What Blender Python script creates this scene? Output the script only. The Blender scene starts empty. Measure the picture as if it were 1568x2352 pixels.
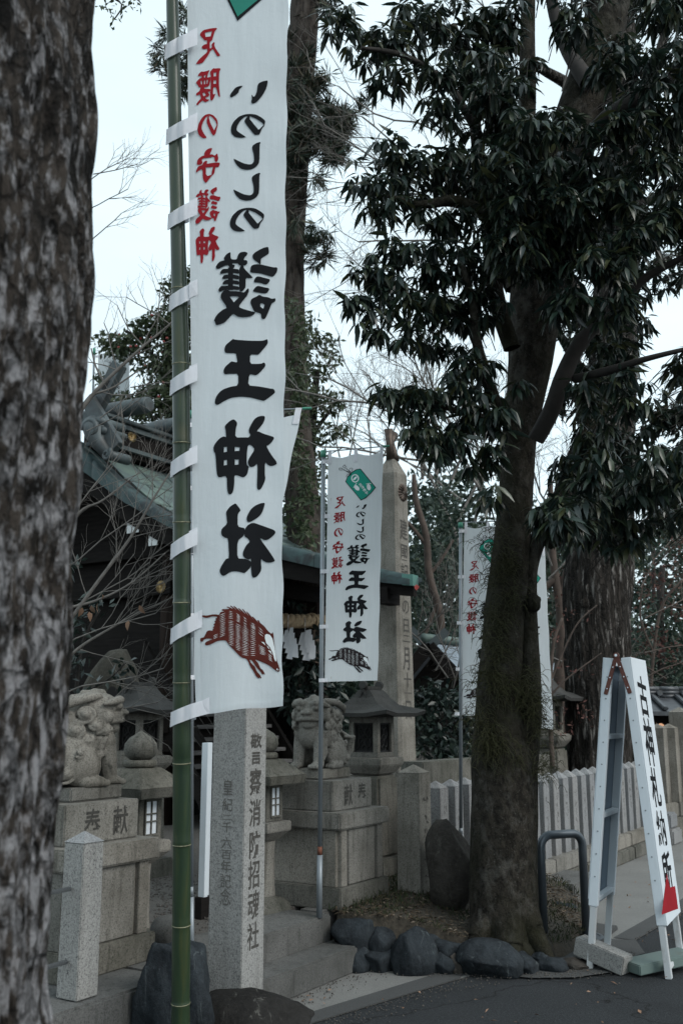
import bpy, bmesh, math, random
import numpy as np
from mathutils import Vector, Matrix, noise
random.seed(7); rng = np.random.default_rng(7)
S = bpy.context.scene; COL = S.collection
R = math.radians

# ------------------------------------------------------------------ camera, world, sun, exposure
TILT = R(11.5); FP = 35/36*2352; CH = 1.55
cd = bpy.data.cameras.new('camera'); cam = bpy.data.objects.new('camera', cd); COL.objects.link(cam)
cam.location = (0, 0, CH); cam.rotation_euler = (R(90)+TILT, 0, 0)
cd.sensor_fit = 'VERTICAL'; cd.sensor_height = 36; cd.sensor_width = 24; cd.lens = 35
cd.clip_start = .05; cd.clip_end = 3000
cd.dof.use_dof = True; cd.dof.focus_distance = 5.2; cd.dof.aperture_fstop = 5.2
S.camera = cam
SUN_EL = R(42); SUN_AZ_XY = (.80, -.60)          # towards the open road, behind and right of the camera
w = bpy.data.worlds.new('World'); S.world = w; w.use_nodes = True
nt = w.node_tree; nt.nodes.clear()
sky = nt.nodes.new('ShaderNodeTexSky'); sky.sky_type = 'NISHITA'; sky.sun_disc = False
sky.sun_elevation = SUN_EL; sky.sun_rotation = math.atan2(SUN_AZ_XY[0], SUN_AZ_XY[1])
sky.air_density = 1.0; sky.dust_density = 3.0; sky.ozone_density = 1.0
hs = nt.nodes.new('ShaderNodeHueSaturation'); hs.inputs['Saturation'].default_value = .36
nt.links.new(sky.outputs[0], hs.inputs['Color'])
# thin overcast veil: a pale cloud layer over the sky, broken softly
tcw = nt.nodes.new('ShaderNodeTexCoord'); nzw = nt.nodes.new('ShaderNodeTexNoise'); nzw.inputs['Scale'].default_value = 2.2; nzw.inputs['Detail'].default_value = 5
mpw = nt.nodes.new('ShaderNodeMapping'); mpw.inputs['Scale'].default_value = (1, 1, 2.6)
nt.links.new(tcw.outputs['Generated'], mpw.inputs[0]); nt.links.new(mpw.outputs[0], nzw.inputs['Vector'])
rpw = nt.nodes.new('ShaderNodeValToRGB'); rpw.color_ramp.elements[0].position = .35; rpw.color_ramp.elements[1].position = .75
rpw.color_ramp.elements[0].color = (.55, .55, .55, 1); rpw.color_ramp.elements[1].color = (.85, .85, .85, 1)
nt.links.new(nzw.outputs['Fac'], rpw.inputs[0])
mxw = nt.nodes.new('ShaderNodeMix'); mxw.data_type = 'RGBA'
nt.links.new(rpw.outputs[0], mxw.inputs['Factor']); nt.links.new(hs.outputs[0], mxw.inputs['A'])
mxw.inputs['B'].default_value = (6.7, 8.2, 8.8, 1)
bg = nt.nodes.new('ShaderNodeBackground'); bg.inputs['Strength'].default_value = .11
wo = nt.nodes.new('ShaderNodeOutputWorld')
nt.links.new(mxw.outputs['Result'], bg.inputs[0]); nt.links.new(bg.outputs[0], wo.inputs[0])
sl = bpy.data.lights.new('sun', 'SUN'); sl.energy = 1.15; sl.angle = R(32); sl.color = (1, .965, .92)
so = bpy.data.objects.new('sun', sl); COL.objects.link(so)
sd = Vector((SUN_AZ_XY[0]*math.cos(SUN_EL), SUN_AZ_XY[1]*math.cos(SUN_EL), math.sin(SUN_EL)))
so.rotation_euler = (-sd).to_track_quat('-Z', 'Y').to_euler(); so.location = (20, -15, 25)
S.view_settings.view_transform = 'Standard'; S.view_settings.look = 'None'; S.view_settings.gamma = 1
S.view_settings.exposure = 0.62
S.view_settings.use_curve_mapping = False
S.render.engine = 'CYCLES'; S.cycles.use_denoising = True
S.cycles.max_bounces = 6; S.cycles.diffuse_bounces = 3; S.cycles.transparent_max_bounces = 4

# ------------------------------------------------------------------ coordinates
def ray(px, py):
    u = (1176-py)/FP
    return Vector(((px-784)/FP, math.cos(TILT)-u*math.sin(TILT), math.sin(TILT)+u*math.cos(TILT)))
CP = Vector((0, 0, CH))
def aty(px, py, Y):
    d = ray(px, py); return CP + d*(Y/d.y)
def atz(px, py, z=0.):
    d = ray(px, py); return CP + d*((z-CH)/d.z)
YAW = R(58); A = Vector((math.cos(YAW), math.sin(YAW), 0)); N = Vector((math.sin(YAW), -math.cos(YAW), 0)); UP = Vector((0, 0, 1))
def W(s, t, z=0.): return A*s + N*t + UP*z          # precinct frame: s along the road, t towards the road
def st(p): return (p.dot(A), p.dot(N))
def at_s(px, py, s0):
    d = ray(px, py); return CP + d*(s0/d.dot(A))
def at_t(px, py, t0):
    d = ray(px, py); return CP + d*(t0/d.dot(N))
def frame_M(loc, x=A, y=None, z=UP):
    y = y if y is not None else z.cross(x)
    return Matrix(((x.x, y.x, z.x, loc.x), (x.y, y.y, z.y, loc.y), (x.z, y.z, z.z, loc.z), (0, 0, 0, 1)))

# ------------------------------------------------------------------ object helpers
def tag(o, label=None, cat=None, group=None, kind=None):
    if label: o['label'] = label
    if cat: o['category'] = cat
    if group: o['group'] = group
    if kind: o['kind'] = kind
    return o
def link(name, me, m=None, parent=None, M=None):
    o = bpy.data.objects.new(name, me); COL.objects.link(o)
    if m is not None and me is not None and not me.materials: me.materials.append(m)
    if parent is not None: o.parent = parent
    if M is not None: o.matrix_basis = M
    return o
def empty(name, M=None, loc=None):
    o = bpy.data.objects.new(name, None); COL.objects.link(o); o.empty_display_size = .1
    if M is not None: o.matrix_basis = M
    if loc is not None: o.location = loc
    return o
KIDS = {}
def copy_tree(o, parent=None):
    c = o.copy(); COL.objects.link(c)
    if parent is not None: c.parent = parent
    for ch in [x for x in COL.objects if x.parent == o]: copy_tree(ch, c)
    return c
class MB:
    def __init__(s): s.v = []; s.f = []
    def add(s, vs, fs):
        n = len(s.v); s.v += [tuple(v) for v in vs]; s.f += [tuple(i+n for i in f) for f in fs]; return s
    def frus(s, c, lo, hi, h, off=(0, 0)):
        """frustum: bottom centre c, bottom size lo=(x,y), top size hi, height h"""
        x, y, z = c; a, b = lo[0]/2, lo[1]/2; p, q = hi[0]/2, hi[1]/2; ox, oy = off
        v = [(x-a,y-b,z),(x+a,y-b,z),(x+a,y+b,z),(x-a,y+b,z),(x+ox-p,y+oy-q,z+h),(x+ox+p,y+oy-q,z+h),(x+ox+p,y+oy+q,z+h),(x+ox-p,y+oy+q,z+h)]
        return s.add(v, [(3,2,1,0),(4,5,6,7),(0,1,5,4),(1,2,6,5),(2,3,7,6),(3,0,4,7)])
    def box(s, c, sz):
        return s.frus((c[0], c[1], c[2]-sz[2]/2), sz[:2], sz[:2], sz[2])
    def boxM(s, M, sz):
        a, b, c = [q/2 for q in sz]
        v = [M @ Vector(p) for p in [(-a,-b,-c),(a,-b,-c),(a,b,-c),(-a,b,-c),(-a,-b,c),(a,-b,c),(a,b,c),(-a,b,c)]]
        return s.add(v, [(3,2,1,0),(4,5,6,7),(0,1,5,4),(1,2,6,5),(2,3,7,6),(3,0,4,7)])
    def bar(s, p, q, wd, th, up=UP):
        p, q = Vector(p), Vector(q); d = (q-p); L = d.length; x = d/L; y = Vector(up).cross(x)
        if y.length < 1e-5: y = Vector((0, 1, 0)).cross(x)
        y.normalize(); z = x.cross(y)
        return s.boxM(frame_M((p+q)/2, x, y, z), (L, wd, th))
    def tube(s, pts, rad, n=10, cap=True):
        pts = [Vector(p) for p in pts]; k = len(pts)
        if not hasattr(rad, '__len__'): rad = [rad]*k
        b = len(s.v); ref = None
        for i, p in enumerate(pts):
            t = (pts[min(i+1, k-1)]-pts[max(i-1, 0)]).normalized()
            if ref is None:
                ref = t.orthogonal().normalized() if abs(t.z) < .99 else Vector((1, 0, 0))
            x = (ref - t*ref.dot(t)).normalized(); ref = x; y = t.cross(x)
            for j in range(n):
                a = 2*math.pi*j/n; s.v.append(tuple(p + (x*math.cos(a)+y*math.sin(a))*rad[i]))
        for i in range(k-1):
            for j in range(n):
                s.f.append((b+i*n+j, b+i*n+(j+1) % n, b+(i+1)*n+(j+1) % n, b+(i+1)*n+j))
        if cap:
            s.f.append(tuple(b+j for j in reversed(range(n)))); s.f.append(tuple(b+(k-1)*n+j for j in range(n)))
        return s
    def lathe(s, prof, n=20, c=(0, 0, 0), sq=0, rot=0.):
        """profile of (r, z); sq>0 turns the ring into a polygon with that many sides"""
        b = len(s.v); m = sq or n
        for r, z in prof:
            for j in range(m):
                a = 2*math.pi*(j+.5)/m + rot
                s.v.append((c[0]+r*math.cos(a), c[1]+r*math.sin(a), c[2]+z))
        for i in range(len(prof)-1):
            for j in range(m): s.f.append((b+i*m+j, b+i*m+(j+1) % m, b+(i+1)*m+(j+1) % m, b+(i+1)*m+j))
        s.f.append(tuple(b+j for j in reversed(range(m)))); s.f.append(tuple(b+(len(prof)-1)*m+j for j in range(m)))
        return s
    def mesh(s, name, smooth=False, bevel=0.):
        me = bpy.data.meshes.new(name); me.from_pydata(s.v, [], s.f); me.update()
        if bevel:
            bm = bmesh.new(); bm.from_mesh(me)
            es = [e for e in bm.edges if len(e.link_faces) == 2 and e.calc_face_angle(0) > .5]
            bmesh.ops.bevel(bm, geom=es, offset=bevel, segments=2, affect='EDGES', clamp_overlap=True)
            bm.to_mesh(me); bm.free()
        if smooth: me.polygons.foreach_set('use_smooth', [True]*len(me.polygons))
        return me
    def build(s, name, m, parent=None, M=None, smooth=False, bevel=0.):
        return link(name, s.mesh(name, smooth, bevel), m, parent, M)
def np_mesh(name, V, F, smooth=False):
    """V (n,3), F (m,k)"""
    me = bpy.data.meshes.new(name); m, k = F.shape
    me.vertices.add(len(V)); me.vertices.foreach_set('co', np.asarray(V, dtype=np.float32).ravel())
    me.loops.add(m*k); me.loops.foreach_set('vertex_index', F.astype(np.int32).ravel())
    me.polygons.add(m); me.polygons.foreach_set('loop_start', np.arange(0, m*k, k, dtype=np.int32))
    me.update(calc_edges=True); 
    if smooth: me.polygons.foreach_set('use_smooth', [True]*m)
    return me

# ------------------------------------------------------------------ materials
def new_mat(name):
    m = bpy.data.materials.new(name); m.use_nodes = True
    return m, m.node_tree, m.node_tree.nodes['Principled BSDF']
def nd(t, typ, **kw):
    n = t.nodes.new(typ)
    for k, v in kw.items():
        if k in n.inputs: n.inputs[k].default_value = v
        else: setattr(n, k, v)
    return n
def rgba(c): return (*c, 1) if len(c) == 3 else c
def ramp(t, src, stops):
    r = t.nodes.new('ShaderNodeValToRGB'); e = r.color_ramp.elements
    while len(e) < len(stops): e.new(.5)
    for k, (p, c) in zip(e, stops): k.position = p; k.color = rgba(c)
    t.links.new(src, r.inputs[0]); return r.outputs[0]
def mixc(t, fac, a, b, mode='MIX'):
    m = t.nodes.new('ShaderNodeMix'); m.data_type = 'RGBA'; m.blend_type = mode
    for k, v in (('Factor', fac), ('A', a), ('B', b)):
        if hasattr(v, 'links'): t.links.new(v, m.inputs[k])
        else: m.inputs[k].default_value = rgba(v) if k != 'Factor' else v
    return m.outputs['Result']
def coords(t, sc=(1, 1, 1), kind='Object'):
    c = t.nodes.new('ShaderNodeTexCoord'); mp = t.nodes.new('ShaderNodeMapping'); mp.inputs['Scale'].default_value = sc
    t.links.new(c.outputs[kind], mp.inputs[0]); return mp.outputs[0]
def noiz(t, scale, detail=4, rough=.55, sc=(1, 1, 1), dist=0.):
    n = nd(t, 'ShaderNodeTexNoise', Scale=scale, Detail=detail, Roughness=rough, Distortion=dist)
    t.links.new(coords(t, sc), n.inputs['Vector']); return n.outputs['Fac']
def bump(t, b, src, strength=.4, dist=.01):
    n = nd(t, 'ShaderNodeBump', Strength=strength, Distance=dist); t.links.new(src, n.inputs['Height'])
    if b.inputs['Normal'].links: t.links.new(b.inputs['Normal'].links[0].from_socket, n.inputs['Normal'])
    t.links.new(n.outputs[0], b.inputs['Normal'])
def setc(t, b, c):
    if hasattr(c, 'links'): t.links.new(c, b.inputs['Base Color'])
    else: b.inputs['Base Color'].default_value = rgba(c)
def plain(name, c, rough=.7, metal=0., var=.12, scale=6., sc=(1, 1, 1), bmp=0., spec=.5):
    m, t, b = new_mat(name)
    v = noiz(t, scale, 5, sc=sc)
    setc(t, b, ramp(t, v, [(.3, [x*(1-var) for x in c]), (.7, [x*(1+var) for x in c])]))
    b.inputs['Roughness'].default_value = rough; b.inputs['Metallic'].default_value = metal
    b.inputs['Specular IOR Level'].default_value = spec
    if bmp: bump(t, b, v, bmp, .01)
    return m
def granite(name, light, dark, stain, speck=150., stain_amt=.5, streak=True):
    m, t, b = new_mat(name)
    sp = nd(t, 'ShaderNodeTexVoronoi', Scale=speck); t.links.new(coords(t), sp.inputs['Vector'])
    n2 = noiz(t, speck*.55, 3, .7)
    c = ramp(t, sp.outputs['Color'], [(.12, dark), (.45, light), (.8, [x*1.22 for x in light])])
    c = mixc(t, .55, c, ramp(t, n2, [(.33, [x*.62 for x in dark]), (.47, light), (.66, [x*1.2 for x in light])]))
    big = noiz(t, 2.3, 7, .62)
    c = mixc(t, ramp(t, big, [(.42, (0,)*3), (.68, (stain_amt,)*3)]), c, stain)
    if streak:
        s2 = noiz(t, 5, 5, .6, (5, 5, .5))
        c = mixc(t, ramp(t, s2, [(.52, (0,)*3), (.72, (stain_amt*.8,)*3)]), c, [x*.55 for x in stain])
    oi = nd(t, 'ShaderNodeObjectInfo'); c = mixc(t, 1., c, ramp(t, oi.outputs['Random'], [(0, (.84, .85, .86)), (.5, (.98, .98, .97)), (1, (1.0, .98, .95))]), 'MULTIPLY')   # block to block
    moss = noiz(t, 7, 6, .7); c = mixc(t, ramp(t, moss, [(.60, (0,)*3), (.72, (stain_amt*.7,)*3)]), c, (.035, .038, .026))
    setc(t, b, c); b.inputs['Roughness'].default_value = .88; b.inputs['Specular IOR Level'].default_value = .15
    bump(t, b, n2, .25, .004); bump(t, b, noiz(t, 28, 4), .25, .008)
    return m
M_ = {}
M_['granite'] = granite('granite', (.230, .218, .197), (.068, .065, .059), (.072, .066, .054), 190, .68)
M_['granite_new'] = granite('granite_new', (.265, .266, .262), (.065, .066, .070), (.15, .147, .14), 190, .3)
M_['granite_pale'] = granite('granite_pale', (.235, .238, .243), (.09, .09, .094), (.12, .12, .117), 190, .4)
M_['granite_old'] = granite('granite_old', (.148, .141, .125), (.048, .047, .042), (.040, .042, .033), 180, .8)
M_['granite_roof'] = granite('granite_roof', (.044, .043, .042), (.018, .018, .018), (.10, .10, .096), 160, .45)
M_['kerb'] = granite('kerb_stone', (.118, .117, .114), (.050, .050, .050), (.048, .049, .046), 200, .65)
def rockmat(name, c1, c2, vein, sc=(1, 1, 1), vs=6.):
    m, t, b = new_mat(name)
    n1 = noiz(t, 5, 8, .65, sc); n2 = noiz(t, vs, 6, .7, (sc[0]*2, sc[1]*2, sc[2]*.6), .8)
    c = ramp(t, n1, [(.3, c1), (.68, c2)])
    c = mixc(t, ramp(t, n2, [(.60, (0,)*3), (.68, (.75,)*3)]), c, vein)
    setc(t, b, c); b.inputs['Roughness'].default_value = .9; b.inputs['Specular IOR Level'].default_value = .12; c = mixc(t, ramp(t, noiz(t, 45, 6, .75), [(.48, (0,)*3), (.68, (.45,)*3)]), c, [x*1.5 for x in c2]); setc(t, b, c); bump(t, b, n1, .8, .04); bump(t, b, noiz(t, 26, 7, .7), .7, .012)
    return m
M_['rock_blue'] = rockmat('blue_rock', (.009, .0105, .0125), (.030, .036, .041), (.085, .10, .104), (1.5, 1.5, .5))
M_['rock_dark'] = rockmat('dark_rock', (.008, .0078, .0075), (.023, .022, .021), (.11, .11, .10), (1, 1, 1), 9)
M_['rock_stele'] = rockmat('stele_rock', (.026, .025, .022), (.075, .070, .058), (.035, .032, .021), (1, 1, .35))
M_['rock_brown'] = rockmat('brown_rock', (.022, .020, .018), (.060, .054, .048), (.09, .084, .074), (1, 1, 1), 7)
M_['ink'] = plain('carved_ink', (.022, .021, .02), .9, var=.3, scale=60)
M_['carve'] = plain('carved_stone', (.052, .049, .044), .95, var=.3, scale=60)  # shade and dirt of cut letters put into the colour of flat ones
M_['carve_soft'] = plain('carved_soft', (.105, .10, .092), .95, var=.3, scale=60)  # paler version of the same recess shade and dirt
def barkmat(name, dark, mid, pale, sc=(6, 6, 1.2), scale=4., pamt=.6, moss=None, bs=.9, pscale=.6, speck=0., low=0., pth=.5, crack=0.):
    m, t, b = new_mat(name)
    n1 = noiz(t, scale, 8, .68, sc, .3); n2 = noiz(t, scale*pscale, 6, .66, sc, .2); n3 = noiz(t, 1.6, 5, .6)
    c = ramp(t, n1, [(.40, dark), (.57, mid)])
    if low:                                                       # lichen crust thickens on the lower stem
        sx = nd(t, 'ShaderNodeSeparateXYZ'); t.links.new(coords(t), sx.inputs[0]); ml = nd(t, 'ShaderNodeMath', operation='MULTIPLY_ADD'); t.links.new(sx.outputs['Z'], ml.inputs[0]); ml.inputs[1].default_value = -.055; t.links.new(n2, ml.inputs[2])
        m2 = nd(t, 'ShaderNodeMath', operation='ADD'); t.links.new(ml.outputs[0], m2.inputs[0]); m2.inputs[1].default_value = low; n2 = m2.outputs[0]
    c = mixc(t, ramp(t, n2, [(pth, (0,)*3), (pth+.14, (pamt,)*3)]), c, pale)
    if speck: c = mixc(t, ramp(t, noiz(t, 55, 4, .75), [(.60, (0,)*3), (.68, (speck,)*3)]), c, pale)
    if moss: c = mixc(t, ramp(t, n3, [(.45, (0,)*3), (.62, (.75,)*3)]), c, moss)
    if crack:
        vo = nd(t, 'ShaderNodeTexVoronoi', Scale=crack); vo.feature = 'DISTANCE_TO_EDGE'
        wp = nd(t, 'ShaderNodeTexNoise', Scale=6.0, Detail=4); t.links.new(coords(t), wp.inputs['Vector'])
        ad = nd(t, 'ShaderNodeVectorMath', operation='MULTIPLY_ADD'); t.links.new(wp.outputs['Color'], ad.inputs[0]); ad.inputs[1].default_value = (.9, .9, .5); t.links.new(coords(t, sc), ad.inputs[2]); t.links.new(ad.outputs[0], vo.inputs['Vector'])
        ck = ramp(t, vo.outputs['Distance'], [(.02, (0,)*3), (.13, (1,)*3)]); c = mixc(t, mixc(t, .45, ck, (1, 1, 1)), dark, c); bump(t, b, ck, .6, .02)
    setc(t, b, c); b.inputs['Roughness'].default_value = .95; b.inputs['Specular IOR Level'].default_value = .15
    bump(t, b, n1, bs, .03); bump(t, b, noiz(t, scale*9, 5), .4, .008)
    return m
M_['bark_near'] = barkmat('bark_near', (.006, .0055, .005), (.050, .042, .036), (.27, .268, .278), (5.2, 5.2, 2.3), 4.6, .9, None, 1., 1.7, 0., .125, .485, 4.2)
M_['bark_main'] = barkmat('bark_main', (.011, .0098, .008), (.034, .030, .024), (.105, .102, .092), (2.2, 2.2, 1.5), 9, .4, (.014, .0145, .007), 1., .6, .75)
M_['bark_old'] = barkmat('bark_old', (.009, .008, .007), (.036, .031, .027), (.23, .215, .20), (5, 5, .60), 4.6, .95, None, 1., .9, 0., 0., .535, 2.6)
M_['bark_pine'] = barkmat('bark_pine', (.018, .015, .013), (.060, .050, .043), (.10, .088, .078), (4, 4, 1.2), 4, .5)
M_['bark_twig'] = plain('twig_bark', (.13, .12, .11), .9, var=.3, scale=20)
M_['bark_dark'] = plain('dark_branch_bark', (.018, .015, .013), .9, var=.3, scale=20)
M_['bark_warm'] = plain('smooth_reddish_bark', (.060, .043, .034), .85, var=.35, scale=8)
def leafmat(name, cols, rough=.45, spec=.5, trans=.0):
    m, t, b = new_mat(name)
    g = t.nodes.new('ShaderNodeNewGeometry')
    k = len(cols); c = ramp(t, g.outputs['Random Per Island'], [((i+.5)/k, cc) for i, cc in enumerate(cols)])
    setc(t, b, c); b.inputs['Roughness'].default_value = rough; b.inputs['Specular IOR Level'].default_value = spec
    if trans:
        tr = nd(t, 'ShaderNodeBsdfTranslucent'); t.links.new(c, tr.inputs[0])
        mx = nd(t, 'ShaderNodeMixShader', Fac=trans); t.links.new(b.outputs[0], mx.inputs[1]); t.links.new(tr.outputs[0], mx.inputs[2])
        t.links.new(mx.outputs[0], t.nodes['Material Output'].inputs[0])
    return m
M_['leaf_main'] = leafmat('long_leaf', [(.010, .020, .018), (.014, .028, .021), (.019, .035, .023), (.032, .045, .023), (.012, .024, .023), (.05, .055, .022), (.016, .031, .025)], .36, .5, .2)
M_['leaf_holly'] = leafmat('holly_leaf', [(.042, .063, .030), (.062, .085, .042), (.09, .104, .054), (.055, .078, .045)], .5, .4, .2)
M_['leaf_far'] = leafmat('far_leaf', [(.024, .042, .033), (.034, .057, .042), (.046, .064, .038), (.029, .048, .040)], .55, .35, .2)
M_['leaf_yel'] = leafmat('yellowish_leaf', [(.05, .055, .022), (.07, .07, .03), (.035, .045, .024)], .6, .3, .15)
M_['leaf_dark'] = leafmat('shade_leaf', [(.009, .018, .016), (.014, .027, .022), (.020, .032, .024)], .4, .5, .1)
M_['leaf_red'] = leafmat('russet_leaf', [(.085, .038, .034), (.12, .06, .048), (.065, .042, .034)], .7, .2, .2)
M_['needle'] = leafmat('pine_needle', [(.026, .046, .034), (.036, .058, .04), (.05, .06, .035), (.06, .048, .032)], .6, .3)
M_['dryleaf'] = leafmat('dry_leaf', [(.20, .12, .08), (.26, .17, .12), (.15, .09, .06)], .8, .2)
M_['berry'] = plain('red_berry', (.22, .03, .025), .4)
M_['grass'] = leafmat('short_grass', [(.022, .034, .016), (.030, .040, .018), (.045, .045, .024)], .8, .2)
M_['fern'] = leafmat('hanging_fern', [(.034, .038, .016), (.05, .05, .022), (.026, .026, .013)], .7, .2)
M_['straw'] = leafmat('straw', [(.075, .055, .038), (.11, .085, .06), (.05, .038, .026), (.17, .14, .11)], .9, .1)
def cloth(name, c, stain=.0):
    m, t, b = new_mat(name)
    v = noiz(t, 5, 5, .6, (9, 1, .8)); f = noiz(t, 260, 2, .5)
    cc = ramp(t, v, [(.3, [x*.94 for x in c]), (.7, c)])
    if stain:
        s = noiz(t, 13, 4, .6, (3, 1, .8)); cc = mixc(t, ramp(t, s, [(.69, (0,)*3), (.78, (stain,)*3)]), cc, (.36, .27, .2))
    setc(t, b, cc); b.inputs['Roughness'].default_value = .9; b.inputs['Specular IOR Level'].default_value = .15
    bump(t, b, f, .12, .002); bump(t, b, noiz(t, 9, 4, .55, (3.2, 1, .55)), .18, .012); bump(t, b, noiz(t, 16, 3, .5, (1, 1, 1.3), 1.2), .10, .010)
    tr = nd(t, 'ShaderNodeBsdfTranslucent'); t.links.new(cc, tr.inputs[0])
    mx = nd(t, 'ShaderNodeMixShader', Fac=.28); t.links.new(b.outputs[0], mx.inputs[1]); t.links.new(tr.outputs[0], mx.inputs[2])
    t.links.new(mx.outputs[0], t.nodes['Material Output'].inputs[0])
    return m
M_['cloth'] = cloth('white_cloth', (.655, .70, .725)); M_['cloth_worn'] = cloth('worn_cloth', (.68, .715, .73), .75)
M_['tape'] = cloth('white_tape', (.78, .79, .83))
M_['pr_black'] = plain('print_black', (.0125, .0135, .0155), .9, var=.1, spec=.08); M_['pr_red'] = plain('print_red', (.25, .014, .021), .9, var=.08, spec=.1)
M_['pr_brown'] = plain('print_brown', (.085, .021, .016), .9, var=.2, scale=14, spec=.1); M_['pr_dark'] = plain('print_dark', (.022, .017, .019), .9, spec=.1)
M_['pr_green'] = plain('print_green', (.005, .26, .19), .85, var=.06); M_['pr_deepgreen'] = plain('print_deep_green', (.008, .17, .125), .85, var=.06)
M_['pr_white'] = plain('print_white', (.72, .76, .77), .9, var=.03)
def bamboo():
    m, t, b = new_mat('green_bamboo')
    v = noiz(t, 3, 5, .6, (10, 10, .35)); y = noiz(t, 2.2, 2, .5)
    c = ramp(t, v, [(.3, (.013, .026, .016)), (.55, (.021, .038, .018)), (.75, (.042, .050, .018))])
    c = mixc(t, ramp(t, y, [(.66, (0,)*3), (.74, (.55,)*3)]), c, (.085, .066, .018))
    setc(t, b, c); b.inputs['Roughness'].default_value = .34; b.inputs['Specular IOR Level'].default_value = .5
    bump(t, b, noiz(t, 30, 3, .5, (8, 8, .2)), .06, .003); return m
M_['bamboo'] = bamboo(); M_['node'] = plain('bamboo_ring', (.15, .145, .09), .6, var=.5, scale=80)
M_['steel'] = plain('steel_pole', (.21, .235, .255), .42, .35, var=.2, scale=12, sc=(1, 1, .3))
M_['steel_dark'] = plain('painted_steel', (.10, .115, .13), .4, .6, var=.15)
M_['chrome'] = plain('bright_rail', (.6, .62, .65), .22, .95, var=.05)
M_['rust'] = plain('rust', (.13, .045, .025), .8, var=.4, scale=30)
M_['redtape'] = plain('red_tape', (.28, .04, .025), .6)
M_['hinge'] = plain('hinge_leather', (.10, .03, .02), .6, var=.2, scale=40)
M_['plastic_green'] = plain('green_clip', (.05, .22, .15), .5)
def paint(name, c, dirt=(.22, .19, .15), amt=.35):
    m, t, b = new_mat(name)
    v = noiz(t, 7, 6, .65, (1.5, 1.5, .6)); s = noiz(t, 30, 5, .7)
    cc = mixc(t, ramp(t, v, [(.55, (0,)*3), (.74, (amt,)*3)]), c, dirt)
    cc = mixc(t, ramp(t, s, [(.70, (0,)*3), (.76, (.5,)*3)]), cc, dirt)
    setc(t, b, cc); b.inputs['Roughness'].default_value = .5; bump(t, b, v, .12, .004); return m
M_['board'] = paint('white_board_paint', (.59, .64, .68), amt=.12); M_['legpaint'] = paint('worn_white_paint', (.48, .50, .51), (.16, .13, .10), amt=.7)
M_['sheet'] = paint('blue_grey_sheet', (.12, .165, .215), (.07, .08, .09), .3)
M_['greenblock'] = paint('pale_green_block', (.105, .145, .135), (.10, .10, .08), .6)
M_['copper'] = None
def copper(name, base, pat, brown, k=.5):
    m, t, b = new_mat(name)
    v = noiz(t, 1.6, 7, .65); s = noiz(t, 4, 5, .6, (1, 1, 1), .5)
    c = ramp(t, v, [(.33, base), (.60, pat)])
    c = mixc(t, ramp(t, s, [(.5, (0,)*3), (.66, (k,)*3)]), c, brown)
    setc(t, b, c); b.inputs['Roughness'].default_value = .55; b.inputs['Metallic'].default_value = .25; bump(t, b, s, .12, .01); return m
M_['copper'] = copper('copper_roof', (.062, .086, .102), (.125, .175, .15), (.040, .047, .055))
M_['verge'] = copper('copper_verge', (.012, .019, .023), (.034, .066, .066), (.008, .009, .011), .9)
M_['verge_green'] = copper('copper_edge', (.06, .15, .13), (.10, .24, .20), (.02, .03, .03), .7)
M_['copper_dark'] = copper('dark_copper', (.045, .052, .058), (.075, .095, .098), (.03, .028, .027), .6)
def wood(name, c, var=.4, sc=(1, 1, 8)):
    m, t, b = new_mat(name)
    v = noiz(t, 4, 6, .6, sc)
    setc(t, b, ramp(t, v, [(.3, [x*(1-var) for x in c]), (.7, [x*(1+var) for x in c])])); b.inputs['Roughness'].default_value = .85; b.inputs['Specular IOR Level'].default_value = .12
    bump(t, b, v, .2, .006); return m
M_['wood_dark'] = wood('dark_cedar', (.011, .0095, .0088)); M_['wood_step'] = wood('weathered_step_wood', (.12, .118, .118))
M_['wood_post'] = wood('brown_post_wood', (.020, .014, .0115), sc=(8, 8, 1)); M_['wood_sign'] = wood('sign_wood', (.13, .10, .08), .3, (8, 8, 1))
M_['black'] = plain('deep_interior', (.008, .008, .008), .9)  # near-black colour stands in for the shade of hollows and interiors
M_['gold'] = plain('gilt_metal', (.36, .26, .13), .35, .9, var=.25, scale=40)
M_['bronze'] = plain('bronze', (.060, .045, .036), .5, .6, var=.4, scale=25)
M_['whitecap'] = plain('white_end_paint', (.6, .62, .62), .7)
M_['grille'] = plain('iron_grille', (.012, .011, .011), .6, .3)
M_['paper'] = plain('white_paper', (.74, .75, .78), .85, var=.04); M_['shoji'] = plain('paper_pane', (.62, .66, .70), .7, var=.05)
M_['rope'] = wood('straw_rope', (.42, .31, .20), .35, (14, 14, 3))
M_['tile'] = plain('grey_roof_tile', (.06, .065, .072), .45, var=.3, scale=12)
def lit():
    m, t, b = new_mat('lit_window'); b.inputs['Base Color'].default_value = (.5, .3, .2, 1)
    b.inputs['Emission Color'].default_value = (1, .55, .33, 1); b.inputs['Emission Strength'].default_value = .45; return m
M_['lit'] = lit()
def ground_mat(name, c1, c2, scale, bmp, pits=None, rough=.9):
    m, t, b = new_mat(name)
    a = noiz(t, scale, 3, .7); v = noiz(t, 1.1, 6, .6)
    c = ramp(t, a, [(.32, c1), (.66, c2)])
    c = mixc(t, ramp(t, v, [(.4, (0,)*3), (.7, (.4,)*3)]), c, [x*.62 for x in c1])
    if pits: c = mixc(t, ramp(t, noiz(t, scale*.8, 2, .6, (1.3, 1, 1)), [(.68, (0,)*3), (.74, (.8,)*3)]), c, pits)
    setc(t, b, c); b.inputs['Roughness'].default_value = rough; b.inputs['Specular IOR Level'].default_value = .3; bump(t, b, a, bmp, .012); return m
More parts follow.
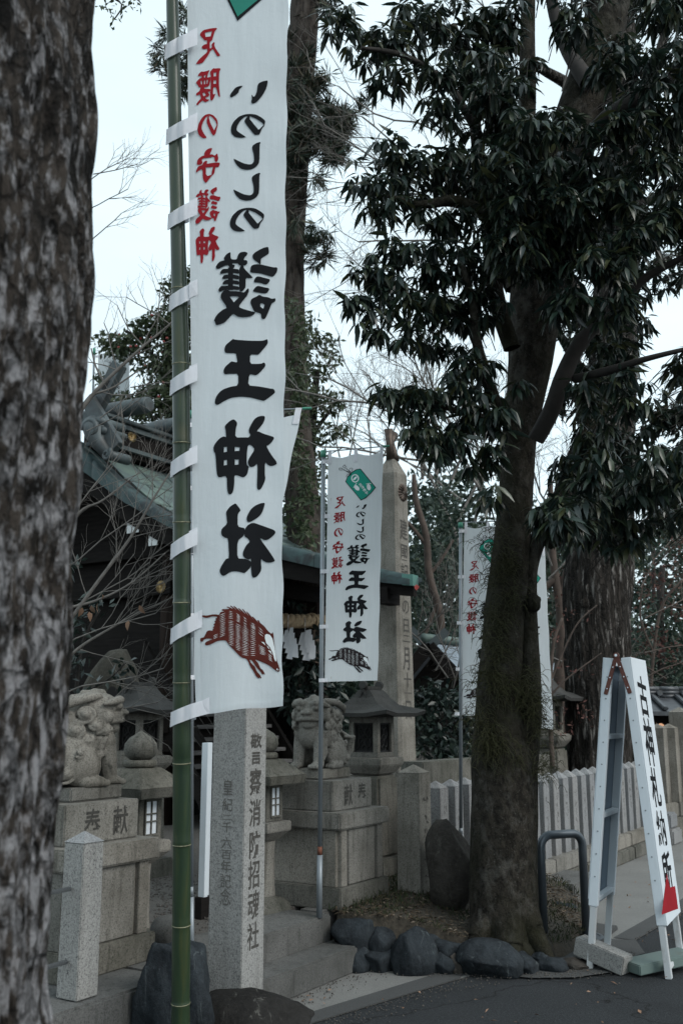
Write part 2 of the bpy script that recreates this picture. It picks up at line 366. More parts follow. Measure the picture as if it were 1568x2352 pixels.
def asphalt():
    m, t, b = new_mat('asphalt')
    a = noiz(t, 75, 4, .75); f = noiz(t, 170, 2, .6); v = noiz(t, .9, 6, .62); w_ = noiz(t, 3.2, 5, .6)
    c = ramp(t, a, [(.36, (.011, .0123, .0137)), (.52, (.021, .0232, .0255)), (.66, (.044, .048, .052))])
    c = mixc(t, ramp(t, f, [(.66, (0,)*3), (.72, (.7,)*3)]), c, (.11, .11, .11))
    c = mixc(t, ramp(t, v, [(.42, (0,)*3), (.66, (.5,)*3)]), c, (.034, .037, .040))
    c = mixc(t, ramp(t, w_, [(.56, (0,)*3), (.70, (.35,)*3)]), c, (.012, .012, .013))
    vo = nd(t, 'ShaderNodeTexVoronoi', Scale=.55); vo.feature = 'DISTANCE_TO_EDGE'
    wp = nd(t, 'ShaderNodeTexNoise', Scale=3.0, Detail=5); t.links.new(coords(t), wp.inputs['Vector'])
    ad = nd(t, 'ShaderNodeVectorMath', operation='MULTIPLY_ADD'); t.links.new(wp.outputs['Color'], ad.inputs[0]); ad.inputs[1].default_value = (.45, .45, .45); t.links.new(coords(t), ad.inputs[2]); t.links.new(ad.outputs[0], vo.inputs['Vector'])
    cr = ramp(t, vo.outputs['Distance'], [(0, (1,)*3), (.006, (0,)*3)])
    c = mixc(t, cr, c, (.006, .006, .006)); setc(t, b, c); b.inputs['Roughness'].default_value = .88; b.inputs['Specular IOR Level'].default_value = .22
    bump(t, b, a, .8, .012); bump(t, b, f, .4, .004); return m
M_['asphalt'] = asphalt()
M_['asphalt_old'] = ground_mat('asphalt', (.014, .0155, .017), (.031, .0335, .036), 170, .6, (.11, .11, .11))
M_['concrete'] = ground_mat('concrete_apron', (.125, .125, .120), (.205, .203, .194), 120, .35, (.05, .05, .05))
M_['concrete_dark'] = ground_mat('concrete_edge', (.042, .043, .043), (.072, .073, .073), 120, .3)
M_['gravel'] = ground_mat('fine_gravel', (.05, .046, .041), (.125, .115, .105), 70, .9, (.04, .037, .034))
M_['earth'] = ground_mat('dark_earth', (.026, .022, .017), (.056, .048, .037), 40, .8, (.09, .07, .05))
M_['soil'] = ground_mat('forest_floor', (.03, .028, .022), (.06, .055, .042), 14, .8)
# ================================================================== the setting
def poly_sheet(name, pts_st, z, m):
    me = bpy.data.meshes.new(name); vs = [tuple(W(s, t, z)) for s, t in pts_st]
    me.from_pydata(vs, [], [tuple(range(len(vs)))]); me.update()
    if me.polygons[0].normal.z < 0: me.flip_normals()
    return tag(link(name, me, m), kind='structure')
g = bpy.data.meshes.new('ground'); g.from_pydata([(-600,-400,-.03),(600,-400,-.03),(600,1200,-.03),(-600,1200,-.03)], [], [(0,1,2,3)])
tag(link('ground', g, M_['soil']), kind='structure')
poly_sheet('road', [(-25,-4.1),(60,-4.1),(60,14),(-25,14)], 0, M_['asphalt'])
poly_sheet('pavement', [(-25,-4.0),(6.1,-4.0),(6.1,-2.72),(5.79,-2.78),(4.6,-3.04),(3.2,-3.30),(-25,-3.38)], .004, M_['concrete'])
poly_sheet('pavement_edge', [(5.85,-2.80),(5.79,-2.78),(4.6,-3.04),(3.2,-3.30),(3.2,-3.40),(4.55,-3.19),(5.75,-2.96),(5.95,-2.94),(6.1,-2.74)], .008, M_['concrete_dark'])
poly_sheet('path', [(7.0,-4.1),(60,-4.1),(60,-2.1),(9.2,-2.13),(7.36,-2.19),(7.0,-2.4)], .0045, M_['concrete'])
poly_sheet('path_edge', [(60,-2.3),(60,-2.1),(9.2,-2.13),(7.36,-2.19),(7.36,-2.34),(9.2,-2.30)], .0085, M_['concrete_dark'])
poly_sheet('road_patch', [(5.95,-2.72),(6.0,-2.42),(6.15,-2.2),(6.5,-1.98),(6.75,-2.08),(7.0,-2.02),(7.35,-2.18),(7.2,-2.6),(6.2,-2.9)], .012, M_['concrete_dark'])
tb = MB()
for a, b_, c, d in ((-25, 5.68, -32, -3.96), (5.682, 60, -32, -3.98)):
    v = [W(a, c, -.02), W(b_, c, -.02), W(b_, d, -.02), W(a, d, -.02), W(a, c, .3), W(b_, c, .3), W(b_, d, .3), W(a, d, .3)]
    tb.add(v, [(4,5,6,7)[::-1], (0,1,5,4), (1,2,6,5), (2,3,7,6), (3,0,4,7)])
o = tb.build('terrace', M_['gravel'], bevel=0)
bmx = bmesh.new(); bmx.from_mesh(o.data); bmesh.ops.recalc_face_normals(bmx, faces=bmx.faces); bmx.to_mesh(o.data); bmx.free()
tag(o, kind='structure')
FR = lambda s, t, z=0., yaw=0.: frame_M(W(s, t, z)) @ Matrix.Rotation(yaw, 4, 'Z')     # x along the road, y away from the road (-N)
# local frame: x = A, y = UP x A
def tN(dt): return -dt                                                                  # local y for an offset dt towards the road
kerb = empty('kerb', FR(0, 0, 0)); kerb['kind'] = 'structure'
s0 = -7.0
while s0 < 3.95:
    L = 1.22; e = min(s0+L, 3.98)
    MB().box(((s0+e)/2, 3.70, .15), (e-s0-.012, .50, .302)).build('kerb_stone', M_['kerb'], kerb, bevel=.012); s0 = e
MB().box((5.95, 3.80, .23), (.52, .18, .15)).build('kerb_stone', M_['kerb'], kerb, bevel=.012)
MB().box((6.55, 3.74, .235), (.62, .16, .14)).build('kerb_stone', M_['kerb'], kerb, bevel=.012)
stp = empty('stone_steps', FR(4.84, -3.6, 0))
for i, (a, b_, y0, y1, z0, z1) in enumerate(((-.86, .83, .02, .36, 0, .304), (-.88, .88, -.21, .018, 0, .152))):
    MB().box(((a+b_)/2, (y0+y1)/2, (z0+z1)/2), (b_-a, y1-y0, z1-z0)).build('step', M_['kerb'], stp, bevel=.01)
tag(stp, 'two low worn granite steps leading up from the pavement to the gravel', 'steps')
MB().box((0, 0, .09), (.75, .36, .18)).build('stone_step', M_['kerb'], None, frame_M(W(8.7, -3.13, 0)), bevel=.012)
tag(COL.objects['stone_step'], 'single low stone step half hidden behind the tree by the fence', 'step')

def rock(name, loc, size, seed, m, rot=0., cuts=7, rough=.16, sub=3, parent=None, squash=0., smooth=True):
    bm = bmesh.new(); bmesh.ops.create_icosphere(bm, subdivisions=sub, radius=1)
    r = random.Random(seed); planes = []
    for _ in range(cuts):
        n = Vector((r.uniform(-1, 1), r.uniform(-1, 1), r.uniform(-.7, 1))).normalized(); planes.append((n, r.uniform(.62, .88)))
    off = Vector((seed*3.1, seed*1.7, 0))
    for v in bm.verts:
        p = v.co.copy()
        for n, d in planes:
            e = p.dot(n)-d
            if e > 0: p -= n*e*.9
        p += p.normalized()*(rough*noise.noise(p*1.6+off)+rough*.4*noise.noise(p*4+off)+rough*.15*noise.noise(p*11+off))
        v.co = Vector((p.x*size[0]/2, p.y*size[1]/2, p.z*size[2]/2))
    me = bpy.data.meshes.new(name); bm.to_mesh(me); bm.free()
    if smooth: me.polygons.foreach_set('use_smooth', [True]*len(me.polygons)); 
    M = Matrix.Translation(loc) @ Matrix.Rotation(rot, 4, 'Z')
    return link(name, me, m, parent, M)
# planting bed
BED = [(5.72,-3.68),(5.74,-3.46),(5.98,-3.08),(6.08,-2.84),(6.34,-2.58),(6.62,-2.42),(7.2,-2.42),(7.9,-2.7),(8.3,-3.0),(8.35,-3.5),(8.3,-3.97),(7.2,-3.97),(6.3,-3.95)]
def bed_z(s, t):
    k = min(1, max(0, (-2.35-t)/1.25)); k = k*k*(3-2*k)
    q = 1-min(1, abs(s-6.9)/2.2)
    return .075 + .225*k + .02*noise.noise(Vector((s*3, t*3, 0))) + .03*q
bv, bf = [], []; cs, ct = 6.75, -3.2; rings = 14; K = len(BED)*6
outer = []
for i in range(len(BED)):
    a, b_ = BED[i], BED[(i+1) % len(BED)]
    for j in range(6): outer.append((a[0]+(b_[0]-a[0])*j/6, a[1]+(b_[1]-a[1])*j/6))
for k in range(rings+1):
    r_ = 1-k/rings
    for s, t in outer:
        ss, tt = cs+(s-cs)*r_, ct+(t-ct)*r_
        bv.append(tuple(W(ss, tt, bed_z(ss, tt) if k else -.02)))
for k in range(rings):
    for j in range(K): bf.append((k*K+j, k*K+(j+1) % K, (k+1)*K+(j+1) % K, (k+1)*K+j))
me = bpy.data.meshes.new('planting_bed'); me.from_pydata(bv, [], bf); me.update()
bmx = bmesh.new(); bmx.from_mesh(me); bmesh.ops.recalc_face_normals(bmx, faces=bmx.faces); bmx.to_mesh(me); bmx.free()
me.polygons.foreach_set('use_smooth', [True]*len(me.polygons))
tag(link('planting_bed', me, M_['earth']), kind='structure')
border = empty('stone_border', loc=W(6, -2.8, 0))
tag(border, 'low border of dark rounded stones round the tree bed', 'stone border')
def bstone(px, py, z, wd, dp, h, seed, yaw=0.):
    p = atz(px, py, z) - border.location
    rock('stone', Vector((p.x, p.y+dp*.35, z+h*.40)), (wd*1.22, dp*1.1, h*1.18), seed, M_['rock_blue'] if seed % 4 else M_['rock_brown'], yaw, 14, .15, 4, border)
for k, (x0, y0, x1, y1) in enumerate([(780,2118,856,2184),(852,2143,900,2188),(836,2184,900,2232),(898,2155,985,2236),(964,2180,992,2223),(981,2167,1068,2206),(992,2199,1040,2238),(1034,2199,1068,2238),
        (1064,2178,1171,2243),(1169,2199,1230,2238),(1228,2202,1289,2232),(1285,2204,1339,2228),(1335,2204,1372,2222),(1252,2081,1315,2134),(1254,2127,1285,2158),(780,2180,840,2232),(1285,2060,1310,2092),(940,2150,1000,2182),(1225,2190,1262,2210)]):
    Y = atz((x0+x1)/2, max(y1, 2228) if x0 < 1250 else y1, 0).y + (.0 if y1 < 2210 and x0 < 1070 else 0)
    wd, h_ = (x1-x0)*Y*1.04/FP*1.40, (y1-y0)*Y*1.04/FP*1.45; p = aty((x0+x1)/2, (y0+y1)/2, Y+wd*.16)-border.location
    rock('stone', p, (wd, wd*.9, h_), k+61, M_['rock_brown'] if k in (4, 7, 11) else M_['rock_blue'], random.uniform(-.3, .3), 12, .13, 4, border)
# litter, grass, gravel
def leaf_batch(P, D, Nn, L, Wd, curl=.25, fold=.12):
    """lanceolate leaves: base P, direction D, normal Nn, length L, width Wd -> verts, faces (quads)"""
    D = D/np.linalg.norm(D, axis=1, keepdims=True); Sd = np.cross(D, Nn); Sd /= np.linalg.norm(Sd, axis=1, keepdims=True)+1e-9
    U = np.cross(Sd, D); n = len(P); L = L[:, None]; Wd = Wd[:, None]
    def pt(a, b, c): return P + D*L*a + Sd*Wd*b - U*L*curl*a*a + U*Wd*c
    V = np.stack([pt(0, 0, 0), pt(.33, .5, fold), pt(.36, 0, 0), pt(.33, -.5, fold), pt(.68, .38, fold), pt(.7, 0, 0), pt(.68, -.38, fold), pt(1, 0, 0)], 1).reshape(-1, 3)
    f = np.array([(0, 2, 1, 1), (0, 3, 2, 2), (1, 2, 5, 4), (2, 3, 6, 5), (4, 5, 7, 7), (5, 6, 7, 7)])
    b = (np.arange(n)*8)[:, None, None]
    tri = np.array([(0, 2, 1), (0, 3, 2), (1, 2, 5), (1, 5, 4), (2, 3, 6), (2, 6, 5), (4, 5, 7), (5, 6, 7)])
    return V, (b+tri[None]).reshape(-1, 3)
def quad_leaves(P, D, Nn, L, Wd):
    D = D/np.linalg.norm(D, axis=1, keepdims=True); Sd = np.cross(D, Nn); Sd /= np.linalg.norm(Sd, axis=1, keepdims=True)+1e-9
    L = L[:, None]; Wd = Wd[:, None]; U = np.cross(Sd, D)
    V = np.stack([P, P+D*L*.5+Sd*Wd*.5, P+D*L-U*L*.15, P+D*L*.5-Sd*Wd*.5], 1).reshape(-1, 3)
    b = (np.arange(len(P))*4)[:, None, None]
    return V, (b+np.array([(0, 1, 2), (0, 2, 3)])[None]).reshape(-1, 3)
def rdir(n, bias=(0, 0, 0), spread=1.):
    v = rng.normal(size=(n, 3))*spread + np.array(bias); return v/np.linalg.norm(v, axis=1, keepdims=True)
def in_bed(n):
    out = []
    from mathutils.geometry import intersect_point_tri_2d
    while len(out) < n:
        s, t = random.uniform(5.6, 8.4), random.uniform(-3.98, -2.25); ins = False; j = len(BED)-1
        for i in range(len(BED)):
            a, b_ = BED[i], BED[j]
            if (a[1] > t) != (b_[1] > t) and s < (b_[0]-a[0])*(t-a[1])/(b_[1]-a[1])+a[0]: ins = not ins
            j = i
        if ins: out.append((s, t))
    return out
gp = in_bed(5200); gpat = [q for q in gp if noise.noise(Vector((q[0]*2.2, q[1]*2.2, 3))) > -.02 or q[1] < -3.3]
P = np.array([W(s, t, bed_z(s, t)-.005) for s, t in gpat]); n = len(P)
V, F = quad_leaves(P, rdir(n, (0, 0, 1.1), .6), rdir(n), rng.uniform(.025, .065, n), rng.uniform(.004, .008, n))
tag(link('grass', np_mesh('grass', V, F), M_['grass']), kind='stuff')
gp = in_bed(7000); gpat = [q for q in gp if noise.noise(Vector((q[0]*2.2, q[1]*2.2, 3))) < .12]
P = np.array([W(s, t, bed_z(s, t)+.004) for s, t in gpat]); n = len(P)
V, F = quad_leaves(P, rdir(n, (0, 0, .05), .5)*np.array([1, 1, .25]), rdir(n, (0, 0, 2)), rng.uniform(.015, .06, n), rng.uniform(.004, .012, n))
tag(link('straw_litter', np_mesh('straw_litter', V, F), M_['straw']), kind='stuff')
n = 330
sx = rng.uniform(4, 12, n); tx = rng.uniform(-3.9, -1.6, n)
P = np.array([W(a, b_, .016+random.random()*.004 if b_ > -3.3 or a > 6 else .31) for a, b_ in zip(sx, tx)])
keep = [not (5.5 < a < 8.5 and b_ < -2.2) and not (3.9 < a < 5.8 and b_ < -3.3) for a, b_ in zip(sx, tx)]; P = P[np.array(keep)]; n = len(P)
V, F = quad_leaves(P, rdir(n, (0, 0, .1))*np.array([1, 1, .2]), rdir(n, (0, 0, 3)), rng.uniform(.015, .05, n), rng.uniform(.008, .022, n))
tag(link('fallen_leaves', np_mesh('fallen_leaves', V, F), M_['dryleaf']), kind='stuff')
gr = []
for _ in range(1500):
    k = random.random(); a = random.choice([((5.7,-3.32),(6.2,-2.3)), ((6.2,-2.3),(7.0,-2.2)), ((4.6,-3.02),(6.0,-2.72)), ((7.3,-2.2),(11,-2.1)), ((4.2,-3.37),(5.7,-3.37))]); d = abs(random.gauss(0, .10))
    gr.append(tuple(W(a[0][0]+(a[1][0]-a[0][0])*k-d*.3, a[0][1]+(a[1][1]-a[0][1])*k+d, .014)))
P = np.array(gr); n = len(P); oc = np.array([(1,0,0),(-1,0,0),(0,1,0),(0,-1,0),(0,0,1),(0,0,-1)]); of = np.array([(0,2,4),(2,1,4),(1,3,4),(3,0,4),(2,0,5),(1,2,5),(3,1,5),(0,3,5)])
V = (P[:, None]+oc[None]*rng.uniform(.002, .0065, (n, 1, 1))*rng.uniform(.6, 1.3, (n, 6, 1))).reshape(-1, 3); F = ((np.arange(n)*6)[:, None, None]+of[None]).reshape(-1, 3)
tag(link('road_grit', np_mesh('road_grit', V, F), M_['gravel']), kind='stuff')
n = 2600                                                            # loose gravel on the terrace between the stairs and lanterns
q = rng.uniform(0, 1, (n, 2)); P = np.array([W(3.9+a*2.6, -4.0-b_*2.6, .302) for a, b_ in q])
V = []; F = []
oc = np.array([(1,0,0),(-1,0,0),(0,1,0),(0,-1,0),(0,0,1),(0,0,-1)]); of = np.array([(0,2,4),(2,1,4),(1,3,4),(3,0,4),(2,0,5),(1,2,5),(3,1,5),(0,3,5)])
sz = rng.uniform(.006, .015, (n, 1, 1)); V = (P[:, None]+oc[None]*sz*rng.uniform(.6, 1.2, (n, 6, 1))).reshape(-1, 3); F = ((np.arange(n)*6)[:, None, None]+of[None]).reshape(-1, 3)
tag(link('gravel', np_mesh('gravel', V, F), M_['gravel']), kind='stuff')

# ================================================================== big rocks
tag(rock('boulder', atz(1034, 2075, .3)+Vector((0, .15, .22)), (.35, .38, .68), 27, M_['rock_brown'], .4, 3, .10, 4), 'brown rounded boulder standing beside the tree against the fence', 'boulder')
tag(rock('boulder', Vector((-.775, 5.0, .21)), (.42, .46, .70), 33, M_['rock_blue'], .5, 16, .17, 5), 'dark bluish rough rock behind the bamboo pole', 'boulder')
PIL = W(*st(atz(548, 2288, .2)), 0)
tag(rock('boulder', PIL+Vector((.06, .02, .06)), (.66, .62, .36), 41, M_['rock_dark'], .2, 6, .12, 4), 'flat dark lichen-spotted rock carrying the inscribed granite pillar', 'boulder')
tag(rock('boulder', atz(375, 2200, .28)+Vector((.0, .25, .04)), (.26, .3, .3), 43, M_['kerb'], .2, 6, .1, 3), 'small grey rounded stone at the foot of the left pedestal', 'boulder')
# ================================================================== lettering
from mathutils.geometry import tessellate_polygon
def GL(x0, y0, sc, polys): return [[[((x0+x/sc)*.57415, (y0+y/sc)*.57415) for x, y in ring] for ring in poly] for poly in polys]
def pts(s): 
    q = [int(v) for v in s.replace(',', ' ').split()]; return list(zip(q[::2], q[1::2]))
G = {}
G['go'] = GL(780, 960, 4, [[pts('1172,106 1183,180 1180,215 1160,232 1075,285 1056,300 1052,390 1032,388 1015,365 960,330 930,300 918,262 925,235 965,195 1050,145 1110,120')],
 [pts('1052,390 1250,438 1310,436 1320,455 1312,510 1270,570 1235,588 1190,577 1070,540 1000,530 892,520 884,510 888,450 905,410 940,393 1000,386')],
 [pts('1015,580 1100,602 1195,628 1200,645 1180,685 1150,708 1120,712 1040,684 955,680 942,662 960,615 985,588')],
 [pts('1015,732 1100,755 1180,770 1190,790 1165,835 1130,856 1060,850 935,826 928,812 950,775 985,742')],
 [pts('1025,878 1050,885 1078,903 1180,918 1230,942 1283,932 1289,945 1285,982 1240,1005 1222,1025 1180,1140 1130,1250 1095,1268 1065,1255 1056,1180 1015,1162 968,1155 945,1140 890,1020 888,985 905,940 985,905'), pts('1050,1012 1085,1014 1112,1035 1106,1065 1092,1102 1048,1070 1043,1030')],
 [pts('572,194 567,240 578,310 670,312 680,265 700,218 740,192 800,187 838,200 842,220 830,245 800,270 775,322 828,322 843,352 832,388 795,408 735,402 712,408 695,385 685,370 597,374 600,395 625,397 641,405 620,458 545,462 552,430 518,396 420,440 390,458 350,462 334,440 340,415 370,370 410,338 475,325 464,300 470,275 500,230 540,203')],
 [pts('532,440 610,440 610,800 530,800')],
 [pts('735,400 778,405 780,450 925,597 920,608 880,612 812,602 810,740 800,775 748,830 708,820 706,470 725,430')],
 [pts('455,462 620,458 706,470 706,545 610,525 530,522 405,545 402,530 415,495 440,470')],
 [pts('475,555 610,552 706,568 706,635 610,615 530,615 440,627 436,610 450,575')],
 [pts('480,643 530,635 610,643 706,655 706,718 610,700 530,705 445,713 440,700 455,668')],
 [pts('415,737 455,735 530,730 610,732 710,745 710,800 650,797 535,788 470,800 395,835 375,805 385,775')],
 [pts('470,800 530,790 550,818 650,818 708,825 780,840 800,825 850,768 864,790 862,830 830,900 795,935 693,1068 760,1100 900,1140 968,1155 945,1190 900,1218 830,1232 740,1235 670,1220 610,1175 530,1265 475,1320 400,1350 335,1363 328,1320 305,1285 330,1230 380,1165 450,1112 518,1085 415,935 412,895 425,850'), pts('557,907 600,898 660,900 706,914 622,998')]])
G['ou'] = GL(780, 1320, 4, [[pts('612,140 635,155 880,172 1050,175 1110,165 1150,148 1162,155 1168,200 1150,240 1030,382 1005,398 882,387 880,540 1000,543 1070,537 1095,520 1120,530 1128,560 1115,595 1030,690 980,724 945,720 870,705 848,888 1000,900 1120,920 1220,940 1247,938 1270,960 1282,990 1270,1015 1130,1120 1095,1134 1050,1122 880,1077 730,1066 610,1078 540,1102 450,1145 385,1190 350,1198 325,1185 318,1160 325,1110 350,1050 400,985 460,945 580,905 692,888 695,700 570,700 480,710 460,685 458,640 490,580 580,503 600,503 683,523 660,410 655,372 500,370 478,350 470,310 490,240 590,158')]])
G['kami'] = GL(780, 1640, 4, [[pts('610,148 640,160 672,195 676,230 655,290 643,440 800,438 860,440 890,400 865,360 862,320 880,265 950,145 1000,110 1060,93 1110,95 1121,120 1112,170 1080,230 985,342 1030,347 1080,375 1245,425 1266,445 1255,475 1220,525 1180,560 1140,572 1200,690 1325,857 1250,893 1200,895 1160,875 1120,828 1117,1030 1127,1090 1110,1160 1060,1260 1025,1281 1000,1270 990,1230 997,1060 1000,852 950,900 905,915 865,900 845,845 850,810 880,750 960,630 890,555 848,562 830,700 828,878 858,900 861,920 845,1000 825,1045 790,1072 755,1075 690,1048 632,1040 630,1180 615,1290 590,1340 560,1353 530,1335 515,1270 511,1050 385,1080 365,1060 348,1010 327,692 305,675 294,610 310,560 350,500 400,450 450,425 475,425 500,438 490,320 476,270 490,240 550,180'),
  pts('464,596 513,590 513,668 464,677'), pts('638,590 670,594 715,595 712,655 638,655'), pts('464,805 513,797 513,878 464,888'), pts('636,792 700,794 697,872 638,878')]])
G['sha'] = GL(780, 1970, 4, [[pts('640,175 660,182 720,262 731,290 700,325 684,360 682,545 785,568 800,582 788,690 680,772 676,1055 790,1060 850,1075 900,1105 895,1195 810,1280 780,1290 720,1270 640,1260 570,1268 480,1328 450,1335 420,1318 398,1280 395,1240 420,1180 490,1070 520,1055 546,1053 530,733 480,725 430,690 418,640 428,580 517,502 505,390 497,320 520,275 560,225')],
 [pts('1110,165 1117,180 1105,240 1065,340 1020,390 920,455 860,477 835,460 825,420 835,375 890,270 960,210 1050,172')],
 [pts('940,485 1000,505 1240,590 1275,610 1288,635 1278,665 1200,735 1150,762 1100,760 1036,725 1090,810 1190,945 1280,1085 1270,1105 1200,1123 1140,1118 1090,1093 1058,1060 1058,1150 1064,1210 1055,1260 1000,1340 945,1367 915,1350 900,1270 895,1050 875,1073 840,1072 785,1040 765,1000 770,950 820,845 882,785 840,730 805,712 788,690 800,585 840,525 900,490')]])
hk = 3.510
G['i'] = GL(780, 280, hk, [[pts('670,220 665,232 620,275 612,320 560,357 515,385 495,380 492,355 510,320 570,245 620,225')],
 [pts('1020,145 1022,170 1005,250 960,340 880,440 830,468 800,470 788,450 800,400 793,355 800,345 822,380 845,360 870,300 880,210 900,180 960,155')]])
no_ = [pts('715,945 640,953 560,940 515,895 503,850 510,790 545,720 620,650 700,622 780,615 860,625 940,670 985,710 985,740 970,790 940,820 910,900 900,907 850,912 825,900 700,740 695,705 745,645 700,655 640,710 595,780 582,840 610,870 710,935'), pts('770,648 860,685 940,740 965,770 900,835 888,835 770,690')]
shi_ = [pts('915,1008 922,1020 908,1050 905,1290 870,1350 800,1393 720,1402 640,1385 580,1330 550,1270 543,1245 555,1248 680,1310 760,1326 800,1320 830,1280 825,1190 800,1095 810,1060 860,1025')]
mv = lambda rings, dx, dy: [[(x+dx, y+dy) for x, y in r] for r in rings]
G['no'] = GL(780, 280, hk, [no_]); G['no2'] = GL(780, 280, hk, [mv(no_, -14, 1317)])
G['shi'] = GL(780, 280, hk, [shi_]); G['shi2'] = GL(780, 280, hk, [mv(shi_, -4, 433)])
G['ashi'] = GL(740, 80, 6, [[pts('755,187 771,200 755,230 715,270 660,470 640,500 597,517 597,700 655,645 637,605 645,575 695,525 718,548 702,595 730,670 780,745 858,855 775,875 735,805 670,690 610,745 570,830 450,1000 400,1040 275,1062 267,1050 320,970 400,885 540,770 537,685 470,698 415,685 403,655 420,620 480,583 532,578 530,482 480,495 385,393 360,365 375,310 445,240 600,203'), pts('482,312 510,295 650,267 617,393 495,408')]])
G['koshi'] = GL(740, 80, 6, [[pts('685,1150 705,1163 830,1155 863,1170 820,1250 818,1600 846,1840 835,1855 800,1820 750,1615 680,1612 672,1790 738,1768 720,1810 680,1900 640,1942 610,1915 605,1780 618,1640 622,1350 602,1265 610,1230'), pts('690,1265 755,1255 748,1350 688,1355'), pts('688,1445 748,1450 748,1530 685,1530')],
 [pts('400,1230 430,1242 530,1222 580,1202 592,1210 550,1305 530,1385 620,1360 618,1435 605,1480 575,1600 345,1630 290,1535 266,1520 275,1480 370,1387 400,1395 403,1340 325,1347 313,1330 340,1280'), pts('458,1335 505,1318 485,1375 463,1382'), pts('373,1462 410,1455 414,1545 390,1548'), pts('460,1450 490,1445 487,1540 457,1540'), pts('525,1440 555,1432 540,1530 523,1530')],
 [pts('440,1598 470,1600 460,1650 530,1650 610,1655 610,1715 545,1720 595,1785 560,1850 535,1840 485,1875 540,1905 595,1908 540,1955 480,1972 415,1925 310,2040 275,2042 275,2015 330,1935 390,1885 357,1775 290,1820 265,1800 275,1755 355,1700 370,1640 390,1605'), pts('420,1755 468,1737 503,1805 447,1832')]])
G['nored'] = GL(780, 280, hk, [[pts('173,957 110,957 60,920 35,850 45,770 90,680 140,630 200,613 260,635 310,690 325,760 300,850 292,890 263,925 235,895 185,790 160,720 185,640 150,670 105,750 92,815 115,875'), pts('200,637 240,660 290,720 308,770 270,848 215,740 198,680')]])
G['mori'] = GL(740, 570, 4.612, [[pts('498,100 502,120 470,195 457,222 500,215 550,245 580,210 600,205 605,240 618,280 610,320 585,365 548,345 545,280 520,262 450,280 335,290 310,320 330,375 300,408 225,412 220,390 235,310 305,253 360,240 355,205 380,150 440,110')],
 [pts('345,362 380,338 408,335 413,345 400,395 520,372 630,368 648,380 625,455 560,448 550,540 530,590 500,605 400,735 385,745 355,720 330,660 325,480 240,530 215,557 203,545 215,500 245,440 322,415'), pts('387,462 520,447 495,540 490,595 415,618 388,580')]])
G['boar'] = GL(780, 2380, 4, [[pts('85,335 110,325 190,330 270,312 340,310 383,320 400,290 405,275 478,262 420,245 440,225 510,225 560,220 503,195 520,183 620,228 558,175 580,170 675,250 610,178 635,178 750,283 685,212 710,212 825,322 750,225 772,225 872,353 818,265 840,268 955,413 905,348 935,348 1018,448 990,405 1028,405 1035,440 1110,500 1170,580 1225,625 1245,590 1258,640 1262,740 1275,830 1290,940 1310,1050 1335,1120 1360,1205 1340,1230 1320,1230 1270,1195 1165,1115 1000,1045 957,1035 1010,1085 1045,1170 1090,1205 1123,1275 1105,1275 1098,1255 1090,1275 1070,1265 1045,1225 1000,1180 960,1125 905,1040 870,1040 905,1095 960,1150 985,1215 1050,1290 1065,1335 1045,1335 1038,1315 1030,1335 1010,1330 975,1300 945,1235 880,1140 850,1060 820,1020 740,1000 650,910 535,790 495,725 380,730 290,770 240,795 180,810 160,790 170,755 210,735 285,705 200,695 140,715 125,750 82,745 78,710 100,685 140,682 165,640 190,580 230,565 285,573 280,555 305,530 282,525 318,488 290,480 330,440 305,430 345,395 320,390 365,350 280,340 200,368 150,362')]])
hat = [[pts('1120,640 1150,625 1200,640 1240,700 1270,830 1290,950 1303,1050 1290,1065 1270,1030 1240,920 1200,840 1140,770 1118,690')], [pts('1060,748 1105,760 1130,810')], [pts('1150,808 1175,835 1200,872 1165,845')], [pts('1170,885 1210,895 1238,960')], [pts('1310,1175 1322,1180 1320,1210 1306,1200')], [pts('1332,1190 1342,1192 1336,1215')]]
def hl(x0, y0, x1, y1, wd=3.4):
    dx, dy = x1-x0, y1-y0; L = math.hypot(dx, dy); nx, ny = -dy/L*wd, dx/L*wd
    hat.append([[(x0, y0), ((x0+x1)/2+nx, (y0+y1)/2+ny), (x1, y1), ((x0+x1)/2-nx, (y0+y1)/2-ny)]])
rh = random.Random(3); jj = lambda a: a+rh.uniform(-9, 9)
for k in range(13): hl(jj(388), 330+k*29, jj(495), 285+k*29)
for k in range(5): hl(jj(535), 258+k*27, jj(605), 272+k*27)
for k in range(15): hl(jj(530), 412+k*26, jj(628), 425+k*27+k*.8)
for k in range(16): hl(jj(645), 455+k*27, jj(735), 505+k*26)
for k in range(6): hl(jj(660), 290+k*22, jj(725), 345+k*20)
for k in range(17): hl(jj(745), 500+k*28, jj(868), 570+k*25)
for k in range(4): hl(jj(770), 345+k*42, jj(840), 400+k*42)
for k in range(16): hl(jj(878), 470+k*33, jj(980), 535+k*29)
for k in range(3): hl(jj(900), 440+k*30, jj(960), 485+k*30)
for k in range(5): hl(jj(1005), 510+k*42, jj(1100), 590+k*42) if k < 3 else None
for k in range(7): hl(jj(1015), 800+k*22, jj(1135), 862+k*17)
for k in range(4): hl(jj(1168), 935+k*26, jj(1240), 1000+k*26)
for k in range(3): hl(285, 662+k*24, 370, 620+k*24)
G['boarwhite'] = GL(780, 2380, 4, hat)
def soft(ring, k=.2):
    out = []
    n = len(ring)
    for i in range(n):
        a, b = ring[i], ring[(i+1) % n]
        out += [(a[0]+(b[0]-a[0])*k, a[1]+(b[1]-a[1])*k), (a[0]+(b[0]-a[0])*(1-k), a[1]+(b[1]-a[1])*(1-k))]
    return out
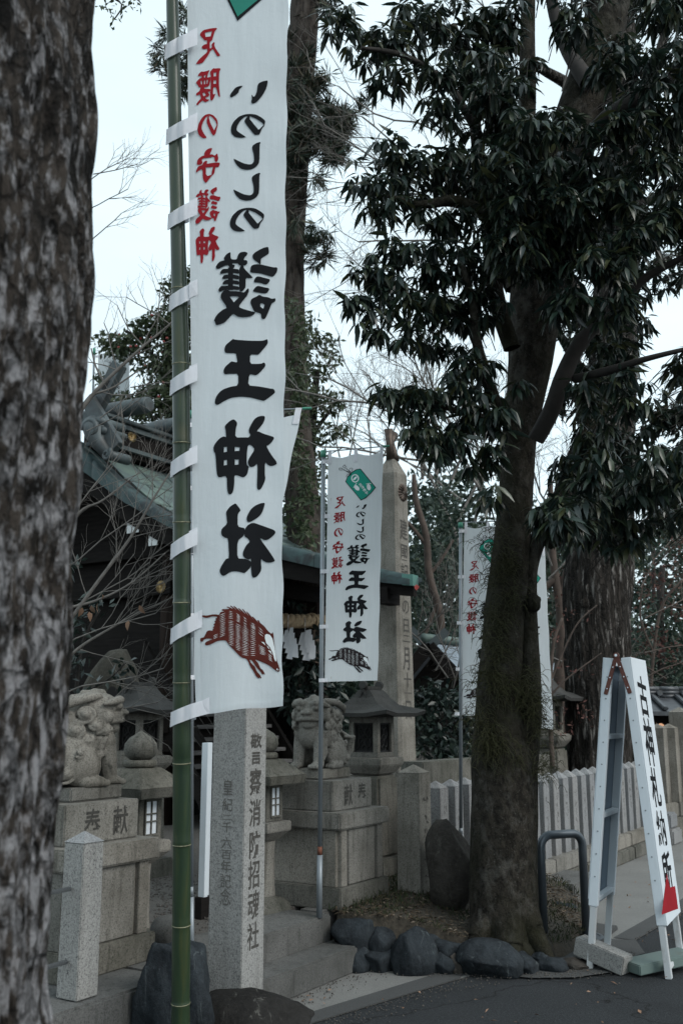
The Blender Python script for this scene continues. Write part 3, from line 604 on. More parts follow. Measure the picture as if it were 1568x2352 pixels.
def fill2d(rings):
    c = bpy.data.curves.new('t', 'CURVE'); c.dimensions = '2D'; c.fill_mode = 'BOTH'
    for r in rings:
        s_ = c.splines.new('POLY'); s_.points.add(len(r)-1); s_.use_cyclic_u = True
        for q, (x, y) in zip(s_.points, r): q.co = (x, y, 0, 1)
    o = bpy.data.objects.new('t', c); COL.objects.link(o); me = bpy.data.meshes.new_from_object(o.evaluated_get(bpy.context.evaluated_depsgraph_get()))
    v = [(p.co.x, p.co.y) for p in me.vertices]; f = [tuple(p.vertices) for p in me.polygons]
    bpy.data.objects.remove(o); bpy.data.curves.remove(c); bpy.data.meshes.remove(me); return v, f
def glyph_tris(polys, smooth=True):
    """-> list of (verts2d, tris, level)"""
    out = []
    for lv, rings in enumerate(polys):
        rr = [soft(rings[0]) if smooth and len(rings[0]) > 6 else rings[0]] + rings[1:]
        out.append(fill2d(rr)+(lv,))
    return out
def bbox(polys):
    xs = [p[0] for q in polys for p in q[0]]; ys = [p[1] for q in polys for p in q[0]]
    return min(xs), min(ys), max(xs), max(ys)
def fit(polys, box):
    x0, y0, x1, y1 = bbox(polys); a, b, c, d = box
    return [[[(a+(x-x0)/(x1-x0)*(c-a), b+(y-y0)/(y1-y0)*(d-b)) for x, y in r] for r in q] for q in polys]
def print_on(banner, name, polys, mat, mapf, lift=.003, smooth=True, cut=14.):
    """flat print in picture-of-the-cloth units, laid on the cloth surface by mapf(x, y, lift)"""
    bm = bmesh.new(); bm2 = []
    allv, allf, lev = [], [], []
    for vs, tr, lv in glyph_tris(polys, smooth):
        b = len(allv); allv += [(x, y, 0) for x, y in vs]; lev += [lv]*len(vs); allf += [[i+b for i in t] for t in tr]
    bl = bm.verts.layers.float.new('lv'); vv = []
    for p, l in zip(allv, lev):
        v = bm.verts.new(p); v[bl] = l; vv.append(v)
    for f in allf:
        try: bm.faces.new([vv[i] for i in f])
        except ValueError: pass
    ys = [p[1] for p in allv]; y = min(ys)+cut
    while y < max(ys):
        bmesh.ops.bisect_plane(bm, geom=bm.verts[:]+bm.edges[:]+bm.faces[:], plane_co=(0, y, 0), plane_no=(0, 1, 0)); y += cut
    xs = [p[0] for p in allv]; x = min(xs)+cut
    while x < max(xs):
        bmesh.ops.bisect_plane(bm, geom=bm.verts[:]+bm.edges[:]+bm.faces[:], plane_co=(x, 0, 0), plane_no=(1, 0, 0)); x += cut
    for v in bm.verts: v.co = mapf(v.co.x, v.co.y, lift + .00012*v[bl])
    bmesh.ops.recalc_face_normals(bm, faces=bm.faces)
    me = bpy.data.meshes.new(name); bm.to_mesh(me); bm.free()
    return link(name, me, mat, banner)

# ---- set text from the built-in typeface
_TC = {}
def char_mesh(ch, off):
    k = (ch, off)
    if k not in _TC:
        c = bpy.data.curves.new('t', 'FONT'); c.body = ch; c.offset = off; c.resolution_u = 3
        o = bpy.data.objects.new('t', c); COL.objects.link(o); dg = bpy.context.evaluated_depsgraph_get()
        me = bpy.data.meshes.new_from_object(o.evaluated_get(dg))
        v = [(p.co.x, p.co.y) for p in me.vertices]; f = [tuple(p.vertices) for p in me.polygons]
        bpy.data.objects.remove(o); bpy.data.curves.remove(c); bpy.data.meshes.remove(me); _TC[k] = (v, f)
    return _TC[k]
def inscription(name, text, top, right, up, nrm, cw, chh, pitch, mat, parent=None, off=.012, lift=.0015, skew=0.):
    """vertical line of characters; top = centre of the top edge"""
    V, F = [], []
    for i, ch in enumerate(text):
        v, f = char_mesh(ch, off); b = len(V)
        for x, y in v:
            V.append(tuple(top + right*((x-.5)*cw) + up*((y-.88)*chh - i*pitch + skew*(x-.5)*cw) + nrm*lift))
        F += [tuple(j+b for j in q) for q in f]
    me = bpy.data.meshes.new(name); me.from_pydata(V, [], F); me.update()
    return link(name, me, mat, parent)

# ================================================================== the large banner on its bamboo pole
def lerp_t(tab, y):
    if y <= tab[0][0]: a, b = tab[0], tab[1]
    elif y >= tab[-1][0]: a, b = tab[-2], tab[-1]
    else:
        for a, b in zip(tab, tab[1:]):
            if a[0] <= y <= b[0]: break
    return a[1]+(b[1]-a[1])*(y-a[0])/(b[0]-a[0])
YB = lambda py: 4.5-.30*(1-py/1640)
BXL = [(-500,424),(0,430.5),(300,433),(600,437),(900,440),(1200,443.5),(1500,447.5),(1600,449),(1640,452)]
BXR = [(-500,664),(0,660.5),(45,661),(300,657.5),(600,655.5),(900,653.5),(1200,649),(1500,649),(1640,650)]
def bwave(x, y):
    r_ = (x-440)/210
    return .010*math.sin(y/150+r_*2.2)+.006*math.sin(y/61+r_*4)+.010*math.sin(r_*7+y/700)*min(1, max(0, (y-600)/1000)) + .004*math.sin(y/29)*max(0, r_-.7)*3
def big(x, y, lift=0.): return aty(x, y, YB(y)+bwave(x, y)-lift)
ban = empty('banner', loc=big(540, 1600)); bl_ = ban.location.copy()
tag(ban, 'tallest white shrine banner laced to a green bamboo pole, brown boar at its foot', 'banner', 'white shrine banners with boar and red lettering')
mapB = lambda x, y, l: big(x, y, l)-bl_
NU, NV = 22, 150; vv, ff = [], []
for j in range(NV+1):
    v = j/NV; y = -500+v*2140
    for i in range(NU+1):
        u = i/NU; xl, xr = lerp_t(BXL, y), lerp_t(BXR, y)+1.3*math.sin(y/19)+1.2*math.sin(y/43+1)
        yy = y + max(0, (v-.93)/.07)*(lambda u: -20*u+6*math.sin(u*9)*.3)(u)
        if v > .955 and u < .2: pass
        vv.append(tuple(mapB(xl+(xr-xl)*u, yy, 0)))
for j in range(NV):
    for i in range(NU): a = j*(NU+1)+i; ff.append((a, a+1, a+NU+2, a+NU+1))
me = bpy.data.meshes.new('cloth'); me.from_pydata(vv, [], ff); me.update(); me.polygons.foreach_set('use_smooth', [True]*len(ff))
link('cloth', me, M_['cloth'], ban)
hv, hf = [], []                                               # stitched hems along the foot and the lacing side
for i in range(NU+1):
    u = i/NU; xl, xr = lerp_t(BXL, 1640), lerp_t(BXR, 1640); x = xl+(xr-xl)*u; y = 1640-20*u+2*math.sin(u*9)
    hv += [tuple(mapB(x, y+.5, .004)), tuple(mapB(x, y-14, .004))]
hf = [(2*i, 2*i+2, 2*i+3, 2*i+1) for i in range(NU)]; k0 = len(hv)
for j in range(61):
    y = -500+j/60*2130; x = lerp_t(BXL, y); hv += [tuple(mapB(x-.3, y, .004)), tuple(mapB(x+13, y, .004))]
hf += [(k0+2*j, k0+2*j+2, k0+2*j+3, k0+2*j+1) for j in range(60)]
me = bpy.data.meshes.new('hem'); me.from_pydata(hv, [], hf); me.update(); link('hem', me, M_['cloth'], ban)
for nm in ('i', 'no', 'shi', 'shi2', 'no2', 'go', 'ou', 'kami', 'sha'):
    print_on(ban, 'lettering', G[nm], M_['pr_black'], mapB)
for nm in ('ashi', 'koshi', 'nored', 'mori'): print_on(ban, 'lettering', G[nm], M_['pr_red'], mapB)
cx = lambda X: (740+X/4.612)*.57415
cy = lambda Y: (570+Y/4.612)*.57415
print_on(ban, 'lettering', fit(G['go'], (cx(190), cy(820), cx(655), cy(1503))), M_['pr_red'], mapB)
print_on(ban, 'lettering', fit(G['kami'], (cx(190), cy(1553), cx(645), cy(2230))), M_['pr_red'], mapB)
bo = print_on(ban, 'boar_print', G['boar'], M_['pr_brown'], mapB)
tag(print_on(bo, 'boar_markings', G['boarwhite'], M_['pr_white'], mapB, .0042, False), kind='stuff')
em = print_on(ban, 'charm_print', [[[(545.5, 48), (470, -108), (482, -180), (560, -255), (655, -95), (625, -22)]]], M_['pr_black'], mapB, .003, False)
print_on(em, 'charm_colour', [[[(546, 38), (476, -108), (487, -176), (559, -246), (648, -95), (620, -24)]]], M_['pr_deepgreen'], mapB, .0042, False)
# bamboo pole
PX = [(-700,385),(0,396),(280,402),(470,407),(660,412),(850,416),(1020,417.5),(1340,418.5),(2000,417.5),(2352,415),(2560,413)]
PR = [(-700,12),(0,14),(470,16.5),(850,19.7),(1340,20.5),(2000,20.7),(2352,21.2),(2560,21.6)]
def pole_pt(y): return aty(lerp_t(PX, y), y, YB(y)+.05)
def pole_r(y):
    d = (pole_pt(y)-CP).dot(Vector((0, math.cos(TILT), math.sin(TILT)))); return lerp_t(PR, y)*d/FP
bam = empty('bamboo_pole', loc=pole_pt(2545)); b0 = bam.location.copy()
tag(bam, 'thick green bamboo pole with ringed nodes holding the largest banner', 'pole')
nodes = [-640,-420,-225,-45,125,310,490,663,836,1017,1199,1383,1566,1751,1938,2123,2302,2480]
ys = sorted(set([-700+k*40 for k in range(82)]+[n_ for n_ in nodes]+[n_-9 for n_ in nodes]+[n_+9 for n_ in nodes]))
ys = [y for y in ys if y <= 2556]
rads = [pole_r(y)*(1.035 if y in nodes else (.975 if (y+9) in nodes or (y-9) in nodes else 1)) for y in ys]
MB().tube([pole_pt(y)-b0 for y in ys], rads, 28).build('culm', M_['bamboo'], bam, smooth=True)
for n_ in nodes:
    p = pole_pt(n_)-b0; q = pole_pt(n_+3)-b0; r_ = pole_r(n_)
    MB().tube([p, p+(q-p)*.3, p+(q-p)*.7, q], [r_*1.025, r_*1.06, r_*1.06, r_*1.02], 28).build('node_ring', M_['node'], bam, smooth=True)
# straps: one flat tape loop per tie, round the pole and stitched on the cloth
def strap(y, first=False, end=(452, None), drop=26, wdt=36):
    drop *= 1.3
    yb = y+drop*.6                                            # on the left of the pole
    ye = y-drop if end[1] is None else end[1]
    c = pole_pt(y); r_ = pole_r(y)*1.09; V = []; path = []
    xp = lerp_t(PX, y); rp = lerp_t(PR, y)+1.2
    for k in range(11):                                      # front sweep from the left flank to the cloth
        t = k/10; x = xp-rp*1.18+(end[0]-(xp-rp*1.18))*t; dx = (x-xp)/rp
        dep = YB(y)+.05 - (math.sqrt(max(0, 1-dx*dx))*r_ if abs(dx) < 1 else 0)
        tgt = YB(y)-.012
        if x > xp: dep = min(dep, YB(y)+.05-r_) if x < xp+rp*.6 else dep
        dep = dep if t < .45 else dep+(tgt-dep)*min(1, (t-.45)/.3)
        if t >= .45 and dep > tgt: dep = tgt
        path.append((x, yb+(ye-yb)*t-3*math.sin(t*math.pi), dep-.004))
    for x, yy, dep in path: V += [aty(x, yy-wdt/2*(1 if x > xp-rp else .95), dep)-bl_, aty(x-2*(x < xp), yy+wdt/2, dep)-bl_]
    F = [(2*i, 2*i+1, 2*i+3, 2*i+2) for i in range(10)]
    k = len(V)
    for x, yy, dep in [(xp-rp*1.18, yb, YB(y)+.052), (xp-rp*.5, yb-6, YB(y)+.05+r_*1.05), (xp+rp*.9, yb-14, YB(y)+.05+r_*.9), (xp+rp*1.5, yb-18, YB(y)+.012)]:
        V += [aty(x, yy-wdt/2, dep)-bl_, aty(x, yy+wdt/2, dep)-bl_]
    F += [(k+2*i, k+2*i+1, k+2*i+3, k+2*i+2) for i in range(3)]+[(0, 1, k+1, k)]
    me = bpy.data.meshes.new('strap'); me.from_pydata([tuple(v) for v in V], [], F); me.update(); me.polygons.foreach_set('use_smooth', [True]*len(F))
    o = link('strap', me, M_['tape'], ban)
    pv = [tuple(mapB(x, yy, .006)) for x, yy in ((end[0]-19, ye-wdt/2-1+6), (end[0], ye-wdt/2-4), (end[0]+1, ye+wdt/2-5), (end[0]-18, ye+wdt/2+4))]
    pv.append(tuple(mapB(end[0]-9, ye, .008)))
    me = bpy.data.meshes.new('stitched_patch'); me.from_pydata(pv, [], [(0, 1, 4), (1, 2, 4), (2, 3, 4), (3, 0, 4)]); me.update(); link('stitched_patch', me, M_['tape'], o)
for y in (-260, -80, 107, 302, 497, 685, 878, 1066, 1255): strap(y, end=(453.5, None), drop=17)
strap(1447, end=(464, None), drop=19); strap(1640, end=(481, 1622), drop=17, wdt=34)

# ================================================================== small banners on steel poles
SM = {'ashi': (767.7,1140,793.4,1168,'pr_red'), 'koshi': (765.5,1175,793,1202,'pr_red'), 'nored': (766.5,1212.5,787.6,1232.5,'pr_red'), 'mori': (762.7,1242.5,789.4,1272,'pr_red'),
 'go_r': (760.5,1278,788.4,1306.5,'pr_red'), 'kami_r': (760,1312.5,786.5,1342.5,'pr_red'), 'i': (817.4,1158,841.7,1169.7,'pr_black'), 'no': (817,1175,839.4,1188,'pr_black'),
 'shi': (819,1191.4,836,1206,'pr_black'), 'shi2': (818.7,1208.7,836,1223.5,'pr_black'), 'no2': (815,1227,838.8,1240,'pr_black'), 'go': (794.5,1248,850,1299.4,'pr_black'),
 'ou': (792.8,1310,846,1356,'pr_black'), 'kami': (789.5,1365.6,845,1419,'pr_black'), 'sha': (786.6,1425.6,841.6,1478,'pr_black')}
E1 = lambda s: [((1270+x/4.0205)*.57415, (1780+y/4.0205)*.57415) for x, y in pts(s)]
def ell(c, rx, ry, a=0, n=18):
    return [(c[0]+rx*math.cos(t)*math.cos(a)-ry*math.sin(t)*math.sin(a), c[1]+rx*math.cos(t)*math.sin(a)+ry*math.sin(t)*math.cos(a)) for t in [2*math.pi*k/n for k in range(n)]]
CHARM_O = E1('686,380 700,392 936,683 860,780 775,856 697,894 445,590 480,505 560,428 620,390')
CHARM_I = E1('682,392 922,684 852,770 770,842 698,880 458,590 490,513 566,440 624,402')
def quadmap(TL, TR, BR, BL, Y, wv=1., lean=0.):
    T1 = ((753.5,1048),(879.5,1037),(867,1563),(745.5,1566))
    def uv(x, y):
        v = (y-1046)/(1564.5-1046)
        for _ in range(3):
            xl = 753.5+(745.5-753.5)*v; xr = 879.5+(867-879.5)*v; u = (x-xl)/(xr-xl)
            yt = 1048+(1037-1048)*u; yb = 1566+(1563-1566)*u; v = (y-yt)/(yb-yt)
        return u, v
    def pos(u, v, lift):
        x = (TL[0]*(1-u)+TR[0]*u)*(1-v)+(BL[0]*(1-u)+BR[0]*u)*v; y = (TL[1]*(1-u)+TR[1]*u)*(1-v)+(BL[1]*(1-u)+BR[1]*u)*v
        return aty(x, y, Y + wv*(.008*math.sin(v*9+u*3)+.006*math.sin(u*6+v*4)) - lift)
    return (lambda x, y, l: pos(*uv(x, y), l)), pos
def small_banner(TL, TR, BR, BL, Y, pole, label, wv=1., worn=False, foot=None, stub=False):
    mp, pos = quadmap(TL, TR, BR, BL, Y, wv)
    root = empty('banner', loc=pos(0, 1, 0)); o0 = root.location.copy(); tag(root, label, 'banner', 'white shrine banners with boar and red lettering')
    mpo = lambda x, y, l: mp(x, y, l)-o0
    V, F = [], []; nu, nv = 12, 44
    for j in range(nv+1):
        for i in range(nu+1):
            u, v = i/nu, j/nv; sag = .012*math.sin(u*2*math.pi)**2*(1-v)**6
            V.append(tuple(pos(u + .006*math.sin(v*30)*(u > .95), v+sag, 0)-o0))
    for j in range(nv):
        for i in range(nu): a = j*(nu+1)+i; F.append((a, a+1, a+nu+2, a+nu+1))
    me = bpy.data.meshes.new('cloth'); me.from_pydata(V, [], F); me.update(); me.polygons.foreach_set('use_smooth', [True]*len(F)); link('cloth', me, M_['cloth_worn' if worn else 'cloth'], root)
    for k, (a, b, c, d, m) in SM.items(): print_on(root, 'lettering', fit(G[k.split('_')[0]], (a, b, c, d)), M_[m], mpo, .003, True, 12)
    bx = (754.5,1486,852.4,1545); b_ = print_on(root, 'boar_print', fit(G['boar'], bx), M_['pr_dark'], mpo)
    x0, y0, x1, y1 = bbox(G['boar']); f2 = [[[(bx[0]+(x-x0)/(x1-x0)*(bx[2]-bx[0]), bx[1]+(y-y0)/(y1-y0)*(bx[3]-bx[1])) for x, y in r] for r in q] for q in G['boarwhite']]
    tag(print_on(b_, 'boar_markings', f2, M_['pr_white'], mpo, .0042, False), kind='stuff')
    ch = print_on(root, 'charm_print', [[CHARM_O]], M_['pr_black'], mpo, .003, False)
    print_on(ch, 'charm_colour', [[CHARM_I]], M_['pr_green'], mpo, .0038, False)
    cc = E1('602,537 630,690 822,678')
    rg = [[ell(cc[0], 9, 9.6), ell(cc[0], 6.6, 7.2)[::-1]], [ell(cc[0], 6.2, 2.4, -.75)], [ell(cc[1], 4.6, 7.6, -.75)], [ell(cc[2], 4.6, 7.6, -.2)]]
    for k in range(5):
        rg.append([ell((cc[1][0]-7.2+k*1.5, cc[1][1]-1.0-k*2.3), .95, 1.2)]); rg.append([ell((cc[2][0]-5.2+k*2.4, cc[2][1]-8.6-abs(k-2.6)*-.5), .95, 1.2)])
    tag(print_on(ch, 'charm_emblem', rg, M_['pr_white'], mpo, .0046, False), kind='stuff')
    # small mirrored words on the charm, and its cords
    V, F = [], []
    for i, q in enumerate('足腰御守'):
        v, f = char_mesh(q, .02); n0 = len(V)
        cx_, cy_ = (E1('688,640')[0][0]+i*4.75, E1('688,640')[0][1]+i*6.2)
        for x, y in v:
            dx, dy = -(x-.5)*7.2, -(y-.38)*7.2; a = -.62
            V.append(tuple(mpo(cx_+dx*math.cos(a)-dy*math.sin(a), cy_+dx*math.sin(a)+dy*math.cos(a), .0048)))
        F += [tuple(j+n0 for j in t) for t in f]
    me = bpy.data.meshes.new('charm_words'); me.from_pydata(V, [], F); me.update(); link('charm_words', me, M_['pr_white'], ch)
    cords = []
    def cord(s, wd=.55):
        q = E1(s); L, R_ = [], []
        for i, p in enumerate(q):
            a = q[max(0, i-1)]; b = q[min(len(q)-1, i+1)]; dx, dy = b[0]-a[0], b[1]-a[1]; l = math.hypot(dx, dy) or 1
            L.append((p[0]-dy/l*wd, p[1]+dx/l*wd)); R_.append((p[0]+dy/l*wd, p[1]-dx/l*wd))
        cords.append([L+R_[::-1]])
    for s in ('555,455 500,415 455,370', '550,462 490,428 410,398', '540,470 490,440 405,388', '545,450 505,405 530,370 560,375 550,430', '540,465 480,470 460,510 475,520 545,470', '430,318 402,350 440,372 455,350 430,318', '350,368 345,400 390,405 400,378 350,368'): cord(s)
    print_on(ch, 'charm_cord', cords, M_['pr_black'], mpo, .0036, False)
    # tape loops on the rod and the pole
    top = [pos(u, -.022, 0)-o0 for u in (-.08, .25, .6, 1.06)]
    rod = MB().tube(top, .004, 6).build('top_rod', M_['steel'], root)
    p = top[-1]; MB().tube([p-(top[-1]-top[-2]).normalized()*.03, p+(top[-1]-top[-2]).normalized()*.02], .008, 8).build('rod_cap', M_['plastic_green'], rod)
    for u in (.03, .5, .97):
        a, b, c, d = [pos(u+du, v, .005)-o0 for du, v in ((-.03, -.026), (.03, -.026), (.03, .035), (-.03, .035))]
        e, f_ = [pos(u+du, -.02, -.012)-o0 for du in (-.03, .03)]
        me = bpy.data.meshes.new('loop'); me.from_pydata([tuple(x) for x in (a, b, c, d, e, f_)], [], [(0, 1, 2, 3), (0, 4, 5, 1), (4, 3, 2, 5)]); me.update(); link('loop', me, M_['tape'], root)
    for v in (.022, .265, .51, .755, .993):
        w_ = .0085; pts3 = []
        for u, l in ((-.115, .0), (-.105, .022), (-.06, .022), (0, .006), (.05, .005)):
            pts3.append([pos(u, v-w_, l)-o0, pos(u, v+w_, l)-o0])
        pts3 = [[pos(-.06, v-w_, -.02)-o0, pos(-.06, v+w_, -.02)-o0]]+pts3
        me = bpy.data.meshes.new('loop'); me.from_pydata([tuple(q) for pr in pts3 for q in pr], [], [(2*i, 2*i+1, 2*i+3, 2*i+2) for i in range(5)]); me.update(); link('loop', me, M_['tape'], root)
    # pole
    pl = empty('banner_pole', loc=aty(pole[1][0], pole[1][1], Y)); q0 = pl.location.copy()
    if foot is not None: pl.location = Vector((q0.x, q0.y, foot)); q0 = pl.location.copy()
    ptop = aty(pole[0][0], pole[0][1], Y)-q0
    rp = pole[2]*Y/FP
    MB().tube([Vector((0, 0, 0)), ptop*.125], rp*1.28, 14).build('lower_tube', M_['steel'], pl, smooth=True)
    MB().tube([ptop*.1252, ptop*.142], rp*1.06, 14).build('tape_ring', M_['rust'] if worn else M_['steel'], pl, smooth=True)
    MB().tube([ptop*.1422, ptop], rp, 14).build('upper_tube', M_['steel'], pl, smooth=True)
    MB().tube([ptop*.9905, ptop*1.006], rp*1.35, 12).build('cap', M_['plastic_green'], pl, smooth=True)
    return root, pl
r1, p1 = small_banner((753.5,1048),(879.5,1037),(867,1563),(745.5,1566), 6.63, ((742.5,1041),(733,2108),5.0), 'smaller white banner in front of the tall inscribed obelisk, dark boar fully in view', 1., True, .3)
tag(p1, 'slim steel banner pole with a red tape ring, in front of the right lion pedestal', 'pole')
r2, p2 = small_banner((1066,1210),(1173,1205),(1165,1648),(1056,1643), 8.0, ((1057,1205),(1055,1900),4.0), 'white banner half hidden by the left side of the mossy trunk', .8, False, .3)
tag(p2, 'slim steel banner pole just left of the mossy tree trunk', 'pole')
r3, p3 = small_banner((1152,1282),(1250,1262),(1270,1675),(1168,1668), 8.5, ((1146,1276),(1152,1950),4.0), 'white banner showing only its right edge behind the mossy trunk', .8, False, .3)
tag(p3, 'slim steel banner pole hidden behind the mossy tree trunk', 'pole')
# banner behind the big one: only a corner of its top shows
r4, p4 = small_banner((452,962),(690,952),(566,1560),(445,1560), 5.25, ((441,950),(443,2128),4.5), 'white banner almost hidden behind the largest banner, one top corner showing', .8, False, .3)
tag(p4, 'steel banner pole close behind the bamboo pole', 'pole')
r5, p5 = small_banner((226,812),(297,806),(300,1115),(224,1115), 17.0, ((217,806),(212,1330),2.6), 'distant white banner standing beyond the shrine roof ridge', .5, False, .3)
tag(p5, 'far steel banner pole beyond the shrine roof', 'pole')
# ================================================================== stone lions
def lion_mesh(head_yaw, flip=1):
    bm = bmesh.new()
    def ell_(c, r, M=None):
        q = bmesh.ops.create_icosphere(bm, subdivisions=3, radius=1)['verts']
        for v in q:
            p = Vector((v.co.x*r[0]+c[0], v.co.y*r[1]+c[1], v.co.z*r[2]+c[2])); v.co = M @ p if M else p
    def cap_(ps, rs, M=None, n=10):
        m = MB(); m.tube([M @ Vector(p) for p in ps] if M else ps, rs, n); vs = [bm.verts.new(v) for v in m.v]
        for f in m.f: bm.faces.new([vs[i] for i in f])
        for p, r in ((ps[0], rs[0]), (ps[-1], rs[-1])): ell_(p, (r, r, r), M)
    def curl(c, nrm, R0, turns=1.6, tr=.012, M=None, ph=0.):
        tr *= .78; c = tuple(Vector(c)-Vector(nrm).normalized()*.006)
        nrm = Vector(nrm).normalized(); x = nrm.orthogonal().normalized(); y = nrm.cross(x); P = []; K = 26
        for k in range(K+1):
            t = k/K; r = R0*(1-t*.82); a = ph+t*turns*2*math.pi
            P.append(Vector(c)+x*r*math.cos(a)+y*r*math.sin(a)+nrm*(.018*t))
        cap_(P, [tr*(1-.25*k/K) for k in range(K+1)], M, 7)
        ell_(tuple(Vector(c)+nrm*.004), (R0*.55,)*3, M)
    ell_((-.08,0,.15), (.13,.125,.14)); cap_([(-.10,0,.16),(-.02,0,.25),(.06,0,.31)], [.12,.118,.115]); ell_((.075,0,.26), (.10,.115,.125))
    for q in (-1, 1):
        ell_((-.055,q*.10,.115), (.105,.058,.115)); cap_([(-.05,q*.125,.03),(.03,q*.13,.026)], [.036,.031])
        for k in range(3): ell_((.057,q*.13+(k-1)*.022,.02), (.02,.013,.02))
        cap_([(.085,q*.075,.25),(.105,q*.083,.15),(.12,q*.082,.045)], [.058,.046,.038]); ell_((.137,q*.083,.028), (.048,.044,.03))
        for k in range(4): ell_((.176,q*.083+(k-1.5)*.022,.018), (.02,.0125,.019))
        curl((-.15,q*.125,.075), (-.2,q,0), .05, 1.7, .012); curl((-.10,q*.150,.19), (0,q,.2), .03, 1.4, .008)
        for k in range(4): cap_([(.11-.02*k,q*(.085+.01*k),.28-.02*k),(.09-.025*k,q*(.105+.008*k),.21-.02*k),(.065-.03*k,q*.118,.17-.02*k)], [.012,.013,.006], None, 7)
        cap_([(.10,q*.12,.20),(.095,q*.125,.12),(.11,q*.118,.07)], [.012,.014,.008], None, 7)
    for k in range(7):
        y = (k-3)*.030
        cap_([(-.185,y*.8,.04),(-.225,y*1.1,.13),(-.235+abs(y)*.3,y*1.5,.23),(-.20+abs(y)*.5,y*1.2,.34-abs(y)*1.2)], [.026,.03,.024,.010])
    for q in (-1, 1):
        curl((-.205,q*.075,.06), (-.5,q,0), .045, 1.6, .013); curl((-.23,q*.05,.14), (-.7,q,.1), .04, 1.6, .012)
    M = Matrix.Translation((.045,0,.36)) @ Matrix.Rotation(head_yaw, 4, 'Z') @ Matrix.Translation((-.045,0,-.36))
    ell_((.07,0,.43), (.128,.124,.098), M); ell_((.0,0,.375), (.125,.135,.125), M); ell_((-.01,0,.32), (.13,.142,.12), M); ell_((.04,0,.27), (.11,.12,.09), M)
    ell_((.145,0,.390), (.070,.088,.058), M); ell_((.200,0,.412), (.028,.046,.027), M)
    ell_((.110,0,.330), (.082,.080,.040), M); ell_((.160,0,.320), (.034,.050,.030), M)
    cap_([(.09,-.098,.348),(.15,-.086,.358),(.203,-.03,.366),(.203,.03,.366),(.15,.086,.358),(.09,.098,.348)], [.012,.016,.017,.017,.016,.012], M)
    for q in (-1, 1):
        ell_((.222,q*.022,.408), (.014,.017,.014), M)
        cap_([(.165,q*.012,.470),(.188,q*.055,.482),(.165,q*.105,.470),(.12,q*.13,.455)], [.020,.026,.022,.010], M)
        ell_((.182,q*.058,.443), (.026,.026,.022), M); ell_((.12,q*.108,.385), (.05,.03,.042), M)
        cap_([(.09,q*.095,.500),(.03,q*.145,.487),(-.05,q*.165,.452),(-.09,q*.16,.415)], [.020,.028,.026,.010], M)
        for c_, r_, ph in (((.035,.152,.400), .052, 0), ((-.06,.145,.375), .048, 2), ((.085,.135,.335), .044, 1), ((-.01,.152,.310), .050, .5), ((.055,.128,.255), .040, 3), ((-.095,.11,.30), .044, 1.2), ((.125,.12,.31), .034, 2.4)):
            curl((c_[0], q*c_[1], c_[2]), (c_[0]*1.6, q, .05), r_, 1.8, .0135, M, ph)
        for k in range(5): cap_([(.03+k*.026,q*(.135-.007*k),.265),(.012+k*.026,q*(.142-.01*k),.215),(-.02+k*.026,q*(.128-.008*k),.165-.006*k)], [.013,.015,.005], M, 7)
    for k in range(5): cap_([(.10-k*.045,0,.522-.006*k*k),(.065-k*.05,0,.530-.009*k*k)], [.022,.018], M)
    curl((-.12,.055,.40), (-1,.3,.2), .045, 1.7, .013, M); curl((-.12,-.055,.40), (-1,-.3,.2), .045, 1.7, .013, M); curl((-.125,0,.31), (-1,0,0), .045, 1.7, .013, M)
    me = bpy.data.meshes.new('lion_raw'); bm.to_mesh(me); bm.free()
    o = bpy.data.objects.new('tmp', me); COL.objects.link(o)
    md = o.modifiers.new('r', 'REMESH'); md.mode = 'VOXEL'; md.voxel_size = .0058; md.use_smooth_shade = True
    sm = o.modifiers.new('s', 'SMOOTH'); sm.factor = .5; sm.iterations = 1
    me2 = bpy.data.meshes.new_from_object(o.evaluated_get(bpy.context.evaluated_depsgraph_get()))
    bpy.data.objects.remove(o); bpy.data.meshes.remove(me); me2.name = 'stone_lion'
    return me2
# ================================================================== pedestals with the lions
def pedestal(sc, tc, label):
    root = empty('pedestal', FR(sc, tc, .3)); tag(root, label, 'pedestal', 'granite pedestals under the stone lions')
    MB().box((0, 0, .07), (.64, .92, .14)).build('base_slab', M_['granite_old'], root, bevel=.008)
    b = MB().box((0, 0, .3205), (.545, .82, .359)).build('die', M_['granite'], root, bevel=.004)
    for x, y, sx_, sy_ in ((-.2365,-.4135,.072,.05),(.2365,-.4135,.072,.05),(-.276,-.36,.05,.10),(-.276,.36,.05,.10),(.276,-.36,.05,.10)):
        MB().box((x, y, .32), (sx_, sy_, .356)).build('corner_pilaster', M_['granite'], b, bevel=.003)
    MB().box((0, -.4125, .32), (.345, .040, .352)).build('front_panel', M_['granite'], b, bevel=.004)
    MB().box((0, 0, .556), (.66, .93, .108)).build('cap_slab', M_['granite'], root, bevel=.010)
    MB().box((0, 0, .7105), (.52, .72, .197)).build('name_block', M_['granite'], root, bevel=.006)
    return root
pr_ = pedestal(6.10, -4.08, 'right granite pedestal beside the slim steel pole, carved characters on its block')
pl_ = pedestal(3.87, -4.22, 'left granite pedestal behind the short square post, carved characters on its block')
V3 = lambda x, y, z: Vector((x, y, z))
for root, txt, xs in ((pr_, '献奉', (-.06, .12)), (pl_, '奉献', (-.075, .125))):
    for ch, x in zip(txt, xs):
        inscription('inscription', ch, V3(x, -.361, .785), V3(1, 0, 0), V3(0, 0, 1), V3(0, -1, 0), .115, .15, .16, M_['carve'], root, .012)
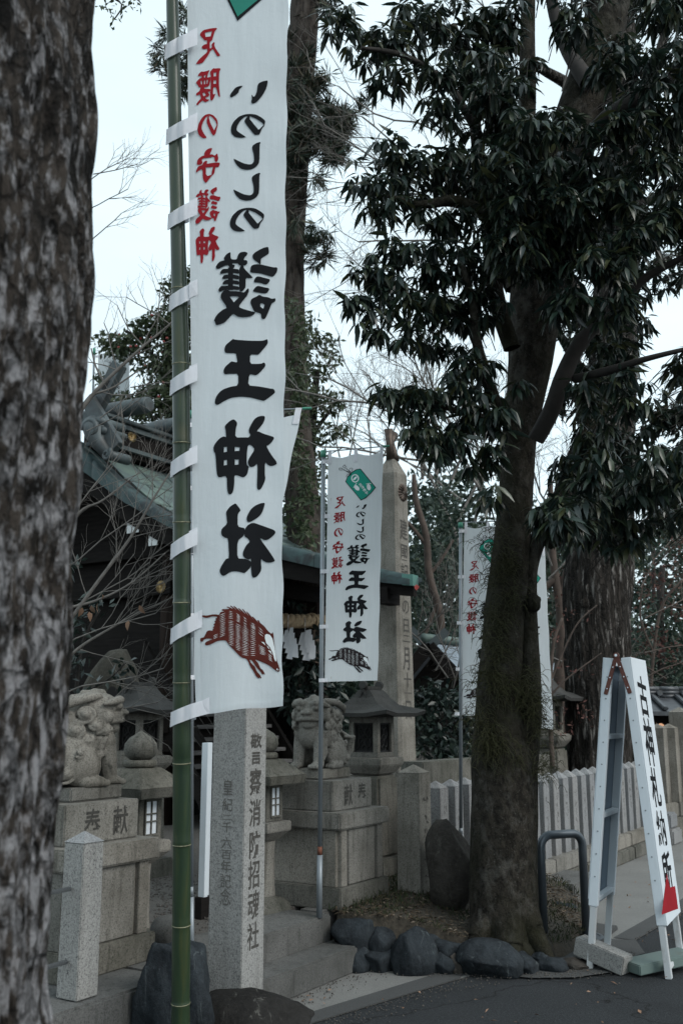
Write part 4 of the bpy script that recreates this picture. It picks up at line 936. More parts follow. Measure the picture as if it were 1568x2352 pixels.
def lion(sc, tc, body, head, label, sx=1.10):
    r_ = tag(empty('stone_lion', FR(sc, tc, 1.110)), label, 'stone lion', 'pair of stone guardian lions')
    MB().box((0, 0, .036), (.37, .30, .069)).build('plinth', M_['granite'], r_, bevel=.008)
    M = Matrix.Translation((0, 0, .067)) @ Matrix.Rotation(body, 4, 'Z') @ Matrix.Diagonal((sx, 1.02, .94, 1))
    o = link('lion_figure', lion_mesh(head), M_['granite'], r_, M)
# local x axis = along the road; the pair faces one another with the heads turned towards the visitors
lion(6.10, -4.0, R(180), R(14), 'right stone guardian lion facing the viewer, partly crossed by the steel pole')
lion(3.91, -4.10, R(-4), R(-38), 'left stone guardian lion seen from the side, next to the foreground trunk', 1.2)

# ================================================================== stone lanterns
def grille(m, w_, h_, M, parent):
    mb = MB()
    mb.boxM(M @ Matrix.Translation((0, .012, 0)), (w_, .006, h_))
    fr = MB()
    for x in (-w_/2+.006, w_/2-.006): fr.boxM(M @ Matrix.Translation((x, 0, 0)), (.012, .012, h_))
    for z in (-h_/2+.006, h_/2-.006): fr.boxM(M @ Matrix.Translation((0, 0, z)), (w_, .012, .012))
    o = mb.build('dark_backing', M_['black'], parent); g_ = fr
    for k in range(4):
        a = k*math.pi/2+math.pi/4
        P = [M @ Vector((math.cos(a)*w_*.24+math.cos(t)*w_*.15, 0, math.sin(a)*h_*.24+math.sin(t)*h_*.15)) for t in [j*math.pi/7 for j in range(15)]]
        g_.tube(P, .005, 5)
    for c in (-.36, 0, .36):
        g_.tube([M @ Vector((math.cos(t)*w_*.14, 0, c*h_+math.sin(t)*h_*.10)) for t in [j*math.pi/6 for j in range(13)]], .005, 5)
    for q in (-1, 1): g_.tube([M @ Vector((q*w_*.45, 0, -h_*.45)), M @ Vector((0, 0, 0)), M @ Vector((q*w_*.45, 0, h_*.45))], .004, 5)
    g_.build('grille', M_['grille'], parent)
def lantern_A():
    r_ = empty('stone_lantern')
    MB().frus((0, 0, 0), (.48, .48), (.44, .44), .16).build('foot', M_['granite_old'], r_, bevel=.01)
    MB().frus((0, 0, .161), (.35, .35), (.325, .325), .645).build('shaft', M_['granite_old'], r_, bevel=.02)
    c = MB(); prof = [(.13, .806), (.165, .825), (.20, .865), (.215, .885), (.222, .89), (.228, .945), (.20, .955)]
    c.lathe([(r*1.26, z) for r, z in prof], sq=4); c.build('cushion_slab', M_['granite'], r_, bevel=.006)
    f = MB().box((0, 0, .975), (.28, .28, .04)).build('firebox', M_['granite'], r_, bevel=.004); MB().box((0, 0, 1.262), (.28, .28, .05)).build('lintel', M_['granite'], f, bevel=.004)
    for x in (-.117, .117):
        for y in (-.117, .117): MB().box((x, y, 1.116), (.046, .046, .244)).build('corner_post', M_['granite'], f, bevel=.003)
    for k in range(4):
        M = Matrix.Rotation(k*math.pi/2, 4, 'Z') @ Matrix.Translation((0, -.115, 1.116)); grille(None, .188, .24, M, f)
    # curved hip-and-gable roof
    V, F = [], []; n = 8
    ring = [(.335, 1.287, .335), (.345, 1.318, .345), (.255, 1.343, .25), (.185, 1.388, .17), (.14, 1.45, .105), (.125, 1.505, .06), (.12, 1.51, .055)]
    for hx, z, hy in ring:
        for x, y, k in [(-1,-1,1),(-.5,-1,0),(0,-1,0),(.5,-1,0),(1,-1,1),(1,-.4,0),(1,.4,0),(1,1,1),(.5,1,0),(0,1,0),(-.5,1,0),(-1,1,1),(-1,.4,0),(-1,-.4,0)]:
            V.append((x*hx, y*hy, z+(.026*k if z < 1.36 else 0)))
    m = 14
    for i in range(len(ring)-1):
        for j in range(m): F.append((i*m+j, i*m+(j+1) % m, (i+1)*m+(j+1) % m, (i+1)*m+j))
    F.append(tuple(reversed(range(m)))); F.append(tuple((len(ring)-1)*m+j for j in range(m)))
    rf = MB().add(V, F).build('roof', M_['granite_roof'], r_)
    rdg = MB(); rdg.box((0, 0, 1.525), (.25, .075, .035)); rdg.build('ridge', M_['granite_roof'], rf, bevel=.006)
    for q in (-1, 1):
        e = MB(); e.tube([(q*.115, 0, 1.552), (q*.155, 0, 1.552)], .036, 10)
        e.bar((q*.135, -.055, 1.40), (q*.135, 0, 1.515), .022, .018); e.bar((q*.135, .055, 1.40), (q*.135, 0, 1.515), .022, .018)
        e.build('gable_end', M_['granite_roof'], rf, bevel=.003)
    return r_
LG = 'roofed stone lanterns with pierced iron grilles'
la = lantern_A(); p = aty(853, 1700, 8.25); la.matrix_basis = frame_M(V3(p.x, p.y, .31)) @ Matrix.Scale(.95, 4)
tag(la, 'roofed stone lantern with iron grilles in front of the tall inscribed obelisk', 'stone lantern', LG)
def place_A(px, Y, z, label, sc=1.):
    c = copy_tree(la); p = aty(px, 1700, Y); c.matrix_basis = frame_M(V3(p.x, p.y, z)) @ Matrix.Scale(sc, 4); tag(c, label, 'stone lantern', LG); return c
place_A(318, 8.3, .27, 'roofed stone lantern behind the left stone lion, half hidden')
place_A(1254, 12.7, .17, 'roofed stone lantern to the right of the mossy trunk, behind the fence', 1.2)
place_A(1436, 16, .19, 'roofed stone lantern almost hidden behind the white folding sign', 1.2)
def lantern_B():
    r_ = empty('stone_lantern')
    rock('foot_stone', V3(0, 0, .05), (.42, .40, .20), 5, M_['granite_old'], 0, 4, .06, 3, r_)
    MB().lathe([(.095, .12), (.088, .2), (.085, .45), (.09, .502)], 18).build('shaft', M_['granite'], r_, smooth=False)
    MB().lathe([(.105, .503), (.17, .548), (.205, .572), (.205, .632), (.19, .636)], sq=4).build('slab', M_['granite'], r_, bevel=.004)
    f = MB().box((0, 0, .7635), (.20, .20, .253)).build('firebox', M_['granite_old'], r_, bevel=.004)
    for k in range(4):
        M = Matrix.Rotation(k*math.pi/2, 4, 'Z') @ Matrix.Translation((0, -.1015, .772))
        pn = MB().boxM(M, (.095, .006, .19)).build('paper_pane', M_['shoji'], f)
        lt = MB()
        for x in (-.0525, 0, .0525): lt.boxM(M @ Matrix.Translation((x, -.006, 0)), (.010 if x else .008, .012, .20))
        for z in (-.10, -.022, .022, .10): lt.boxM(M @ Matrix.Translation((0, -.0065, z)), (.112, .012, .007 if abs(z) < .05 else .012))
        lt.build('lattice', M_['granite_old'], f)
    MB().frus((0, 0, .8905), (.42, .42), (.45, .45), .058).build('eave', M_['granite_old'], r_, bevel=.005)
    MB().frus((0, 0, .949), (.45, .45), (.19, .19), .112).build('roof', M_['granite_old'], r_, bevel=.006)
    MB().lathe([(.085, 1.0615), (.10, 1.072), (.10, 1.098), (.088, 1.108)], 20).build('collar', M_['granite_old'], r_, smooth=True)
    MB().lathe([(.06, 1.1085), (.09, 1.13), (.103, 1.165), (.098, 1.205), (.07, 1.24), (.03, 1.265), (.002, 1.283)], 22).build('finial', M_['granite_old'], r_, smooth=True)
    return r_
LB = 'stone lanterns with onion-shaped finials'
lb = lantern_B(); p = aty(322, 1760, 6.3); lb.matrix_basis = frame_M(V3(p.x, p.y, .17)) @ Matrix.Scale(1.0, 4)
tag(lb, 'onion-topped stone lantern between the left lion and the bamboo pole', 'stone lantern', LB)
c = copy_tree(lb); p = aty(606, 1760, 6.9); c.matrix_basis = frame_M(V3(p.x, p.y, .26)) @ Matrix.Scale(.94, 4)
tag(c, 'onion-topped stone lantern partly hidden behind the inscribed granite pillar', 'stone lantern', LB)
# ================================================================== inscribed pillar
yw = R(62); pa = V3(math.cos(yw), math.sin(yw), 0); pn = V3(math.sin(yw), -math.cos(yw), 0); pc = atz(553, 2288, .2); pw = .205
pctr = pc + pa*pw*.5 - pn*pw*.5
pil = empty('stone_pillar', frame_M(V3(pctr.x, pctr.y, .185), pa)); tag(pil, 'tall square granite pillar on a dark rock, inscribed on two faces, below the big banner', 'pillar')
MB().frus((0, 0, 0), (pw, pw), (pw*.97, pw*.97), 1.98).build('shaft', M_['granite_new'], pil, bevel=.004)
MB().frus((0, 0, 1.981), (pw*.97, pw*.97), (.02, .02), .07).build('cap', M_['granite_new'], pil)
zat = lambda y: (aty(575, y, pctr.y-.02)).z-.185
for ch, y0, y1 in zip('警察消防招魂社', (1682, 1762, 1833, 1905, 1972, 2041, 2114), (1752, 1823, 1893, 1966, 2035, 2106, 2175)):
    z1, z0 = zat(y0), zat(y1)
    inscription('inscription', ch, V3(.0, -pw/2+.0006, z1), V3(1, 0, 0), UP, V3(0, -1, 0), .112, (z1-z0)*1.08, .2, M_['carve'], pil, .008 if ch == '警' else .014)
for ch, y0, y1 in zip('皇紀二千六百年記念', (1787, 1830, 1866, 1883, 1917, 1946, 1970, 2002, 2035), (1822, 1858, 1880, 1907, 1943, 1968, 1998, 2032, 2072)):
    z1, z0 = zat(y0), zat(y1)
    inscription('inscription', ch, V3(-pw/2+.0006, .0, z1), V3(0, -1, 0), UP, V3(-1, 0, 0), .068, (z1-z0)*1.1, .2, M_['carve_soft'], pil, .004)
# ================================================================== obelisk
ob = atz(905, 1860, .3); ob = aty(905, 1700, 10.4)
obe = empty('obelisk', frame_M(V3(ob.x, ob.y, .3))); tag(obe, 'tall tapering granite obelisk with a bronze flower crest and a carved date', 'obelisk')
def oct_ring(h, c): return [(-h, -h+c), (-h+c, -h), (h-c, -h), (h, -h+c), (h, h-c), (h-c, h), (-h+c, h), (-h, h-c)]
zt = aty(905, 1092, 10.4).z-.3; V = []
for h, c, z in ((.185, .035, 0), (.128, .026, zt), (.05, .018, zt+.17)): V += [(x, y, z) for x, y in oct_ring(h, c)]
F = [(i*8+j, i*8+(j+1) % 8, (i+1)*8+(j+1) % 8, (i+1)*8+j) for i in range(2) for j in range(8)]+[tuple(reversed(range(8))), tuple(range(16, 24))]
MB().add(V, F).build('shaft', M_['granite'], obe)
hw = lambda z: .185-(.185-.128)*z/zt
slope = V3(0, (.185-.128)/zt, 1).normalized()
def mum(name, r_, mat, M, parent, pet=16):
    V, F = [], []; K = pet*6; rows = [(0, .55), (.16, .55), (.2, .35), (.3, .5), (.6, .62), (.85, .5), (1, .12), (1.0, 0)]
    for q, h in rows:
        for k in range(K):
            a = 2*math.pi*k/K; sc_ = abs(math.cos(pet*a/2)); rr = q*(1-.10*(1-sc_)*(q > .8)); hh = h*(1 if q < .25 else .45+.55*sc_)
            V.append(tuple(M @ Vector((rr*r_*math.cos(a), -hh*r_*.35, rr*r_*math.sin(a)))))
    for i in range(len(rows)-1):
        for k in range(K): F.append((i*K+k, i*K+(k+1) % K, (i+1)*K+(k+1) % K, (i+1)*K+k))
    return MB().add(V, F).build(name, mat, parent)
zm = aty(921, 1135, 10.4).z-.3; mum('flower_crest', .098, M_['bronze'], Matrix.Translation((.0, -hw(zm)-.002, zm)), obe)
for ch, y0, y1 in zip('建國記念の日二月十一日', (1190,1247,1293,1336,1372,1418,1455,1482,1543,1583,1605), (1238,1286,1332,1368,1410,1452,1476,1538,1578,1600,1650)):
    z1, z0 = aty(925, y0, 10.3).z-.3, aty(925, y1, 10.3).z-.3
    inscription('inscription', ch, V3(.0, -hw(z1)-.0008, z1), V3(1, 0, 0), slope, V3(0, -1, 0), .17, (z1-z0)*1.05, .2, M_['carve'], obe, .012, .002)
fi = MB(); fi.tube([(-.03, 0, zt+.165), (-.035, 0, zt+.32), (-.06, 0, zt+.5)], [.045, .035, .05], 10); fi.tube([(.02, -.02, zt+.165), (.03, -.01, zt+.27), (.0, 0, zt+.36), (.04, 0, zt+.47)], [.06, .04, .035, .06], 10); fi.build('bronze_finial', M_['bronze'], obe, smooth=True)
# ================================================================== stele with a niche
st_p = aty(252, 1640, 8.9)
OUT = [(181,1760),(183,1640),(188,1600),(196,1568),(211,1540),(233,1511),(250,1493),(270,1489),(289,1490),(299,1510),(316,1538),(320,1570),(325,1640),(330,1760)]
big_ = []
for i in range(len(OUT)-1):
    for j in range(4): big_.append((OUT[i][0]+(OUT[i+1][0]-OUT[i][0])*j/4, OUT[i][1]+(OUT[i+1][1]-OUT[i][1])*j/4))
big_.append(OUT[-1]); stl = empty('stele', loc=V3(st_p.x, st_p.y, .3)); V, F = [], []; n = len(big_); cxp, cyp = 254, 1640
for ins, dy in ((.0, -.13), (.35, -.14), (.62, -.135), (.84, -.115), (.96, -.05), (1, .06), (.9, .16), (.5, .2), (0, .2)):
    for x, y in big_:
        p = aty(cxp+(x-cxp)*ins, cyp+(y-cyp)*ins, 8.9)+V3(0, dy, 0); q = p*3.2; k = .03*noise.noise(q*.6)+.008*noise.noise(p*9)
        V.append(tuple(p+V3(k*.6, k*1.3-.25*max(0, p.z-1.5)*(-.0), k*.5)-stl.location))
for i in range(8):
    for j in range(n-1): F.append((i*n+j, i*n+j+1, (i+1)*n+j+1, (i+1)*n+j))
o = MB().add(V, F).build('standing_rock', M_['rock_stele'], stl, smooth=True); bmx = bmesh.new(); bmx.from_mesh(o.data); bmesh.ops.remove_doubles(bmx, verts=bmx.verts, dist=1e-4); bmesh.ops.recalc_face_normals(bmx, faces=bmx.faces); bmx.to_mesh(o.data); bmx.free()
tag(stl, 'upright weathered natural stone with a small dark niche, behind the left lion', 'standing stone')
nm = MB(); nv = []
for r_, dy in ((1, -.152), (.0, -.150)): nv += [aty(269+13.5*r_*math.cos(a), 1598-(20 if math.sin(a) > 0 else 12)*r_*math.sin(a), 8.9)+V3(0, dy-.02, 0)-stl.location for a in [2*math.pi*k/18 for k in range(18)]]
nm.add(nv, [(k, (k+1) % 18, 18+(k+1) % 18, 18+k) for k in range(18)]).build('niche', M_['black'], stl)  # flat black disc, the hollow's shade painted on without a recess
# ================================================================== posts and fences
def post_mesh(w_, h_, cap, name='post'):
    m = MB(); m.frus((0, 0, 0), (w_, w_), (w_*.97, w_*.97), h_); m.frus((0, 0, h_+.0005), (w_*1.0, w_*1.0), (.006, .006), cap); return m.mesh(name, bevel=.003)
pm = atz(176, 2293, .32); pctr2 = pm + A*.063 - N*.063
po = empty('bollard', frame_M(V3(pctr2.x, pctr2.y, .305))); tag(po, 'short square granite post with pyramid top beside the foreground trunk', 'post')
MB().frus((0, 0, 0), (.130, .130), (.126, .126), .668).build('shaft', M_['granite_new'], po, bevel=.004)
MB().frus((0, 0, .669), (.129, .129), (.005, .005), .045).build('pyramid_top', M_['granite_pale'], po)
for k, z in enumerate((.16, .47)):
    q = W(0, 0, z+.305); a = V3(pctr2.x, pctr2.y, z+.305)-A*.074
    o = MB().tube([a-A*2.2, a], .011, 10).build('rail', M_['chrome'], None, smooth=True); tag(o, ('lower' if k == 0 else 'upper')+' thin bright steel rail running left from the short granite post', 'rail', 'steel rails left of the short post')
fn = empty('stone_fence', frame_M(W(6.5, -3.5, 0))); tag(fn, 'low stone fence of close-set square pillars with pyramid tops, behind the tree', 'fence')
SFX = post_mesh(.15, .69, .055, 'fence_post'); SFB = post_mesh(.155, .675, .068, 'fence_post')
bigp = aty(951, 1900, 7.5); inv = fn.matrix_basis.inverted()
def chisel(o, y, z0, n, sc=1.):
    # flat strokes for worn, unreadable carving, recess shade and dirt in their colour
    r = random.Random(n*7+int(o.location.x*100)); m = MB()
    for c in range(n):
        for _ in range(5):
            a = Vector((r.uniform(-.022, .022)*sc, y-.0008, z0-c*.085*sc-r.uniform(0, .06)*sc)); d = Vector((r.uniform(-.5, 1), 0, r.uniform(-1, .3))).normalized()*r.uniform(.012, .034)*sc
            w_ = Vector((-d.z, 0, d.x)).normalized()*r.uniform(.0018, .0045)*sc; m.add([a-w_, a+d*.5-w_*1.2, a+d, a+d*.5+w_*.8, a+w_], [(0, 1, 2, 3, 4)])
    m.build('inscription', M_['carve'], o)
def fpost(me, s, t, z, txt=None, m='granite'):
    M = Matrix.Translation(inv @ W(s, t, z)); o = link('fence_post', me, M_[m], fn, M)
    if txt: chisel(o, -.0775 if me is SFB else -.0752, .56, txt)
    return o
BIG = post_mesh(.185, .875, .058, 'fence_post')
sb, tb_ = st(bigp); o = fpost(BIG, sb, tb_, .26, None, 'granite')
chisel(o, -.0927, .72, 7, 1.25)
k = 0; s = sb+.55
while s < 12.6:
    t = tb_-.10 if s < 8.0 else -3.50
    fpost(SFX if s < 8.0 else SFB, s, t, .30 if s < 8.0 else .272, 3+(k*5) % 3, 'granite' if k % 2 else 'granite_pale'); s += .262; k += 1
MB().box((inv @ W((sb+8.2)/2+.2, -3.9, .27)).to_tuple(), (8.2-sb-.1, .30, .08)).build('fence_kerb', M_['granite_old'], fn, bevel=.006)
x0 = 8.22
while x0 < 12.7:
    c = inv @ W(x0+.39, -3.48, .235); MB().box((c.x, c.y, .207), (.77, .26, .13)).build('fence_kerb', M_['granite'], fn, bevel=.008)
    MB().box((c.x, c.y-.01, .070), (.76, .30, .138)).build('foundation_stone', M_['granite_old'], fn, bevel=.012); x0 += .785
for sz_, z, h_ in ((.42, .09, .18), (.34, .275, .18)):
    c = inv @ W(12.95, -3.44, 0); MB().box((c.x, c.y, z), (sz_, sz_*.9, h_)).build('end_stone', M_['granite_pale'], fn, bevel=.02)
# farther fence to the right of the folding sign
f2 = empty('stone_fence', frame_M(W(14.6, -4.1, 0))); tag(f2, 'taller far stone fence at the right edge behind the folding sign', 'fence')
i2 = f2.matrix_basis.inverted(); P2 = post_mesh(.21, .95, .06, 'fence_post'); P3 = post_mesh(.24, 1.16, .07, 'fence_post')
for k in range(8):
    q = aty(1522+k*27, 1900, 13.6+k*.12); me = P3 if k in (2, 5) else P2
    c = i2 @ V3(q.x, q.y, .42); link('fence_post', me, M_['granite'], f2, Matrix.Translation(c))
q0, q1 = i2 @ aty(1440, 1900, 13.3), i2 @ aty(1720, 1900, 14.6)
for a_, z, wd, h_ in ((0, .33, .34, .18), (0, .12, .55, .24)):
    d_ = (q1-q0)/3
    for k in range(3):
        a, b = q0+d_*k, q0+d_*(k+.985); MB().bar((a.x, a.y, z), (b.x, b.y, z), wd, h_).build('fence_kerb', M_['granite'] if z > .2 else M_['granite_old'], f2, bevel=.012)
# ================================================================== shrine hall
GS = 8.5                                                          # the gable edge of the roof lies at s = 8.5
SL = 3.6                                                          # roof length along the ridge
shr = empty('shrine_hall', FR(GS, 0, 0)); tag(shr, 'dark timber shrine hall with a sweeping green copper roof and golden flower crests', 'shrine hall')
RK = [(-9.45,5.02),(-9.12,4.78),(-8.66,4.40),(-8.14,4.03),(-7.59,3.745),(-6.81,3.50),(-6.05,3.30),(-5.57,3.165),(-4.86,2.95),(-4.52,2.865)]
VB = [(-9.45,4.66),(-9.07,4.50),(-8.40,4.05),(-7.50,3.585),(-6.81,3.36),(-6.05,3.155),(-5.57,3.025),(-4.86,2.83),(-4.56,2.785)]
def itp(tab, t):
    for a, b in zip(tab, tab[1:]):
        if t <= b[0]: break
    return a[1]+(b[1]-a[1])*(t-a[0])/(b[0]-a[0])
def rz(t):                                                        # smoothed roof curve
    return (itp(RK, t-.2)+2*itp(RK, t)+itp(RK, t+.2))/4 if -9.2 < t < -4.75 else itp(RK, t)
ts = [-9.45+(4.93)*k/40 for k in range(41)]
def xfar(t): return max(.12, min(SL, .12+(SL-.12)*(-4.55-t)/2.75))      # the far side is hipped back from the front corner
# roof body: top surface set slightly under the panels, soffit below
V, F = [], []
prof = [(t, rz(t)-.012) for t in ts]+[(t, itp(VB, max(-9.45, min(-4.56, t)))+.03) for t in reversed(ts)]
n = len(prof)
for x in (.06, SL):
    for t, z in prof: V.append((x, -t, z))
F = [(j, (j+1) % n, n+(j+1) % n, n+j) for j in range(n)]+[tuple(reversed(range(n))), tuple(range(n, 2*n))]
V = [(min(x, xfar(-y)) if x > .1 else x, y, z) for x, y, z in V]
roof = MB().add(V, F).build('roof', M_['wood_dark'], shr)
# verge band: a strip of separate copper plates along the gable edge, rounded lip on top
def curve_strip(name, t0, t1, x0, x1, m, parent, top, bot, k=6):
    V = []; F = []
    for i in range(k+1):
        t = t0+(t1-t0)*i/k
        V += [(x0, -t, bot(t)), (x0, -t, top(t)-.035), (x0+.012, -t, top(t)-.006), (x0+.05, -t, top(t)+.018), (x1, -t, top(t)+.012), (x1, -t, top(t)-.03)]
    for i in range(k):
        for j in range(5): F.append((6*i+j, 6*i+j+1, 6*i+6+j+1, 6*i+6+j))
    F += [tuple(range(6))[::-1], tuple(6*k+j for j in range(6))]
    o = MB().add(V, F).build(name, m, parent); o.data.polygons.foreach_set('use_smooth', [True]*len(F)); return o
def lin(f): return lambda t: f(max(-9.45, min(-4.56, t)))
vt = [-9.4,-8.95,-8.45,-7.95,-7.42,-6.85,-6.25,-5.65,-5.1,-4.53]
for a, b in zip(vt, vt[1:]):
    curve_strip('verge_plate', a+.004, b-.004, 0, .26, M_['verge'], roof, rz, lin(lambda t: itp(VB, t)))
# eave edge (front): plates along s
for k in range(1):
    a, b = .0, .12
    MB().add([(a+.004,4.50,2.775),(b-.004,4.50,2.775),(b-.004,4.50,2.885),(a+.004,4.50,2.885),(a+.004,4.62,2.79),(b-.004,4.62,2.79),(b-.004,4.62,2.90),(a+.004,4.62,2.90)],
             [(0,1,2,3),(3,2,6,7),(1,5,6,2),(4,0,3,7),(5,4,7,6),(1,0,4,5)]).build('eave_plate', M_['verge_green'], roof)
# copper sheets: staggered plates following the curve
cols = 9
for c in range(9):
    t0, t1 = -9.2+c*.52, -9.2+(c+1)*.52
    if t1 > -4.6: t1 = -4.6
    shift = (c % 2)*.27
    x = .30-shift
    while x < SL-.05:
        a, b = max(.28, x)+.012, min(SL, x+.56)-.012
        if b-a > .05:
            if a > xfar(t1)-.1: x += .56; continue
            b = min(b, xfar(t1)-.004); V, F = [], []; kk = 4
            for i in range(kk+1):
                t = t0+.012+(t1-t0-.024)*i/kk; z = rz(t)+.006+.012*(i/kk)
                V += [(a+(.10*(1-i/kk)), -t, z), (b+(.10*(1-i/kk)), -t, z), (a+(.10*(1-i/kk)), -t, z-.02), (b+(.10*(1-i/kk)), -t, z-.02)]
            for i in range(kk): q = 4*i; F += [(q, q+1, q+5, q+4), (q, q+4, q+6, q+2), (q+1, q+3, q+7, q+5)]
            q = 4*kk; F.append((q, q+1, q+3, q+2)); MB().add(V, F).build('copper_sheet', M_['copper'], roof)
        x += .56
# rear slope
MB().add([(0,9.45,5.0),(SL,9.45,5.0),(SL,11.4,3.7),(0,11.4,3.7),(0,9.45,4.7),(SL,9.45,4.7),(SL,11.4,3.4),(0,11.4,3.4)], [(0,3,2,1),(4,5,6,7),(0,1,5,4),(1,2,6,5),(2,3,7,6),(3,0,4,7)]).build('rear_slope', M_['copper'], roof)
# ridge
rg_ = MB().box((SL/2+.15, 9.25, 5.03), (SL-.3, .36, .34)).build('ridge', M_['wood_dark'], shr)
MB().box((SL/2+.12, 9.25, 5.232), (SL-.24, .46, .06)).build('ridge_band', M_['copper_dark'], rg_)
MB().box((SL/2+.12, 9.25, 5.30), (SL-.24, .56, .05)).build('ridge_cap', M_['copper_dark'], rg_, bevel=.01)
MB().box((SL/2+.12, 9.25, 4.95), (SL-.24, .47, .05)).build('ridge_sill', M_['copper_dark'], rg_)
MB().box((SL/2+.12, 9.25, 5.352), (SL-.2, .3, .05)).build('ridge_board', M_['copper_dark'], rg_)
FX = lambda p: shr.matrix_basis.inverted() @ p
pm_ = at_t(305, 1002, -9.06); q = FX(pm_); mum('flower_crest', .08, M_['gold'], Matrix.Translation((q.x, 9.25-.183, q.z)), rg_)
for s_ in (.62, 1.55, 2.5, 3.4):
    b_ = MB(); b_.tube([(s_, 8.62, 5.47), (s_, 8.66, 5.47), (s_, 9.25, 5.485), (s_, 9.86, 5.47)], [.098, .105, .115, .10], 18); lg = b_.build('ridge_log', M_['copper_dark'], rg_, smooth=True)
    MB().tube([(s_, 8.618, 5.47), (s_, 8.612, 5.47)], .085, 18).build('end_disc', M_['copper_dark'], lg)
# crossed finials over the gable
cg = empty('crossed_finial'); cg.parent = rg_
def board(a, b, wd, th, slots):
    p, q = FX(a), FX(b); p.x = q.x = p.x
    o = MB().bar(p, q, th, wd, up=(1, 0, 0)).build('finial_board', M_['copper_dark'], rg_, bevel=.008)
    d = (q-p).normalized(); nrm = Vector((-1, 0, 0)); sd_ = d.cross(nrm)
    for t0, t1 in slots:
        c = p+(q-p)*(t0+t1)/2; MB().bar(p+(q-p)*t0+nrm*(th/2+.002), p+(q-p)*t1+nrm*(th/2+.002), .05, .012, up=(1, 0, 0)).build('slot', M_['black'], o)
COL.objects.unlink(cg); bpy.data.objects.remove(cg)
def fboard(P, Q, x, wd, th, slots):
    p, q = FX(P), FX(Q); p.x = q.x = x; d = (q-p).normalized(); side = Vector((1, 0, 0)).cross(d)
    M = frame_M((p+q)/2, d, side, Vector((1, 0, 0)))
    o = MB().boxM(M, ((q-p).length, wd, th)).build('finial_board', M_['copper_dark'], rg_, bevel=.006)
    for a, b in slots:
        Mc = frame_M(p+(q-p)*(a+b)/2-Vector((th/2+.001, 0, 0)), d, side, Vector((1, 0, 0))); MB().boxM(Mc, ((q-p).length*(b-a), wd*.34, .006)).build('slot', M_['black'], o)
fboard(at_s(276, 836, GS+.12), at_s(196, 990, GS+.12), .12, .20, .10, [(.25, .40), (.62, .76)])
fboard(at_s(203, 918, GS+.02), at_s(270, 1030, GS+.02), .02, .19, .09, [])
# scrolled end ornament
on = MB()
def scroll(c, R0, turns, tr, ph, sgn=1):
    P = []
    for k in range(30):
        t = k/29; r = R0*(1-.85*t); a = ph+sgn*t*turns*2*math.pi; P.append(Vector((c[0], c[1]+r*math.cos(a), c[2]+r*math.sin(a))))
    on.tube(P, [tr*(1-.3*k/29) for k in range(30)], 8)
c1, c2 = FX(at_s(222, 990, GS-.02)), FX(at_s(250, 1046, GS-.02))
on.tube([c1+Vector((.0, .12, .12)), c1, (c1+c2)/2+Vector((0, .05, 0)), c2], [.12, .16, .10, .07], 12)
scroll((c1.x-.10, c1.y, c1.z), .13, 1.6, .035, 0); scroll((c2.x-.05, c2.y-.02, c2.z), .075, 1.5, .028, 2.2)
on.tube([c1+Vector((-.08, -.10, .10)), c1+Vector((.35, -.10, .10))], .06, 12); on.tube([c1+Vector((-.05, -.14, -.02)), c1+Vector((.35, -.14, -.02))], .05, 12); on.tube([c2+Vector((-.06, -.03, 0)), c2+Vector((.3, -.03, 0))], .065, 12)
on.build('scroll_ornament', M_['copper_dark'], rg_, smooth=True)
# underside board (bargeboard) and purlin ends
for a, b in zip(vt, vt[1:]):
    V = []; 
    for t in (a, b):
        z = itp(VB, max(-9.45, min(-4.56, t)))-.003; h = .24 if t < -7 else .24-.14*(t+7)/2.5
        V += [(.07, -t, z), (.07, -t, z-h), (.14, -t, z-h), (.14, -t, z)]
    MB().add(V, [(0,1,5,4),(1,2,6,5),(2,3,7,6),(3,0,4,7),(3,2,1,0),(4,5,6,7)]).build('bargeboard', M_['wood_dark'], shr)
for px, py, sz_ in ((300, 1204, .20), (346, 1238, .145)):
    q = FX(at_s(px, py, GS+.05)); o = MB().box((.9, q.y, q.z), (1.6, sz_*.9, sz_*.9)).build('purlin', M_['wood_dark'], shr)
    MB().box((.0955, q.y, q.z), (.006, sz_, sz_)).build('white_end', M_['whitecap'], o, bevel=.003)
q = FX(at_s(880, 1368, GS+.05)); MB().box((.15, q.y, q.z), (.26, .12, .16)).build('purlin', M_['wood_dark'], shr)
# gable wall, beams, column
WX = .62
wl = MB().box((WX+.06, 9.7, 2.25), (.08, 3.1, 3.0)).build('wall', M_['wood_dark'], shr)
MB().add([(x, y, z) for x in (WX+.03, WX+.09) for y, z in ((8.2, 3.76), (11.2, 3.76), (11.2, 3.8), (9.45, 4.6), (8.55, 4.05), (8.2, 3.8))], [(0,1,2,3,4,5),(11,10,9,8,7,6)]+[(j, 6+j, 6+(j+1) % 6, (j+1) % 6) for j in range(6)]).build('gable', M_['wood_dark'], shr)
for k in range(15): MB().box((WX+.008, 9.72, 1.15+k*.178), (.022, 3.02, .1765)).build('wall_board', M_['wood_dark'], wl)
for z, h_, t0, t1, dx in ((3.08, .23, 8.02, 11.4, -.08), (3.52, .14, 8.0, 11.4, -.05), (1.42, .16, 7.9, 11.4, -.30), (1.20, .13, 7.8, 11.4, -.38)):
    MB().box((WX+dx, (t0+t1)/2, z), (.14, t1-t0, h_)).build('beam', M_['wood_dark'], shr, bevel=.006)
for z in (1.64, 1.77): MB().tube([(WX-.42, 8.0, z), (WX-.42, 11.2, z)], .026, 8).build('rail', M_['wood_dark'], shr, smooth=True)
q = FX(at_s(370, 1348, GS+WX-.15)); mum('flower_crest', .078, M_['gold'], Matrix.Translation((q.x-.004, q.y, q.z)) @ Matrix.Rotation(R(-90), 4, 'Z'), shr)
